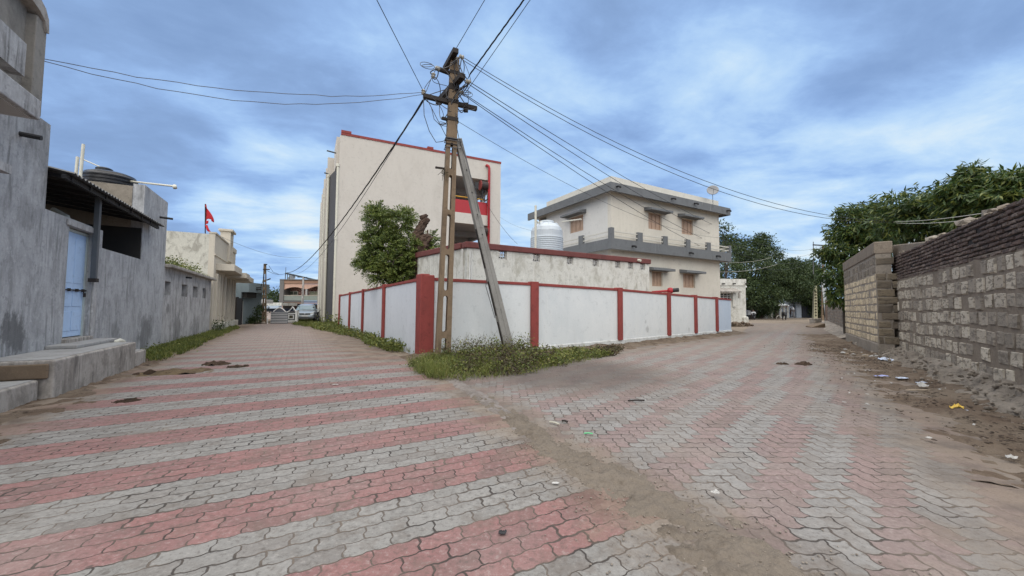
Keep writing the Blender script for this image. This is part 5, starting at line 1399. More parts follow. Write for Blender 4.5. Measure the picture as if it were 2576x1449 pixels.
o, b_, t_ = lattice('utility_pole', 647, 0, 719, .45, 'short rusty pole top with bent wire frame behind the pale green shed', 45, ((*p4(215, 597), *p4(325, 592)),), m_ironbrown, None, 3)
MB().tube([at(*p4(225, 600), 44.8), at(*p4(220, 620), 44.8), at(*p4(238, 760), 44.8), at(*p4(300, 752), 44.8)], .05, 5).build('wire_frame', m_iron, o)
lmp = thing('lamp_post', Vector((at(760.5, 780, 40).x, 40, 0)), 'thin white painted post in front of the pink house', 'post')
b_ = Vector((at(760.5, 780, 40).x, 40, 0)); t_ = at(760.5, 698, 40)
slotted(MB(), b_, Vector((0, 0, 1)), Vector((1, 0, 0)), Vector((0, 1, 0)), t_.z, .2, .16, .12, .1, [(t_.z*.28, t_.z*.5, .04), (t_.z*.55, t_.z*.8, .04)]).build('shaft', plain('pale_grey_post', (.42, .40, .38), .7), lmp)
MB().bar(t_+Vector((-.5, 0, .02)), t_+Vector((.5, 0, .02)), .06, .06).build('crossarm', m_iron, lmp)
o, b_, t_ = lattice('utility_pole', 2069, 0, 617, .34, 'far leaning pole with long crossarm above the trees on the right street', 52, (), m_pole)
MB().bar(at(2045, 616, 52), at(2100, 619, 52), .12, .14).build('crossarm', m_ironbrown, o)
MB().bar(at(2046, 634, 52), at(2074, 632, 52), .10, .10).build('crossarm', m_ironbrown, o)
MB().tube([at(2046, 608, 52), at(2046, 690, 52)], .05, 5).tube([at(2062, 640, 52), at(2059, 672, 52)], .03, 5).build('hanging_wires', m_wiregrey, o)
lattice('slotted_pole', 2049, 798, 719, .62, 'pale slotted concrete post in front of the dark gate on the right street', 60, (), plaster('yellowish_concrete', (.36, .33, .22), (.26, .24, .17), .5, .3), None, 9)
# ------------------------------------------------------------------ right side: old brick and block wall, yellow block wall
def masonry(mb, f, s0, s1, z0, z1, bw, bh, gap, pro, rng, o=0.0, skip=.0, jit=.2, wob=0.0, endz=None):
    z = z0; r_ = 0
    while z < z1-bh*.5:
        s = s0-rng.uniform(0, bw)
        while s < s1:
            w_ = bw*rng.uniform(1-jit, 1+jit)
            a, b = max(s, s0), min(s+w_-gap, s1)
            lift = wob*fbm(s, z*1.3, .35, 4.0)
            top = endz(s) if endz else 1e9
            if b-a > bw*.2 and rng.random() > skip and z+lift+bh*.5 < top:
                j = lambda q: rng.uniform(-q, q)
                c0, c1 = z+lift+j(gap*.4), z+bh-gap+lift+j(gap*.4)
                p = pro*rng.uniform(.3, 1.15); e = min(.018, bh*.16)
                back = [f.pt(a+j(e), o-.01, c0+j(e*.6)), f.pt(b+j(e), o-.01, c0+j(e*.6)), f.pt(b+j(e), o-.01, c1+j(e*.6)), f.pt(a+j(e), o-.01, c1+j(e*.6))]
                fr_ = [f.pt(a+e+j(e), o+p+j(.006), c0+e+j(e*.7)), f.pt(b-e+j(e), o+p+j(.006), c0+e+j(e*.7)), f.pt(b-e+j(e), o+p+j(.006), c1-e+j(e*.7)), f.pt(a+e+j(e), o+p+j(.006), c1-e+j(e*.7))]
                mb.add(back+fr_, [(4, 5, 6, 7), (0, 1, 5, 4), (1, 2, 6, 5), (2, 3, 7, 6), (3, 0, 4, 7)])
            s += w_
        z += bh; r_ += 1
    return mb
def blockmat(name, a, b, c, crust, sc=1.0):
    M = Mat(name)
    k = M.mix(M.isl, a, b)
    k = M.mix(M.m('MULTIPLY', M.step(M.white(M.comb(M.isl, 3.0, 1.0)), .62, .78), .75), k, c)
    n = M.noise(M.v('MULTIPLY', M.P, (1, 1, 2.4)), 7*sc, 6, .7, .4); f = M.noise(M.P, 40, 5, .7)
    k = M.mix(M.m('MULTIPLY', M.step(n, .50, .58), .8), k, crust)
    k = M.mix(M.m('MULTIPLY', M.step(M.noise(M.P, .8, 6, .6), .48, .66), .40), k, crust)
    k = M.mix(M.m('MULTIPLY', M.step(f, .5, .8), .5), k, tuple(x*.4 for x in a))
    return M.done(k, .95, M.m('ADD', n, M.m('MULTIPLY', f, .4)), .9, .02, .15)
m_lime = blockmat('weathered_limestone_block', (.52, .465, .38), (.40, .35, .285), (.22, .19, .16), (.15, .13, .108))
m_yellow = blockmat('yellow_limestone_block', (.68, .57, .40), (.58, .48, .33), (.40, .33, .245), (.33, .28, .215), .7)
m_mortar = plaster('dark_mortar', (.225, .185, .145), (.13, .105, .082), .7, .3, None, 2.5, .4, bs=1.0)
m_mortary = plaster('brown_mortar', (.27, .235, .195), (.165, .142, .12), .6, .4, None, 2.0, .4, bs=.8)
m_brick = blockmat('sooty_brick', (.115, .088, .082), (.15, .105, .09), (.21, .165, .14), (.055, .046, .043), 1.6)
rng = random.Random(5)
bw_ = thing('brick_wall', RF.pt(-2, 0, 0), 'old boundary wall of grey limestone blocks under courses of sooty dark bricks', 'wall')
E1 = 2.55
MB().fbox(RF, -9, E1, -.38, -.01, -.05, 2.36).build('mortar_core', m_mortar, bw_)
# brick part: core a little lower than the ragged brick top
MB().fbox(RF, -9, E1-.05, -.36, -.03, 2.36, 2.98).build('brick_core', plain('soot_black_joint', (.028, .024, .023), .95), bw_)
blk = masonry(MB(), RF, -9, E1, .26, 2.30, .335, .292, .052, .020, rng, -.008, .06, .26, .05)
blk.build('limestone_blocks', m_lime, bw_)
bk = masonry(MB(), RF, -9, E1, 2.29, 3.10, .225, .082, .016, .022, rng, -.012, .012, .12, .012, lambda s: 3.02+.09*fbm(s, 1.0, 1.1, 3)+(.0 if s < 1 else .0))
bk.build('sooty_bricks', m_brick, bw_)
tp = MB()
for i in range(46):
    s = rng.uniform(-7, 2.2); tp.rock(RF.pt(s, rng.uniform(-.3, -.05), 3.03+rng.uniform(-.02, .03)), rng.uniform(.05, .11), rng, (1.5, 1, .6))
tp.build('top_rubble', m_mortar, bw_)
for (px, py, r_, lb, nm) in ((2440, 553, .20, 'angular grey stone lying on top of the sooty brick wall', 'stone'), (2500, 525, .17, 'flat rounded stone on the brick wall top nearest the photo edge', 'stone'), (2350, 592, .16, 'low pale stone on the wall top beside the yellow corner', 'stone')):
    s_, z_ = RF.hit(px, py, -.2); o = MB().rock(RF.pt(s_, -.2, 3.09), r_, rng, (1.4, .9, .65)).build(nm, m_skirtrock); tag(o, lb, 'stone', 'loose stones on the brick wall')
MB().hexa([RF.pt(-.6, -.42, 2.98), RF.pt(2.5, -.42, 2.98), RF.pt(2.5, -.06, 2.98), RF.pt(-.6, -.06, 2.98), RF.pt(-.6, -.42, 3.06), RF.pt(2.5, -.42, 3.40), RF.pt(2.5, -.06, 3.40), RF.pt(-.6, -.06, 3.06)]).build('cement_coping', m_mortar, bw_, bevel=.03)
fr2 = MB()
for i in range(220):
    s = rng.uniform(-8, 2.0); t_ = rng.random(); fr2.rock(RF.pt(s, .10+.5*(1-t_)+rng.uniform(-.05, .12), .34*t_+rng.uniform(-.02, .03)), rng.uniform(.012, .042), rng, (1.3, 1, .8))
fr2.build('loose_mortar', m_skirtrock, bw_)
# crumbling footing
g_ = []
for i in range(180):
    s = -9+i*.065; row = []
    for j in range(16):
        t = j/15; o = .62*(1-t)-.02; zz_ = -.06+.38*t**.8
        n_ = fbm(s*1.0, t*.9, 2.2, 1.5)*.10+fbm(s, t*1.4, 7, 3)*.045
        p = RF.pt(s, o+n_*.9, zz_+n_*.6); row.append(p)
    g_.append(row)
o = hfield('footing', g_, m_skirtrock); o.parent = bw_
for v in o.data.vertices: v.co -= ORG[bw_.name]
yw = thing('yellow_block_wall', RF.pt(5, .5, 0), 'taller wall of yellowish limestone blocks with grey cement top band', 'wall')
Y0, Y1, YO = 1.84, 8.3, .46
MB().fbox(RF, Y0, Y1, YO-.36, YO-.012, .0, 3.42).build('mortar_core', m_mortary, yw)
masonry(MB(), RF, Y0+.04, Y1-.02, .42, 2.52, .262, .232, .037, .014, rng, YO-.012, .01, .10, 0).build('limestone_blocks', m_yellow, yw)
masonry(MB(), RF, Y0+.04, Y1-.02, 2.50, 3.06, .25, .27, .045, .014, rng, YO-.012, .22, .12, 0).build('upper_blocks', blockmat('greyed_limestone_block', (.27, .23, .18), (.22, .185, .15), (.16, .14, .115), (.15, .13, .11)), yw)
YE = Frame(RF.pt(Y0, YO-.02, 0).xy, -RF.n, True)       # end face looking at us
if YE.n.dot(-RF.d) < 0: YE.n = -YE.n
masonry(MB(), YE, .0, .46, .40, 3.0, .46, .235, .03, .015, rng, .008, .05, .05, 0).build('end_blocks', blockmat('brown_end_block', (.17, .14, .105), (.22, .18, .125), (.12, .10, .08), (.10, .085, .068)), yw)
MB().fbox(RF, Y0-.02, Y1+.02, YO-.40, YO+.02, 3.08, 3.45).build('cement_band', m_mortar, yw, bevel=.03)
MB().fbox(RF, Y0+.02, Y1, YO-.34, YO+.012, -.05, .40).build('cement_base', m_mortary, yw, bevel=.03)
FW0, FW1 = Vector((19.6, 22.6)), Vector((31.1, 38.0))
FWf = Frame(FW0, FW1-FW0, True)
fw = thing('far_block_wall', (FW0.x, FW0.y, 0), 'low block wall continuing beyond the yellow wall under the hanging branches', 'wall')
MB().fbox(FWf, -4, 19.2, -.3, -.02, -.05, 1.95).build('mortar_core', m_mortary, fw)
masonry(MB(), FWf, -4, 19.2, .25, 1.98, .36, .225, .045, .03, rng, -.02, .02, .1).build('limestone_blocks', blockmat('pinkish_grey_block', (.30, .25, .20), (.25, .205, .165), (.19, .16, .13), (.16, .135, .115)), fw)
g_ = []
for i in range(80):
    s = -6+i*.32; row = []
    for j in range(8):
        t = j/7; n_ = fbm(s, t, 1.5, 2)*.08; row.append(FWf.pt(s, .9*(1-t)+n_, -.05+.35*t+n_*.7))
    g_.append(row)
o = hfield('footing', g_, m_skirtrock); o.parent = fw
for v in o.data.vertices: v.co -= ORG[fw.name]
cn = thing('grey_end_house', at(2073, 800, 38.6)*Vector((1, 1, 0)) if False else Vector((at(2073, 800, 38.6).x, 38.6, 0)), 'tall narrow end of a grey white house at the far right of the street', 'house')
NF = Frame((at(2063.5, 800, 38.3).x, 38.3), (1, .0))
r = rect(NF, 2064, 682, 2082, 812); MB().hexa([NF.pt(r[0]+.35, 0, -.1), NF.pt(r[1]-.28, 0, -.1), NF.pt(r[1]+3.2, -4, -.1), NF.pt(r[0]+3.7, -4, -.1), NF.pt(r[0], 0, r[3]), NF.pt(r[1]-.1, 0, r[3]), NF.pt(r[1]+3.3, -4, r[3]), NF.pt(r[0]+3.5, -4, r[3])]).build('wall', plaster('grey_white_wash', (.42, .44, .45), (.28, .29, .29), .6, .5), cn)
MB().hexa([NF.pt(r[1]-.28, -.02, -.1), NF.pt(r[1]+.5, -.02, -.1), NF.pt(r[1]+4, -4, -.1), NF.pt(r[1]+3.2, -4, -.1), NF.pt(r[1]-.12, -.02, 2.4), NF.pt(r[1]+.5, -.02, 2.4), NF.pt(r[1]+4, -4, 2.4), NF.pt(r[1]+3.2, -4, 2.4)]).build('brick_flank', plain('brown_brick_flank', (.14, .10, .08), .9, .4), cn)
sb_ = gp(2050, 812.5); sl1 = thing('stone_block', sb_, 'square grey stone block in front of the narrow grey house end', 'stone block')
MB().box(sb_.x+.0, sb_.x+.75, sb_.y+.0, sb_.y+.8, -.03, .46).build('block', m_skirtrock, sl1, bevel=.06)
sl2 = gp(2050, 824); o = MB().hexa([sl2+Vector(v) for v in ((-.45, -.3, -.02), (.9, .1, -.02), (1.05, .8, -.02), (-.2, .7, -.02), (-.45, -.3, .05), (.9, .1, .34), (1.05, .8, .38), (-.2, .7, .12))]).build('stone_slab', m_brownstone, bevel=.03)
tag(o, 'tilted brown stone slab lying at the foot of the far wall', 'stone slab')
for (px, py, r_, lb) in ((2120, 843, .14, 'small dark block on the dirt beside the yellow wall end'), (2150, 868, .20, 'buff boulder half buried under the yellow wall'), (2172, 874, .26, 'large cracked boulder under the yellow wall corner'), (2197, 878, .22, 'rounded boulder by the yellow wall corner'), (2208, 893, .2, 'dark flat stone near the scattered papers'), (2232, 884, .15, 'small grey stone in the corner of the two walls')):
    p = gp(px, py); o = MB().rock(p+Vector((0, 0, r_*.25)), r_, rng, (1.25, .9, .75)).build('boulder', m_skirtrock if 'buff' not in lb else m_brownstone); tag(o, lb, 'stone', 'loose stones along the right wall')

# ------------------------------------------------------------------ trees
NR = np.random.default_rng(3)
def crown_long(name, blobs, parent, org, mat, n_per, L, Wd):
    """drooping sprays of long narrow leaves"""
    out = []
    for (c, r, k) in blobs:
        c = np.array(c); n = int(n_per*k*.72)
        d = NR.normal(size=(n, 3)); d /= np.linalg.norm(d, axis=1, keepdims=True)
        rad = (.55+.45*NR.random((n, 1))**.5)
        P = c+d*rad*np.array(r)*(1+.18*NR.normal(size=(n, 1)))
        tips = 9
        for t in range(tips):
            dirs = d*np.array([1, 1, .4])*.7+NR.normal(size=(n, 3))*.55+np.array([0, 0, -.65])
            out.append(leaves(P+NR.normal(size=P.shape)*.05, dirs, L*(.7+.6*NR.random(n)), Wd*(.8+.5*NR.random(n)), NR, .35))
    return quads(name, np.concatenate(out), mat, parent, org)
def crown_clump(name, blobs, parent, org, mat, n_per, L):
    out = []
    for (c, r, k) in blobs:
        c = np.array(c); n = int(n_per*k)
        m_ = max(8, n//16)
        d = NR.normal(size=(m_, 3)); d /= np.linalg.norm(d, axis=1, keepdims=True)
        cc = c+d*(.5+.5*NR.random((m_, 1))**.6)*np.array(r)*(1+.12*NR.normal(size=(m_, 1)))
        P = np.repeat(cc, 16, 0)+NR.normal(size=(m_*16, 3))*np.array([1, 1, .55])*L*1.15
        dirs = NR.normal(size=P.shape)+np.repeat(d, 16, 0)*.6
        out.append(leaves(P, dirs, L*(.6+.7*NR.random(len(P))), L*.5*(.7+.6*NR.random(len(P))), NR, .3))
    return quads(name, np.concatenate(out), mat, parent, org)
def crown_pinnate(name, sprays, parent, org, mat, L, pairs=8):
    out = []
    for (P, D) in sprays:
        P = np.array(P); D = np.array(D); D /= np.linalg.norm(D)
        side = np.cross(D, NR.normal(size=3)); side /= np.linalg.norm(side)
        ln = L*NR.uniform(.75, 1.25)
        ks = np.arange(pairs)/(pairs-1)
        pts = P+np.outer(ks*ln, D)+np.outer(-(ks**2)*ln*.28, [0, 0, 1])
        for sg in (-1, 1):
            dirs = side*sg+D*.55+np.array([0, 0, -.25])+NR.normal(size=(pairs, 3))*.15
            out.append(leaves(pts, dirs, ln*.32*(1-.45*ks), ln*.10, NR, .3))
    return quads(name, np.concatenate(out), mat, parent, org)
def limbs(base, tops, r, parent, org, mat=m_bark, seedv=1):
    rg = random.Random(seedv); m_ = MB()
    fork = Vector(base)+Vector((0, 0, (sum(t[2] for t in tops)/len(tops)-base[2])*.45))
    m_.tube([Vector(base)-Vector((0, 0, .2)), Vector(base)+(fork-Vector(base))*.5+Vector((rg.uniform(-.1, .1), 0, 0)), fork], [r*1.25, r, r*.8], 8)
    tr_ = m_.build('trunk', mat, parent)
    lm = MB()
    for t in tops:
        t = Vector(t); md = fork.lerp(t, .5)+Vector((rg.uniform(-.2, .2), rg.uniform(-.2, .2), rg.uniform(0, .3)))
        lm.tube([fork-Vector((0, 0, .1)), md, t], [r*.55, r*.35, r*.1], 6)
    lm.build('limbs', mat, parent)
# neem between the compound wall and the school, with an old stump
nb = Vector((at(1015, 700, 16.2).x, 16.2, 0))
nt = thing('neem_tree', nb, 'leafy young neem tree with feathery leaves behind the white wall', 'tree')
spr = []; brt = []
blobs = [(955, 560, .55, .75, 55), (1010, 560, .5, .5, 34), (940, 610, .45, .5, 36), (975, 620, .6, .6, 60), (930, 655, .45, .35, 34), (985, 665, .7, .6, 70), (1030, 620, .6, .5, 55), (1040, 660, .5, .5, 50), (1075, 625, .45, .30, 34), (958, 690, .4, .4, 34), (1010, 695, .6, .4, 50), (950, 540, .3, .3, 16), (1086, 600, .2, .12, 8), (1022, 545, .2, .25, 10), (918, 668, .2, .15, 12)]
for (x, y, rx, rz_, k) in blobs:
    c = at(x, y, 16.2); brt.append(c)
    for i in range(int(k*4.2)):
        d = Vector((rng.gauss(0, 1), rng.gauss(0, 1), rng.gauss(0, 1))).normalized()
        p = c+Vector((d.x*rx, d.y*rx*1.2, d.z*rz_))*rng.uniform(.35, .95)
        spr.append((tuple(p), (d.x, d.y, d.z*.6+.35)))
crown_pinnate('crown', spr, nt, nb, m_neem, .40, 9)
limbs(nb, [tuple(b) for b in brt[:10]], .10, nt, nb)
MB().tube([at(980, 690, 15.9), at(990, 655, 15.85), at(1012, 640, 15.9), at(1030, 633, 15.95)], [.025, .022, .018, .012], 6).build('bare_twig', plain('pale_twig', (.25, .20, .15), .8), nt)
sb2 = Vector((at(1074, 700, 16.0).x, 16.0, 0)); stp = thing('dead_trunk', sb2, 'broken dead brown trunk rising beside the neem tree', 'tree stump')
m_ = MB(); pts = [Vector((sb2.x, 16.0, 0)), at(1062, 660, 16.0), at(1056, 625, 16), at(1052, 603, 16.0), at(1057, 580, 16.0), at(1065, 558, 16.0), at(1068, 543, 16.0), at(1068, 539, 16.0)]
pts = smoothline([Vector(p) for p in pts], 7); rad_ = [.40, .34, .30, .20, .22, .15, .13, .05]; m_.tube(pts, [rad_[min(7, i//7)]*(1-(i % 7)/7)+rad_[min(7, i//7+1)]*(i % 7)/7 for i in range(len(pts))], 18); m_.tube(smoothline([at(1060, 640, 15.8), at(1068, 612, 15.8), at(1074, 598, 15.8), at(1076, 590, 15.8)], 5), [.24, .24, .24, .24, .24, .24, .24, .235, .23, .22, .2, .19, .17, .14, .11, .05], 16).tube([at(1052, 610, 15.95), at(1040, 598, 15.9), at(1030, 590, 15.9)], [.16, .14, .05], 7)
for v in m_.v:
    n_ = fbm(v.x*1.5+v.y*2, v.z*1.5, 2.4, 2.2)*.16+fbm(v.x*3+v.y*2, v.z*2, 4.0, 5.2)*.06; v.x += n_; v.z += n_*.6; v.y += fbm(v.x*2, v.z*2, 3.0, 7.7)*.08
o = m_.build('trunk', m_deadwood, stp)
MB().tube([at(1075, 598, 15.8), at(1076, 578, 15.8)], .03, 5).build('splinter', m_deadwood, stp)
# drooping trees behind the right hand walls
def dtree(name, label, base, blobs, n, L=.29, Wd=.062):
    t = thing(name, base, label, 'tree', 'long leaved trees behind the right wall')
    bb = [(tuple(at(x, y, Y)), (rx, ry, rz), k) for (x, y, Y, rx, ry, rz, k) in blobs]
    crown_long('crown', bb, t, base, m_mango, n, L, Wd)
    limbs(base, [b[0] for b in bb], .16, t, base)
    return t
dtree('drooping_tree', 'long leaved tree hanging low over the end of the yellow wall', Vector((17.6, 20.2, 0)),
      [(2165, 575, 20, 1.2, 1.2, .8, 1.2), (2215, 565, 19.5, 1.2, 1.2, .9, 1.2), (2135, 590, 20, .7, .9, .55, .7), (2150, 640, 20, 1.3, 1.1, .7, 1.1), (2105, 630, 20, .7, .7, .4, .5), (2075, 634, 20, .3, .4, .16, .14), (2095, 690, 20, .55, .6, .7, .65), (2108, 745, 20, .38, .5, .55, .5), (2185, 600, 20.2, 1.3, 1.2, .9, 1.1), (2135, 535, 20, .6, .7, .4, .4), (2180, 530, 20, .8, .7, .35, .45), (2235, 585, 19.5, 1.2, 1.0, .8, .9)], 210)
dtree('drooping_tree', 'wide long leaved tree rising behind the middle of the right walls', Vector((16.6, 15.0, 0)),
      [(2270, 520, 16, .9, 1.0, .7, .9), (2320, 530, 15, 1.0, 1.0, .65, 1.1), (2365, 535, 15, .9, 1.0, .6, 1.0), (2290, 570, 15.5, 1.2, 1.0, .7, 1.0), (2350, 575, 15, 1.2, 1.0, .7, 1.0), (2300, 512, 15, .5, .5, .25, .35), (2355, 508, 15, .4, .5, .3, .4), (2245, 550, 16, .7, .8, .6, .6), (2400, 540, 14.5, .9, .9, .6, .8)], 190, .28, .058)
dtree('drooping_tree', 'tallest long leaved tree with pointed top behind the sooty brick wall', Vector((16.4, 12.6, 0)),
      [(2440, 470, 13, .65, .7, .55, .8), (2440, 435, 13, .28, .3, .28, .3), (2420, 500, 13, .8, .7, .5, .8), (2480, 528, 13, .9, .8, .45, .9), (2450, 540, 13, 1.0, .8, .5, .8), (2395, 475, 13, .3, .4, .18, .2)], 200, .26, .056)
dtree('drooping_tree', 'long leaved tree cut by the right picture edge behind the brick wall', Vector((17.0, 11.6, 0)),
      [(2535, 465, 12, .55, .6, .45, .8), (2575, 470, 12, .5, .6, .45, .8), (2520, 500, 12, .7, .7, .4, .8), (2580, 505, 12, .7, .7, .5, .8), (2540, 448, 12, .3, .3, .2, .3), (2620, 470, 12, .7, .7, .6, .8)], 200, .25, .056)
# big shade trees across the far end of the right street
def btree(label, bx, Y, blobs, n=1500, L=.42, tr=.35):
    base = Vector((at(bx, 780, Y).x, Y, 0)); t = thing('shade_tree', base, label, 'tree', 'dark shade trees at the end of the right street')
    bb = [(tuple(at(x, y, Y+dy)), (r*1.0, r*1.0, r*.72), k) for (x, y, dy, r, k) in blobs]
    crown_clump('crown', bb, t, base, m_bigtree, n, L)
    limbs(base, [b[0] for b in bb], tr, t, base)
btree('massive dark shade tree beside the white house', 1890, 56, [(1850, 640, 0, 2.6, 1), (1890, 630, 1, 2.4, 1), (1840, 690, -2, 2.6, 1), (1900, 680, -2, 3.0, 1.2), (1930, 640, 2, 2.0, .8), (1870, 735, -3, 2.6, 1), (1910, 740, -2, 2.6, 1), (1945, 690, 0, 2.0, .8), (1940, 745, 0, 2.0, .8), (1825, 760, 0, 2.2, .8), (1820, 610, 2, 1.5, .5), (1915, 605, 1, 1.2, .4), (1850, 778, 4, 1.8, .6), (1878, 780, 4, 1.5, .6), (1905, 780, 4, 1.5, .6), (1930, 778, 4, 1.4, .5)], 3000, .30)
btree('dark spreading shade tree left of the slotted post', 1953, 60, [(1960, 690, 0, 2.0, .8), (1990, 680, 1, 2.2, 1), (2000, 720, -1, 2.2, 1), (1965, 735, 0, 2.0, .8), (1985, 668, 2, 1.6, .6), (1950, 715, 0, 2, .8), (2020, 700, 2, 1.8, .8)], 3000, .30)
btree('darker low tree above the navy gate at the right street end', 2060, 66, [(2030, 690, 0, 2.4, 1), (2055, 700, 1, 2.2, 1), (2030, 740, 0, 2.2, 1), (2055, 750, 0, 2.4, 1), (2010, 745, 0, 1.8, .7), (2070, 780, 0, 2.0, .8), (2040, 672, 2, 1.6, .5), (2015, 770, 3, 1.6, .5), (2040, 772, 3, 2, .6)], 3000, .32)
btree('sparse wispy sapling top showing beside the white house roof', 1826, 40, [(1826, 585, 0, .8, .10), (1842, 600, 0, .7, .10), (1815, 570, 0, .6, .07), (1830, 625, 0, 1.0, .25)], 1100, .28, .10)
btree('small dark tree between the pale green shed and pink house', 690, 60, [(688, 750, 0, 1.6, .8), (703, 742, 1, 1.3, .6), (676, 756, 0, 1.1, .5), (700, 765, 0, 1.8, .8)], 900, .36)
# leafy bush and rubble at the foot of the far pole
bp = gp(640, 812); bs_ = thing('bush', bp, 'straggly dark bush leaning by the far slotted pole', 'bush')
crown_clump('foliage', [(tuple(at(652, 790, 30)), (.22, .2, .42), .5), (tuple(at(640, 803, 30)), (.3, .2, .2), .6), (tuple(at(656, 778, 30)), (.2, .2, .25), .5), (tuple(at(632, 808, 30)), (.35, .3, .15), .6)], bs_, bp, m_bigtree, 420, .16)
limbs(bp, [at(652, 790, 30), at(656, 778, 30)], .03, bs_, bp)
rp_ = gp(645, 814); o = MB()
for i in range(34): o.rock(rp_+Vector((rng.uniform(-1.2, 1.0), rng.uniform(-.4, .4), rng.uniform(.0, .22))), rng.uniform(.08, .2), rng)
o = o.build('rubble_heap', m_skirtrock); tag(o, 'heap of broken grey rubble at the foot of the far slotted pole', 'rubble heap')

# ------------------------------------------------------------------ vehicles
m_tyre = plain('tyre_rubber', (.018, .018, .018), .85); m_rim = plain('rim_silver', (.35, .36, .38), .35, .1, 6, .6)
m_car = plain('silver_blue_car_paint', (.36, .40, .43), .28, .08, 3, .35, .5); m_blackpl = plain('black_plastic', (.02, .02, .022), .5)
m_lampg = plain('headlamp_glass', (.60, .62, .60), .12, .1, 10, 0, .6)
cp_ = gp(770, 809.5); car = thing('parked_car', cp_, 'silver compact hatchback facing us on the grass by the school', 'car', None, .42)
def profile_car():
    W2 = .80
    rows = []                         # stations along y (front = -y): (y, half width low, half width top, z low, z hood/roof, w at shoulder)
    st_ = [(-1.80, .62, .40, .35, .62), (-1.74, .74, .60, .28, .74), (-1.55, .79, .70, .26, .86), (-1.0, .81, .72, .25, .97), (-.82, .81, .70, .25, 1.02), (-.30, .81, .60, .25, 1.46), (0.2, .81, .62, .25, 1.58), (1.0, .81, .61, .25, 1.58), (1.45, .80, .60, .26, 1.50), (1.68, .78, .66, .30, 1.05), (1.75, .70, .55, .36, .75)]
    m_ = MB(); prev = None
    for (y, w0, w1, z0, z1) in st_:
        zs = min(z1, .98)
        ring = [(-w0*.92, z0), (-w0, z0+.12), (-w0, zs-.12), (-w0*.97, zs-.02), (-w1, z1-.03), (-w1*.85, z1), (w1*.85, z1), (w1, z1-.03), (w0*.97, zs-.02), (w0, zs-.12), (w0, z0+.12), (w0*.92, z0)]
        vs = [Vector((x, y, z)) for x, z in ring]
        k = len(m_.v); m_.v += vs
        n = len(ring)
        if prev is not None:
            for j in range(n): m_.f.append((prev+j, prev+(j+1) % n, k+(j+1) % n, k+j))
        else: m_.f.append(tuple(k+j for j in range(n)))
        prev = k
    m_.f.append(tuple(prev+j for j in reversed(range(12))))
    return m_
body = profile_car().build('body', m_car, car, org=Vector((0, 0, 0)), smooth=True)
body.modifiers.new('s', 'SUBSURF').levels = 1; body.modifiers['s'].render_levels = 1
z0_ = Vector((0, 0, 0))
MB().hexa([(-.66, -.86, 1.05), (.66, -.86, 1.05), (.66, -.80, 1.06), (-.66, -.80, 1.06), (-.54, -.34, 1.44), (.54, -.34, 1.44), (.54, -.28, 1.45), (-.54, -.28, 1.45)]).build('windscreen', m_glass, car, org=z0_)
for sx in (-1, 1):
    MB().hexa([(sx*.79, -.62, 1.0), (sx*.79, .95, 1.0), (sx*.74, .95, 1.02), (sx*.74, -.62, 1.02), (sx*.655, -.22, 1.46), (sx*.655, .85, 1.48), (sx*.60, .85, 1.48), (sx*.60, -.22, 1.46)]).build('side_window', m_glass, car, org=z0_)
    MB().hexa([(sx*.42, -1.77, .66), (sx*.70, -1.66, .66), (sx*.74, -1.50, .70), (sx*.46, -1.70, .70), (sx*.40, -1.74, .80), (sx*.70, -1.62, .88), (sx*.72, -1.45, .90), (sx*.42, -1.66, .84)]).build('headlight', m_lampg, car, org=z0_, bevel=.02)
    MB().hexa([(sx*.80, -.70, 1.0), (sx*.98, -.68, 1.0), (sx*.98, -.60, 1.0), (sx*.80, -.60, 1.0), (sx*.80, -.70, 1.10), (sx*.97, -.68, 1.13), (sx*.97, -.60, 1.13), (sx*.80, -.60, 1.10)]).build('wing_mirror', m_car, car, org=z0_, bevel=.02)
    for y in (-1.15, 1.15):
        ty = MB().tube([(sx*.60, y, .29), (sx*.80, y, .29)], .29, 20).build('wheel', m_tyre, car, org=z0_, bevel=.03)
        MB().tube([(sx*.795, y, .29), (sx*.812, y, .29)], .18, 16).build('rim', m_rim, ty, org=z0_)
    MB().bar((sx*.60, -.2, 1.57), (sx*.60, 1.2, 1.60), .03, .03).build('roof_rail', m_blackpl, car, org=z0_)
MB().hexa([(-.40, -1.80, .66), (.40, -1.80, .66), (.40, -1.70, .66), (-.40, -1.70, .66), (-.42, -1.79, .79), (.42, -1.79, .79), (.42, -1.68, .79), (-.42, -1.68, .79)]).build('grille', m_blackpl, car, org=z0_)
MB().tube([(0, -1.815, .73), (0, -1.795, .73)], .055, 12).build('emblem', m_rim, car, org=z0_)
MB().hexa([(-.5, -1.81, .36), (.5, -1.81, .36), (.5, -1.70, .36), (-.5, -1.70, .36), (-.6, -1.80, .45), (.6, -1.80, .45), (.6, -1.66, .45), (-.6, -1.66, .45)]).build('lower_intake', m_blackpl, car, org=z0_)
MB().box(-.24, .24, -1.835, -1.82, .52, .62).build('number_plate', m_white, car, org=z0_)
MB().bar((-.25, -.87, 1.075), (.05, -.86, 1.09), .02, .02).bar((.1, -.87, 1.075), (.45, -.86, 1.09), .02, .02).build('wipers', m_blackpl, car, org=z0_)

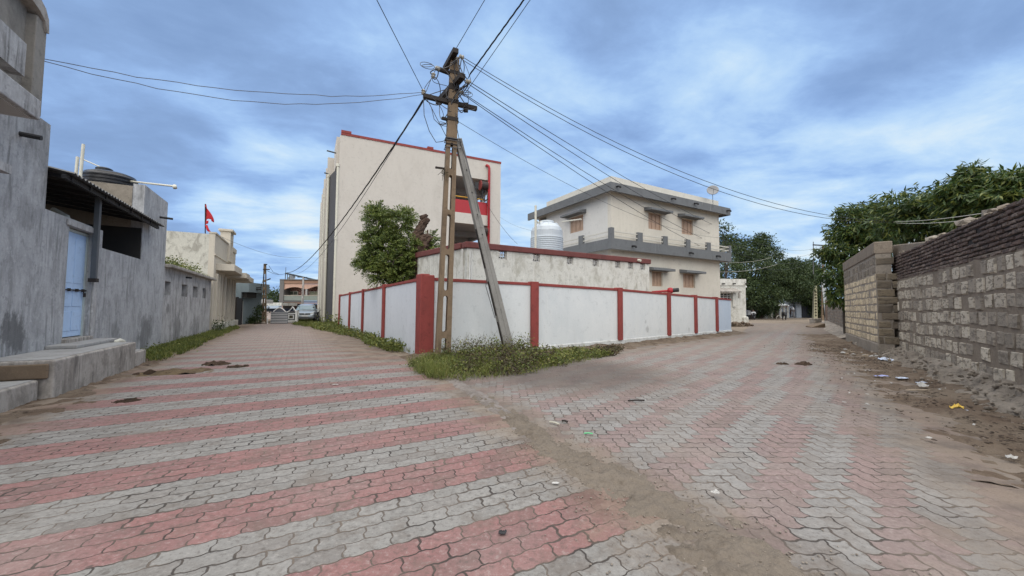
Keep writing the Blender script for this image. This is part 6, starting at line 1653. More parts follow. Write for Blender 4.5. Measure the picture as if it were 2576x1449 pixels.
def motorbike(loc, rz, label, paint, sc=1.0, group=None):
    b = thing('motorcycle', loc, label, 'motorcycle', group, rz)
    b.scale = (sc, sc, sc); O = Vector((0, 0, 0))
    for y, r_ in ((-.65, .30), (.63, .30)):
        ring = [Vector((0, y+math.cos(t)*(r_-.05), r_+math.sin(t)*(r_-.05))) for t in [i*2*math.pi/24 for i in range(25)]]
        wh_ = MB().tube(ring, .05, 8, cap=False).build('wheel', m_tyre, b, org=O)
        m_ = MB().tube([(-.06, y, r_), (.06, y, r_)], .05, 8)
        for k in range(5):
            t = k*2*math.pi/5; m_.bar((0, y, r_), (0, y+math.cos(t)*(r_-.07), r_+math.sin(t)*(r_-.07)), .03, .035, (1, 0, 0))
        m_.build('rim', m_rim, wh_, org=O)
    MB().tube([(-.08, -.65, .30), (-.08, -.42, .92)], .024, 6).tube([(.08, -.65, .30), (.08, -.42, .92)], .024, 6).build('fork', m_iron, b, org=O)
    MB().tube([(-.36, -.30, 1.04), (-.20, -.40, 1.02), (0, -.42, .97), (.20, -.40, 1.02), (.36, -.30, 1.04)], .018, 6).build('handlebar', m_blackpl, b, org=O)
    for sx in (-1, 1): MB().tube([(sx*.26, -.36, 1.03), (sx*.32, -.38, 1.2)], .008, 5).lathe((sx*.33, -.38, 1.17), [(.0, 0), (.06, .02), (.06, .08), (0, .1)], 8).build('mirror', m_blackpl, b, org=O)
    MB().rock((0, -.50, .92), .095, random.Random(1), (1, .9, 1.05)).build('headlight', m_lampg, b, org=O, smooth=True)
    MB().hexa([(-.10, -.32, .72), (.10, -.32, .72), (.12, .12, .70), (-.12, .12, .70), (-.08, -.28, .93), (.08, -.28, .93), (.10, .12, .84), (-.10, .12, .84)]).build('fuel_tank', paint, b, org=O, bevel=.05, seg=3)
    MB().hexa([(-.12, .10, .74), (.12, .10, .74), (.10, .72, .78), (-.10, .72, .78), (-.12, .10, .82), (.12, .10, .82), (.10, .74, .88), (-.10, .74, .88)]).build('seat', m_blackpl, b, org=O, bevel=.03)
    MB().box(-.13, .13, -.25, .18, .26, .60).build('engine', m_iron, b, org=O, bevel=.04)
    MB().bar((0, -.40, .86), (0, -.2, .45), .06, .06).bar((0, -.35, .74), (0, .60, .72), .08, .05).bar((0, .1, .45), (0, .63, .30), .10, .05).build('frame', m_iron, b, org=O)
    MB().tube([(.14, -.1, .30), (.16, .25, .26), (.17, .75, .36)], .045, 8).build('exhaust', m_rim, b, org=O)
    fd = [Vector((0, -.65+math.cos(t)*.33, .30+math.sin(t)*.33)) for t in [.5+i*.25 for i in range(9)]]
    m_ = MB()
    for a_, b__ in zip(fd, fd[1:]): m_.bar(a_, b__, .12, .012, (1, 0, 0))
    m_.build('mudguard', paint, b, org=O)
    return b
m_bikeblk = plain('black_bike_paint', (.02, .02, .024), .35); m_bikered = plain('dark_red_bike_paint', (.12, .015, .02), .4)
motorbike(gp(797, 811.5), .62, 'black motorcycle parked in the grass beside the silver car', m_bikeblk, 1.05)
mb_l = gp(1896, 804); motorbike(mb_l, -.38, 'dark motorcycle with a seated rider under the shade tree', m_bikeblk, 1.0)

# ------------------------------------------------------------------ people and the buffalo
def skin(name, verts, edges, radii, mat, parent, sub=2, root=0):
    me = bpy.data.meshes.new(name); me.from_pydata([tuple(v) for v in verts], edges, [])
    o = bpy.data.objects.new(name, me); col.objects.link(o)
    md = o.modifiers.new('skin', 'SKIN'); md.use_smooth_shade = True
    for i, r_ in enumerate(radii):
        s_ = me.skin_vertices[0].data[i]; s_.radius = (r_, r_) if not isinstance(r_, tuple) else r_; s_.use_root = (i == root)
    sb = o.modifiers.new('sub', 'SUBSURF'); sb.levels = 1; sb.render_levels = sub
    me.materials.append(mat)
    if parent is not None: o.parent = parent
    return o
m_skin = plain('brown_skin', (.16, .085, .055), .6, .1); m_hair = plain('black_hair', (.012, .011, .010), .6)
def person(loc, rz, label, pose, top, bottom, cover=None, hs_=1.65):
    p = thing('person', loc, label, 'person', None, rz); k = hs_/1.7; p.scale = (k, k, k)
    V_ = []; E_ = []; Rr = []
    def a(v, r_, par=None):
        V_.append(Vector(v)); Rr.append(r_)
        if par is not None: E_.append((par, len(V_)-1))
        return len(V_)-1
    dzs = -.33 if pose == 'sit' else 0.0
    pel = a((0, 0, .92+dzs), (.15, .11)); sp1 = a((0, .01, 1.10+dzs), (.135, .10), pel); ch_ = a((0, .0, 1.32+dzs), (.165, .11), sp1); nk = a((0, -.01, 1.46+dzs), .055, ch_)
    hd0 = a((0, -.03, 1.55+dzs), (.07, .085), nk); hd1 = a((0, -.025, 1.64+dzs), (.075, .09), hd0); a((0, -.015, 1.69+dzs), .05, hd1)
    a((0, -.125, 1.575+dzs), .016, hd0)                     # nose
    hands = []
    for sx in (-1, 1):
        sh = a((sx*.19, 0, 1.39+dzs), .062, ch_)
        if pose == 'sit': el_ = a((sx*.26, -.12, 1.14+dzs), .045, sh); wr_ = a((sx*.27, -.36, 1.13+dzs), .032, el_)
        elif pose == 'fold' : el_ = a((sx*.25, -.03, 1.13+dzs), .045, sh); wr_ = a((sx*.10, -.19, 1.12+dzs), .032, el_)
        else: el_ = a((sx*.24, .02, 1.12+dzs), .045, sh); wr_ = a((sx*.25, -.05, .88+dzs), .032, el_)
        d = (V_[wr_]-V_[el_]).normalized(); pm_ = a(V_[wr_]+d*.07, (.034, .02), wr_)
        sd_ = d.cross(Vector((0, 1, .2))).normalized()
        for f_i, (q, l_) in enumerate(((-.03, .07), (-.01, .085), (.012, .08), (.032, .06))):
            f0 = a(V_[pm_]+sd_*q+d*.03, .009, pm_); f1 = a(V_[f0]+d*l_*.5+Vector((0, -.008, 0)), .008, f0); a(V_[f1]+d*l_*.45+Vector((0, -.02, 0)), .007, f1)
        t0 = a(V_[wr_]+d*.05+sd_*-.045, .010, pm_); a(V_[t0]+d*.035+sd_*-.02, .009, t0)
    for sx in (-1, 1):
        hp = a((sx*.09, 0, .86+dzs), (.095, .09), pel)
        if pose == 'sit': kn = a((sx*.17, -.36, .56), .062, hp); an_ = a((sx*.16, -.22, .22), .042, kn); toe = a((sx*.16, -.38, .17), .035, an_)
        else: kn = a((sx*.10, -.02, .48), .062, hp); an_ = a((sx*.10, .02, .09), .042, kn); toe = a((sx*.11, -.15, .035), .035, an_)
    skin('body', V_, E_, Rr, m_skin, p)
    sh = MB(); O = Vector((0, 0, 0))
    # shirt, trousers or skirt, as shells round the body
    c = [(.0, .90), (.178, .90), (.17, 1.06), (.185, 1.22), (.20, 1.36), (.13, 1.44), (.07, 1.47)]
    vs = []; n = 14
    for r_, z in c[1:]:
        for j in range(n):
            t = 2*math.pi*j/n; vs.append((r_*math.cos(t)*1.05, r_*.72*math.sin(t), z+dzs))
    k_ = len(c)-1
    sh.add(vs, [(i*n+j, i*n+(j+1) % n, (i+1)*n+(j+1) % n, (i+1)*n+j) for i in range(k_-1) for j in range(n)])
    for s0i in (7+1, 0):
        pass
    for sx in (-1, 1):
        shp = Vector((sx*.17, 0, 1.39+dzs))
        elp = Vector((sx*.255, -.05 if pose != 'sit' else -.12, 1.14+dzs))
        sh.tube([shp, shp.lerp(elp, .5), elp], [.085, .075, .065], 8)
    sh.build('shirt', top, p, org=O, smooth=True)
    tr_ = MB()
    if bottom[1] == 'skirt':
        tr_.lathe((0, 0, 0), [(.16, .95), (.19, .8), (.22, .45), (.27, .06), (.25, .05)], 16)
    else:
        for sx in (-1, 1):
            if pose == 'sit': tr_.tube([(sx*.06, .02, .92+dzs), (sx*.10, -.08, .60), (sx*.17, -.37, .58), (sx*.16, -.24, .25)], [.125, .11, .085, .075], 10)
            else: tr_.tube([(sx*.06, 0, .96), (sx*.095, 0, .84), (sx*.10, -.02, .48), (sx*.10, .02, .10)], [.12, .115, .085, .075], 10)
    tr_.build('skirt' if bottom[1] == 'skirt' else 'trousers', bottom[0], p, org=O, smooth=True)
    if cover is not None:
        MB().lathe((0, -.01, 1.42+dzs), [(.15, -.10), (.13, .04), (.12, .14), (.115, .22), (.08, .29), (.02, .31)], 14).build('head_cloth', cover, p, org=O, smooth=True)
    else:
        MB().lathe((0, .012, 1.59+dzs), [(.088, -.02), (.093, .05), (.08, .10), (.03, .125)], 14).build('hair', m_hair, p, org=O, smooth=True)
    return p
c_white = plain('white_cotton', (.62, .63, .64), .8, .1); c_grey = plain('grey_cloth', (.16, .16, .165), .85); c_darkb = plain('dark_cloth', (.035, .033, .035), .85); c_brown = plain('brown_cloth', (.11, .075, .065), .85)
person(mb_l+Vector((.05, .12, .0)), -.38, 'person in white shirt sitting astride a dark motorcycle under the tree', 'sit', c_white, (c_darkb, 't'), None, 1.62)
person(gp(1996.5, 799.2), -.9, 'person in grey clothes with white head cloth standing by the blue white house', 'fold', c_grey, (c_grey, 'skirt'), c_white, 1.7)
person(gp(1989.5, 799), .8, 'person in dark clothes standing left of the one with white head cloth', 'stand', c_brown, (c_darkb, 't'), None, 1.62)
# white drum or container by the rider
q = gp(1884.5, 802.0); o = thing('white_container', q, 'white plastic container hung beside the rider under the tree', 'container'); MB().box(q.x-.28, q.x+.25, q.y-.2, q.y+.25, .55, 1.25).build('tub', c_white, o, bevel=.06); MB().box(q.x-.2, q.x+.18, q.y-.15, q.y+.2, -.03, .56).build('stool', m_iron, o, bevel=.02)
# buffalo seen from the front
bl_ = gp(1973, 805); bf = thing('buffalo', bl_, 'dark buffalo standing in the road at the far end of the right street', 'buffalo', None, -.58); bf.scale = (.93, .93, .93)
V_ = []; E_ = []; Rr = []
def a_(v, r_, par=None):
    V_.append(Vector(v)); Rr.append(r_)
    if par is not None: E_.append((par, len(V_)-1))
    return len(V_)-1
mid = a_((0, .35, .86), (.31, .30)); chs = a_((0, -.25, .84), (.29, .32), mid); wit = a_((0, -.48, .98), (.20, .22), chs); nk = a_((0, -.75, .98), (.14, .16), wit); hd = a_((.04, -.98, .98), (.13, .13), nk); fc = a_((.06, -1.14, .80), (.085, .09), hd); a_((.07, -1.22, .68), (.085, .065), fc)
rmp_ = a_((0, .85, .92), (.27, .25), mid)
for sx in (-1, 1):
    s_ = a_((sx*.17, -.38, .62), .10, chs); kn = a_((sx*.17, -.40, .34), .06, s_); ft_ = a_((sx*.17, -.40, .10), .048, kn); a_((sx*.17, -.43, .02), .06, ft_)
    h_ = a_((sx*.18, .82, .66), (.13, .14), rmp_); st_ = a_((sx*.17, .72, .50), .09, h_); hk = a_((sx*.17, .98, .38), .055, st_); f2 = a_((sx*.17, .92, .10), .045, hk); a_((sx*.17, .89, .02), .058, f2)
    ear = a_((sx*.20+.04, -.95, 1.0), .035, hd); a_((sx*.33+.04, -.93, .96), .03, ear)
tl = a_((0, 1.10, .92), .03, rmp_); a_((0, 1.18, .5), .02, tl)
skin('body', V_, E_, Rr, plain('buffalo_hide', (.016, .015, .015), .6, .2), bf)
hn = MB()
for sx in (-1, 1): hn.tube([(sx*.09+.04, -.96, 1.07), (sx*.28+.04, -.90, 1.06), (sx*.36+.04, -.82, 1.14), (sx*.30+.04, -.76, 1.24)], [.04, .034, .024, .008], 7)
hn.build('horns', plain('dark_horn', (.05, .045, .04), .5), bf, org=Vector((0, 0, 0)))
# house and gate beyond the far road
fh = thing('blue_white_house', Vector((at(1985, 790, 67).x, 67, 0)), 'small blue white house with awning at the right street end', 'house')
FH = Frame((at(1942, 790, 66.5).x, 66.5), (1, 0))
def p9(x, y): return (1864.9+x*.09375, 737.9+y*.09375)
def r9(xa, ya, xb, yb, o=0.0): return rect(FH, *p9(xa, ya), *p9(xb, yb), o)
mw = plaster('blue_white_wash', (.42, .47, .53), (.33, .37, .42), .5, .4)
r = r9(1170, 330, 1420, 655); MB().fbox(FH, r[0], r[1], -4, 0, -.1, r[3]+1.7).build('wall', mw, fh)
r = r9(1420, 130, 1570, 655); MB().fbox(FH, r[0]+.003, r[1], -4, .4, -.1, r[3]).build('side_wall', plaster('cool_grey_wash', (.30, .335, .38), (.24, .27, .30), .5, .5), fh)
r = r9(800, 312, 1040, 342, .6); MB().hexa([FH.pt(r[0], -.5, r[3]+.25), FH.pt(r[1]+1.2, -.5, r[3]+.25), FH.pt(r[1]+1.2, 1.2, r[2]), FH.pt(r[0], 1.2, r[2]), FH.pt(r[0], -.5, r[3]+.3), FH.pt(r[1]+1.2, -.5, r[3]+.3), FH.pt(r[1]+1.2, 1.2, r[2]+.12), FH.pt(r[0], 1.2, r[2]+.12)]).build('awning', m_white, fh)
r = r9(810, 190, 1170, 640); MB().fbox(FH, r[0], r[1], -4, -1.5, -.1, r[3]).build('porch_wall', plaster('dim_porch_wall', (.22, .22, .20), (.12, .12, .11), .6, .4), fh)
ps_ = MB()
for x in (845, 955, 1045, 1140): s_ = FH.hit(*p9(x, 500))[0]; ps_.fbox(FH, s_-.12, s_+.12, .8, 1.0, -.05, r9(0, 330, 10, 650)[3])
ps_.build('porch_posts', plain('pale_post', (.45, .44, .40), .7), fh)
r = r9(980, 348, 1170, 372); MB().fbox(FH, r[0], r[1], .5, .9, r[2], r[3]).build('red_beam', m_redpaint, fh)
MB().bar(at(*p9(1180, 325), 65.8), at(*p9(1440, 325), 65.8), .12, .12).bar(at(*p9(1290, 200), 65.8), at(*p9(1440, 270), 65.8), .12, .12).bar(at(*p9(1410, 262), 65.8), at(*p9(1410, 400), 65.8), .15, .15).build('awning_frame', m_iron, fh)
dg = thing('navy_gate', Vector((at(2028, 790, 67).x, 67, 0)), 'dark navy sheet gate in the shade at the right street end', 'gate')
r = r9(1572, 330, 1905, 645); MB().fbox(FH, r[0], r[1], -.15, 0, .02, r[3]).build('sheet', plain('navy_sheet', (.018, .022, .035), .6), dg)
m_ = MB()
for i in range(6): s_ = r[0]+(r[1]-r[0])*i/5; m_.fbox(FH, s_-.05, s_+.05, 0, .05, .02, r[3])
m_.build('ribs', m_iron, dg)
ba = thing('earth_bank_wall', Vector((at(1915, 795, 62).x, 62, 0)), 'dim low bank wall in the shade behind the rider', 'wall')
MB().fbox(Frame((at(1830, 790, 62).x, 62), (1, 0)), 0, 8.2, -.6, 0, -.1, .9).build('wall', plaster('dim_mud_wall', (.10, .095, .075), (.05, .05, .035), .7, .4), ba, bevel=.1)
for (x, w_, h_, mt, lb) in ((1914, .5, .9, c_brown, 'pinkish bundle on the ground behind the rider'), (1926, .45, 1.35, m_white, 'pale standing slab behind the road left of the buffalo'), (1936, .8, 1.3, m_creamside, 'broader pale slab behind the road left of the buffalo')):
    b_ = Vector((at(x, 790, 60).x, 60, -.03)); o = thing('upright_slab' if 'slab' in lb else 'bundle', b_, lb, 'slab' if 'slab' in lb else 'bundle')
    MB().lathe(b_, [(w_*.55, 0), (w_*.6, h_*.5), (w_*.5, h_*.85), (w_*.2, h_)], 8).build('mass', mt, o, smooth=True)
ty = Vector((at(1961, 790, 58).x, 58, 0)); ring = [ty+Vector((math.cos(t)*.52, 0, math.sin(t)*.50)) for t in [i*math.pi/12 for i in range(13)]]
o = MB().tube(ring, .06, 6).build('half_buried_tyre', plain('whitened_rubber', (.42, .40, .35), .8)); tag(o, 'pale half buried tyre hoop beside the buffalo', 'tyre')
# rubbish heap in front of the hut
hp = gp(1868, 820); o = MB()
for i in range(40): o.rock(hp+Vector((rng.uniform(-1.5, .9), rng.uniform(-.8, .5), rng.uniform(.0, .25))), rng.uniform(.1, .26), rng)
o = o.build('rubble_heap', m_verge); tag(o, 'dark heap of soil and rubble in front of the whitewashed hut', 'rubble heap')
q = gp(1869, 816); o = MB().rock(q+Vector((.1, -.2, .42)), .22, rng, (1.2, .8, .8)).build('white_bag', c_white, smooth=True); tag(o, 'white plastic bag on the rubble heap by the hut', 'bag')
# ------------------------------------------------------------------ weeds and grass
def inside(p, poly):
    c = False; n = len(poly)
    for i in range(n):
        a, b = poly[i], poly[(i+1) % n]
        if (a[1] > p[1]) != (b[1] > p[1]) and p[0] < (b[0]-a[0])*(p[1]-a[1])/(b[1]-a[1])+a[0]: c = not c
    return c
def scatter(poly, n, rg, edge=.0, sc=1.3, thr=-1.0):
    xs = [p[0] for p in poly]; ys = [p[1] for p in poly]; out = []
    t = 0
    while len(out) < n and t < n*60:
        t += 1
        p = (rg.uniform(min(xs), max(xs)), rg.uniform(min(ys), max(ys)))
        q = (p[0]+.16*fbm(p[0], p[1], 3.0, 9), p[1]+.16*fbm(p[0], p[1], 3.0, 5))
        if inside(q, poly) and fbm(p[0], p[1], sc, 3) > thr: out.append(p)
    return out
def grass_blades(pts, h, wd, z0=0.0):
    P = np.array([(x, y, z0) for x, y in pts]); n = len(P)
    ang = NR.random(n)*6.283; lean = .2+.6*NR.random(n)
    D = np.stack([np.cos(ang)*lean, np.sin(ang)*lean, np.ones(n)], 1)
    return leaves(P, D, h*(.5+.8*NR.random(n)), wd*(.7+.6*NR.random(n)), NR, .3)
def herb(pts, h, L, z0=0.0, k=14, spread=.10):
    """little leafy plants"""
    P = np.array([(x, y, z0) for x, y in pts]); n = len(P)
    hh = h*(.4+.8*NR.random(n))
    P = np.repeat(P, k, 0); hh = np.repeat(hh, k)
    t = NR.random(n*k)
    off = NR.normal(size=(n*k, 3))*spread*(.4+.8*t[:, None]); off[:, 2] = hh*t
    D = NR.normal(size=(n*k, 3)); D[:, 2] = D[:, 2]*.5+.25
    return leaves(P+off, D, L*(.6+.8*NR.random(n*k)), L*.55*(.7+.6*NR.random(n*k)), NR, .3)
rg = random.Random(21)
def stuff(name, V, mat, label):
    o = quads(name, np.concatenate(V), mat); o['kind'] = 'stuff'; o['label'] = label; o['category'] = 'vegetation'; return o
# corner mound round the pole
def G2(lst): return [tuple(gp(x, y).xy) for x, y in lst]
cor = G2([(1030, 915), (1042, 944), (1090, 957), (1165, 962), (1260, 953), (1330, 945), (1400, 925), (1470, 912), (1545, 893), (1548, 882), (1480, 884), (1350, 892), (1280, 898), (1105, 900), (1060, 902)])
corA = G2([(1035, 918), (1045, 942), (1090, 955), (1160, 959), (1250, 940), (1215, 905), (1110, 900)])
corB = G2([(1160, 945), (1300, 945), (1390, 922), (1390, 895), (1280, 896), (1180, 900)])
corC = G2([(1280, 930), (1400, 922), (1480, 910), (1540, 892), (1480, 886), (1345, 892)])
corW = G2([(1100, 915), (1330, 925), (1340, 893), (1240, 886), (1110, 898)])
V1 = [grass_blades(scatter(corA, 6500, rg, thr=-.25), .25, .010), grass_blades(scatter(cor, 4200, rg), .13, .010)]
stuff('grass', V1, m_grass, 'short green grass round the foot of the utility pole')
stuff('weeds', [herb(scatter(corC, 300, rg, thr=-.12), .22, .06, k=18), herb(scatter(corB, 210, rg, thr=-.2), .36, .055, k=18), herb(scatter(corW, 170, rg), .58, .05, k=16), herb(scatter(corA, 170, rg), .28, .045)], m_weed, 'leafy weeds round the poles in front of the compound wall')
stuff('weeds', [herb(scatter(corB, 330, rg), .36, .06, spread=.13), herb(scatter(corW, 170, rg), .48, .055), herb(scatter(cor, 130, rg), .16, .045), herb(scatter(G2([(1470, 905), (1550, 894), (1560, 876), (1490, 884)]), 90, rg), .16, .08)], m_weedbrown, 'withered brown weeds among the green ones at the wall corner')
# taller single plants
def plant(px, py, h, L, label, name='weed_plant', n=60, mat=m_weed):
    b = gp(px, py); t = thing(name, b, label, 'plant', 'taller weeds at the wall corner')
    out = []
    for s_ in range(4):
        top = np.array([rg.uniform(-.12, .12), rg.uniform(-.1, .1), h*rg.uniform(.6, 1)])
        tt = NR.random(n//4)**.7; P = np.array(b)+tt[:, None]*top+NR.normal(size=(n//4, 3))*.02
        D = NR.normal(size=(n//4, 3)); D[:, 2] = D[:, 2]*.3+.15
        out.append(leaves(P, D, L*(.6+.6*NR.random(n//4)), L*.5, NR, .3))
    quads('foliage', np.concatenate(out), mat, t, b)
    m_ = MB()
    for k in range(4): m_.tube([b, b+Vector((rg.uniform(-.1, .1), rg.uniform(-.1, .1), h*.8))], [.006, .003], 4)
    m_.build('stems', m_weedbrown, t)
for (px, py, h, L, lb) in ((1257, 905, .58, .075, 'bushy weed just left of the leaning prop'), (1300, 902, .60, .075, 'tall leafy weed just right of the leaning prop'), (1210, 905, .42, .06, 'feathery weed between the pole and the prop'), (1335, 895, .34, .07, 'weed growing against the first red pier'), (1170, 906, .36, .06, 'thin weed right of the brown pole'), (1130, 912, .38, .08, 'yellowish climbing weed at the brown pole foot'), (1400, 896, .30, .07, 'weed by the white plinth right of the prop'), (1445, 893, .30, .07, 'last green weed along the white plinth')):
    plant(px, py, h, L, lb)
sw = MB()
for i in range(90):
    x, y = rg.choice(scatter(corW, 1, rg)); hh = rg.uniform(.35, .75); sw.tube([(x, y, 0), (x+rg.uniform(-.1, .1), y+rg.uniform(-.1, .1), hh*.6), (x+rg.uniform(-.2, .2), y+rg.uniform(-.15, .15), hh)], [.004, .003, .002], 4)
o = sw.build('dry_stalks', m_weedbrown); o['kind'] = 'stuff'; o['label'] = 'dry seed stalks standing among the corner weeds'
# left arm of the compound wall
wl_ = [tuple((CW[1]+(CW[0]-CW[1])*t+CL.n*o).to_tuple()) for t, o in ((.03, .0), (.12, .55), (.25, .75), (.36, .45), (.45, .35), (.60, .8), (.8, 1.2), (1.0, 1.5), (1.18, 1.2), (1.2, 0.0))]
stuff('weeds', [herb(scatter(wl_, 420, rg, thr=-.15), .32, .10, k=16, spread=.14), grass_blades(scatter(wl_, 3500, rg), .20, .016)], m_weed, 'overgrown weeds along the left arm of the compound wall')
gl_ = G2([(735, 818), (790, 826), (868, 833), (880, 820), (855, 808), (800, 800), (760, 803)])
stuff('weeds', [grass_blades(scatter(gl_, 9000, rg, thr=-.3), .22, .03), herb(scatter(G2([(812, 816), (868, 830), (880, 818), (850, 806), (818, 808)]), 300, rg), .75, .14, k=18, spread=.22)], m_weed, 'tall grass and weeds in front of the car and motorcycle')
# left verge
lv = [LF.pt(s, o, 0).to_tuple()[:2] for s, o in ((1.5, .05), (1.5, 1.0), (3.5, 1.12), (7, 1.0), (12, .85), (18, .75), (20.5, .3), (20.5, .05))]
lvn = [LF.pt(s, o, 0).to_tuple()[:2] for s, o in ((1.5, .05), (1.5, .95), (3.5, 1.05), (7, .9), (12, .75), (13, .05))]
lvw = [LF.pt(s, o, 0).to_tuple()[:2] for s, o in ((1.6, .05), (1.6, .5), (8, .5), (19, .45), (19, .05))]
stuff('grass', [grass_blades(scatter(lvn, 9000, rg, thr=-.3), .14, .012), grass_blades(scatter(lv, 9000, rg, thr=-.3), .15, .02), herb(scatter(lvw, 200, rg, thr=-.05), .22, .05, k=12, spread=.12), herb(scatter(lv, 420, rg, thr=-.1), .11, .05, k=10, spread=.1)], m_weed, 'low green verge along the grey house and outbuilding')
rw_ = [LF.pt(s, o, 0).to_tuple()[:2] for s, o in ((5.9, -1.2), (5.9, .12), (s_oe-.3, .12), (s_oe-.3, -1.2))]
stuff('roof_weeds', [herb(scatter([LF.pt(s, o, 0).to_tuple()[:2] for s, o in ((5.9, -1.4), (5.9, -.1), (12.0, -.1), (12, -1.4))], 170, rg), .40, .09, 2.79, k=16, spread=.16), grass_blades(scatter(rw_, 900, rg), .12, .02, 2.78)], m_weed, 'weeds growing on the outbuilding roof')
bw2 = thing('shrub', LF.pt(14.4, .4, 0), 'small dark twiggy shrub at the end of the low outbuilding', 'shrub')
quads('foliage', herb([LF.pt(14.2+rg.uniform(-.4, .5), .35+rg.uniform(-.2, .2), 0).to_tuple()[:2] for _ in range(26)], .75, .09, 0, k=14, spread=.14), m_bigtree, bw2, LF.pt(14.4, .4, 0))

# ------------------------------------------------------------------ litter and droppings
def scrap(px, py, w_, d_, hh, mat, name, label, cat, seed, group=None, z=.03):
    r_ = random.Random(seed); c = gp(px, py); n = 9; m_ = MB()
    w_ *= .85; d_ *= .8; vs = []
    for i in range(n):
        for j in range(n):
            x, y = (i/(n-1)-.5), (j/(n-1)-.5); e = 1-.35*(abs(x*2)**3*abs(y*2)**3)
            vs.append((c.x+x*w_*e*(1+.25*fbm(x, y, 2.2, seed)), c.y+y*d_*e*(1+.3*fbm(x, y, 2.2, seed+4)), z+.004+hh*(.5+.9*fbm(x, y, 3.0, seed+9))*(1-max(abs(x), abs(y))*1.2)+hh*.2))
    m_.add(vs, [(i*n+j, i*n+j+1, (i+1)*n+j+1, (i+1)*n+j) for i in range(n-1) for j in range(n-1)])
    o = m_.build(name, mat, smooth=False); o.modifiers.new('t', 'SOLIDIFY').thickness = .004
    return tag(o, label, cat, group)
m_paper = plain('white_litter_paper', (.42, .41, .39), .8, .2, 9); m_bluebag = plain('pale_blue_plastic', (.50, .56, .68), .35, .2, 9); m_violet = plain('violet_blue_plastic', (.36, .40, .70), .5, .1)
m_yellowp = plain('yellow_packet', (.62, .42, .07), .4, .35, 18); m_green = plain('green_straw', (.10, .45, .2), .5); m_card = plain('buff_cardboard', (.33, .27, .20), .85)
LG = 'litter on the dirt below the brick wall'
scrap(2230, 913, .42, .34, .13, m_bluebag, 'plastic_bag', 'crumpled pale blue white plastic bag on the dirt by the wall corner', 'bag', 1, LG)
scrap(2218, 951, .34, .12, .03, m_violet, 'plastic_strip', 'flat violet blue plastic strip on the dark dirt', 'litter', 2, LG)
scrap(2270, 957, .26, .14, .04, m_bluebag, 'plastic_scrap', 'pale scrap just right of the violet plastic strip', 'litter', 3, LG)
scrap(2318, 968, .22, .10, .03, m_bluebag, 'plastic_scrap', 'thin pale blue scrap above the white crumpled cup', 'litter', 4, LG)
scrap(2322, 979, .20, .16, .09, m_paper, 'crumpled_cup', 'white crumpled cup beside a buff cardboard strip', 'litter', 5, LG)
scrap(2309, 987, .44, .07, .02, m_card, 'cardboard_strip', 'long buff cardboard strip under the white crumpled cup', 'litter', 6, LG)
scrap(2372, 987, .18, .09, .05, m_paper, 'paper_scrap', 'pale scrap lying apart right of the cardboard strip', 'litter', 7, LG)
scrap(2408, 1037, .17, .14, .10, m_yellowp, 'food_packet', 'bright yellow crumpled food packet on the dark dirt', 'packet', 8, LG)
scrap(2428, 1042, .13, .07, .03, m_bluebag, 'plastic_scrap', 'white tail of plastic touching the yellow packet', 'litter', 9, LG)
scrap(2457, 1063, .09, .05, .02, m_paper, 'paper_scrap', 'small pale scrap right of the yellow packet', 'litter', 10, LG)
scrap(2337, 1111, .08, .04, .015, m_paper, 'paper_scrap', 'tiny white scrap alone on the open brown dirt', 'litter', 12, LG)
scrap(2544, 1163, .10, .08, .04, m_paper, 'paper_scrap', 'pale crumpled scrap nearest the photo edge on the right', 'litter', 13, LG)
rr_ = random.Random(9)
for k in range(17):
    px, py = 2118+rr_.uniform(0, 100), 888+rr_.uniform(0, 26); py = 884+(px-2118)*.2+rr_.uniform(-3, 9)
    scrap(px, py, rr_.uniform(.10, .24), rr_.uniform(.08, .18), .05, m_paper if k % 3 else m_card, 'paper_scrap', 'one of the torn white papers heaped near the yellow wall corner', 'litter', 30+k, 'torn papers heaped near the wall corner')
chips = MB()
for k in range(2600):
    s, o_ = rr_.uniform(-8, 6), .3+abs(rr_.gauss(0, .75))+(.45 if rr_.random() < .2 else 0); p = RF.pt(s, o_+(.4 if s > 1.9 else 0), .035+.03*max(0, 1-o_/1.8))
    if fbm(p.x, p.y, 1.2, 3) < -.1: continue
    l_, a = rr_.uniform(.008, .035), rr_.uniform(0, 3.1); d = Vector((math.cos(a), math.sin(a), rr_.uniform(-.2, .4)))*l_
    chips.rock(p, l_*.6, rr_, (rr_.uniform(.5, 1.6), rr_.uniform(.5, 1.6), .35))
o = chips.build('debris', plain('dark_plant_debris', (.055, .038, .026), .9, .5, 25)); o['kind'] = 'stuff'; o['label'] = 'dark scraps of dung and plant debris along the brick wall'
pb = MB()
for k in range(3400):
    if rr_.random() < .22:
        a = rr_.uniform(0, 6.28); q = 2.6*math.sqrt(rr_.random()); p = Vector((1.2+q*math.cos(a), 8.6+q*.8*math.sin(a))); z = .006
    elif rr_.random() < .6:
        i = rr_.randrange(40, len(dl_)-2); p = dl_[i]+Vector((rr_.gauss(0, .35), rr_.gauss(0, .35))); z = .008
    else:
        s, o_ = rr_.uniform(-8, 6), rr_.uniform(.5, 2.6); q = RF.pt(s, o_, 0); p = q.xy; z = .02
    pb.rock((p.x, p.y, z), rr_.uniform(.003, .009), rr_)
o = pb.build('pebbles', soil('pebble_mix', (.24, .20, .165), (.30, .26, .22), (.12, .095, .075), 4)); o['kind'] = 'stuff'; o['label'] = 'small pebbles strewn in the dirt'
wc = MB()
for k in range(46):
    s, o_ = rr_.uniform(-7, 6), rr_.uniform(.5, 2.2); p = RF.pt(s, o_, .04); a = rr_.uniform(0, 3); d = Vector((math.cos(a), math.sin(a), .1))*rr_.uniform(.02, .06); wc.bar(p-d/2, p+d/2, .02, .006)
o = wc.build('paper_bits', m_paper); o['kind'] = 'stuff'; o['label'] = 'tiny pale paper bits in the dirt along the brick wall'
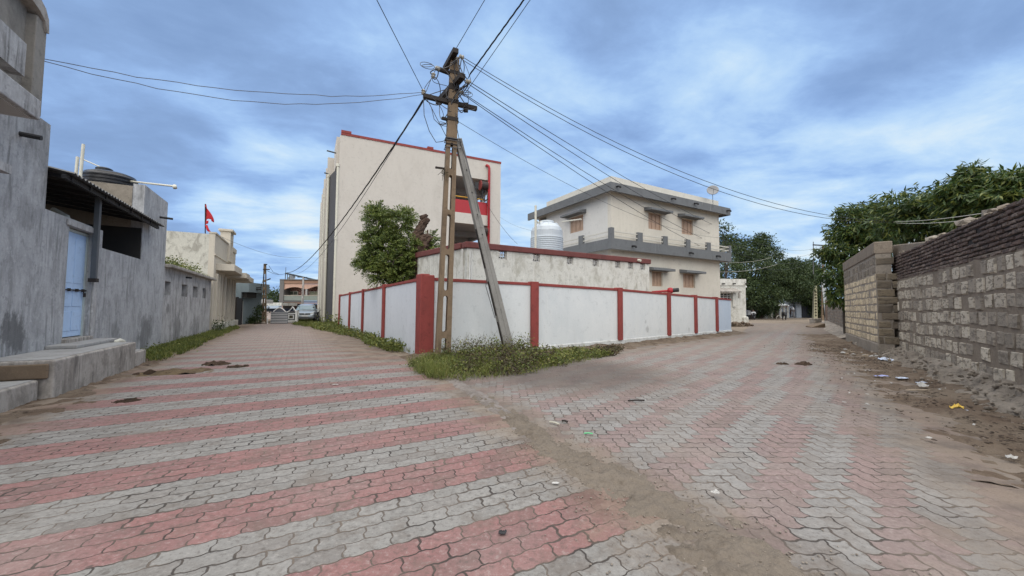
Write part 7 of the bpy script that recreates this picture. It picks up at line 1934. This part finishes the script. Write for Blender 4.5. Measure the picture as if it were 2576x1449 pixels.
# on the paving
def stick(px, py, px2, py2, r_, mat, name, label, cat='litter'):
    a, b = gp(px, py, .012+r_), gp(px2, py2, .012+r_); o = MB().tube([a, a.lerp(b, .5)+Vector((0, 0, .006)), b], r_, 6).build(name, mat); tag(o, label, cat)
stick(1383, 1061, 1407, 1067, .011, m_wirepale, 'pale_stick', 'short pale stick on the dirt beside the kerb end', 'stick')
stick(1414, 1058, 1428, 1061, .012, m_ironbrown, 'dry_leaf', 'small dark dry pod right of the pale stick', 'pod')
stick(1469, 1090, 1491, 1091, .007, m_green, 'straw', 'bright green plastic straw on the right paving', 'straw')
stick(1580, 1008, 1621, 1007, .012, m_ironbrown, 'dark_stick', 'dark straight stick on the pink right paving', 'stick')
scrap(1800, 1253, .07, .05, .02, m_paper, 'paper_scrap', 'white scrap lying in the sandy dirt band', 'litter', 14)
scrap(1397, 1220, .06, .03, .012, m_paper, 'paper_scrap', 'pale curl on the red pavers left of the dirt band', 'litter', 15, None, .005)
scrap(843, 969, .12, .05, .015, m_paper, 'paper_scrap', 'white scrap on the far left paving', 'litter', 16, None, .005)
scrap(1264, 1345, .06, .05, .02, m_iron, 'dry_leaf', 'dark curled leaf on the front red pavers', 'leaf', 17, None, .005)
m_dung = soil('dark_dung', (.05, .034, .024), (.075, .05, .035), (.025, .018, .014), 3, .9); m_straw = soil('old_straw', (.19, .14, .085), (.13, .095, .06), (.08, .055, .035), 5, .9)
def pat(px, py, wx, wy, hh, mat, label, seed, name='dung_patch'):
    c = gp(px, py); g_ = []
    n = 17
    for i in range(n):
        row = []
        for j in range(n):
            x, y = (i/(n-1)-.5)*2, (j/(n-1)-.5)*2; r_ = math.hypot(x, y)
            P = LF.n*x*wx+LF.d*y*wy
            row.append(Vector((c.x+P.x, c.y+P.y, hh*(1-r_*r_)+hh*1.3*fbm(x*2, y*2, 1.2, seed)-.006)))
        g_.append(row)
    o = hfield(name, g_, mat); return tag(o, label, 'dung')
pat(452, 937, .62, .34, .05, m_straw, 'buff heap of old straw and dung on the left paving', 3, 'straw_heap')
pat(545, 917, .28, .22, .06, m_dung, 'dark dung pat right of the buff straw heap', 5)
pat(600, 923, .22, .16, .04, m_dung, 'smaller dark dung pat farther right on the left paving', 7)
pat(375, 941, .28, .12, .05, m_dung, 'reddish dark dung pat left of the straw heap by the steps', 9)
pat(318, 1010, .16, .10, .03, m_dung, 'small flat dung pat below the long plinth', 11)
pat(1968, 916, .2, .14, .03, m_dung, 'thin dung smear on the right street paving', 13)
pat(2020, 917, .22, .16, .05, m_dung, 'dark dung pat on the dusty edge of the right street', 15)
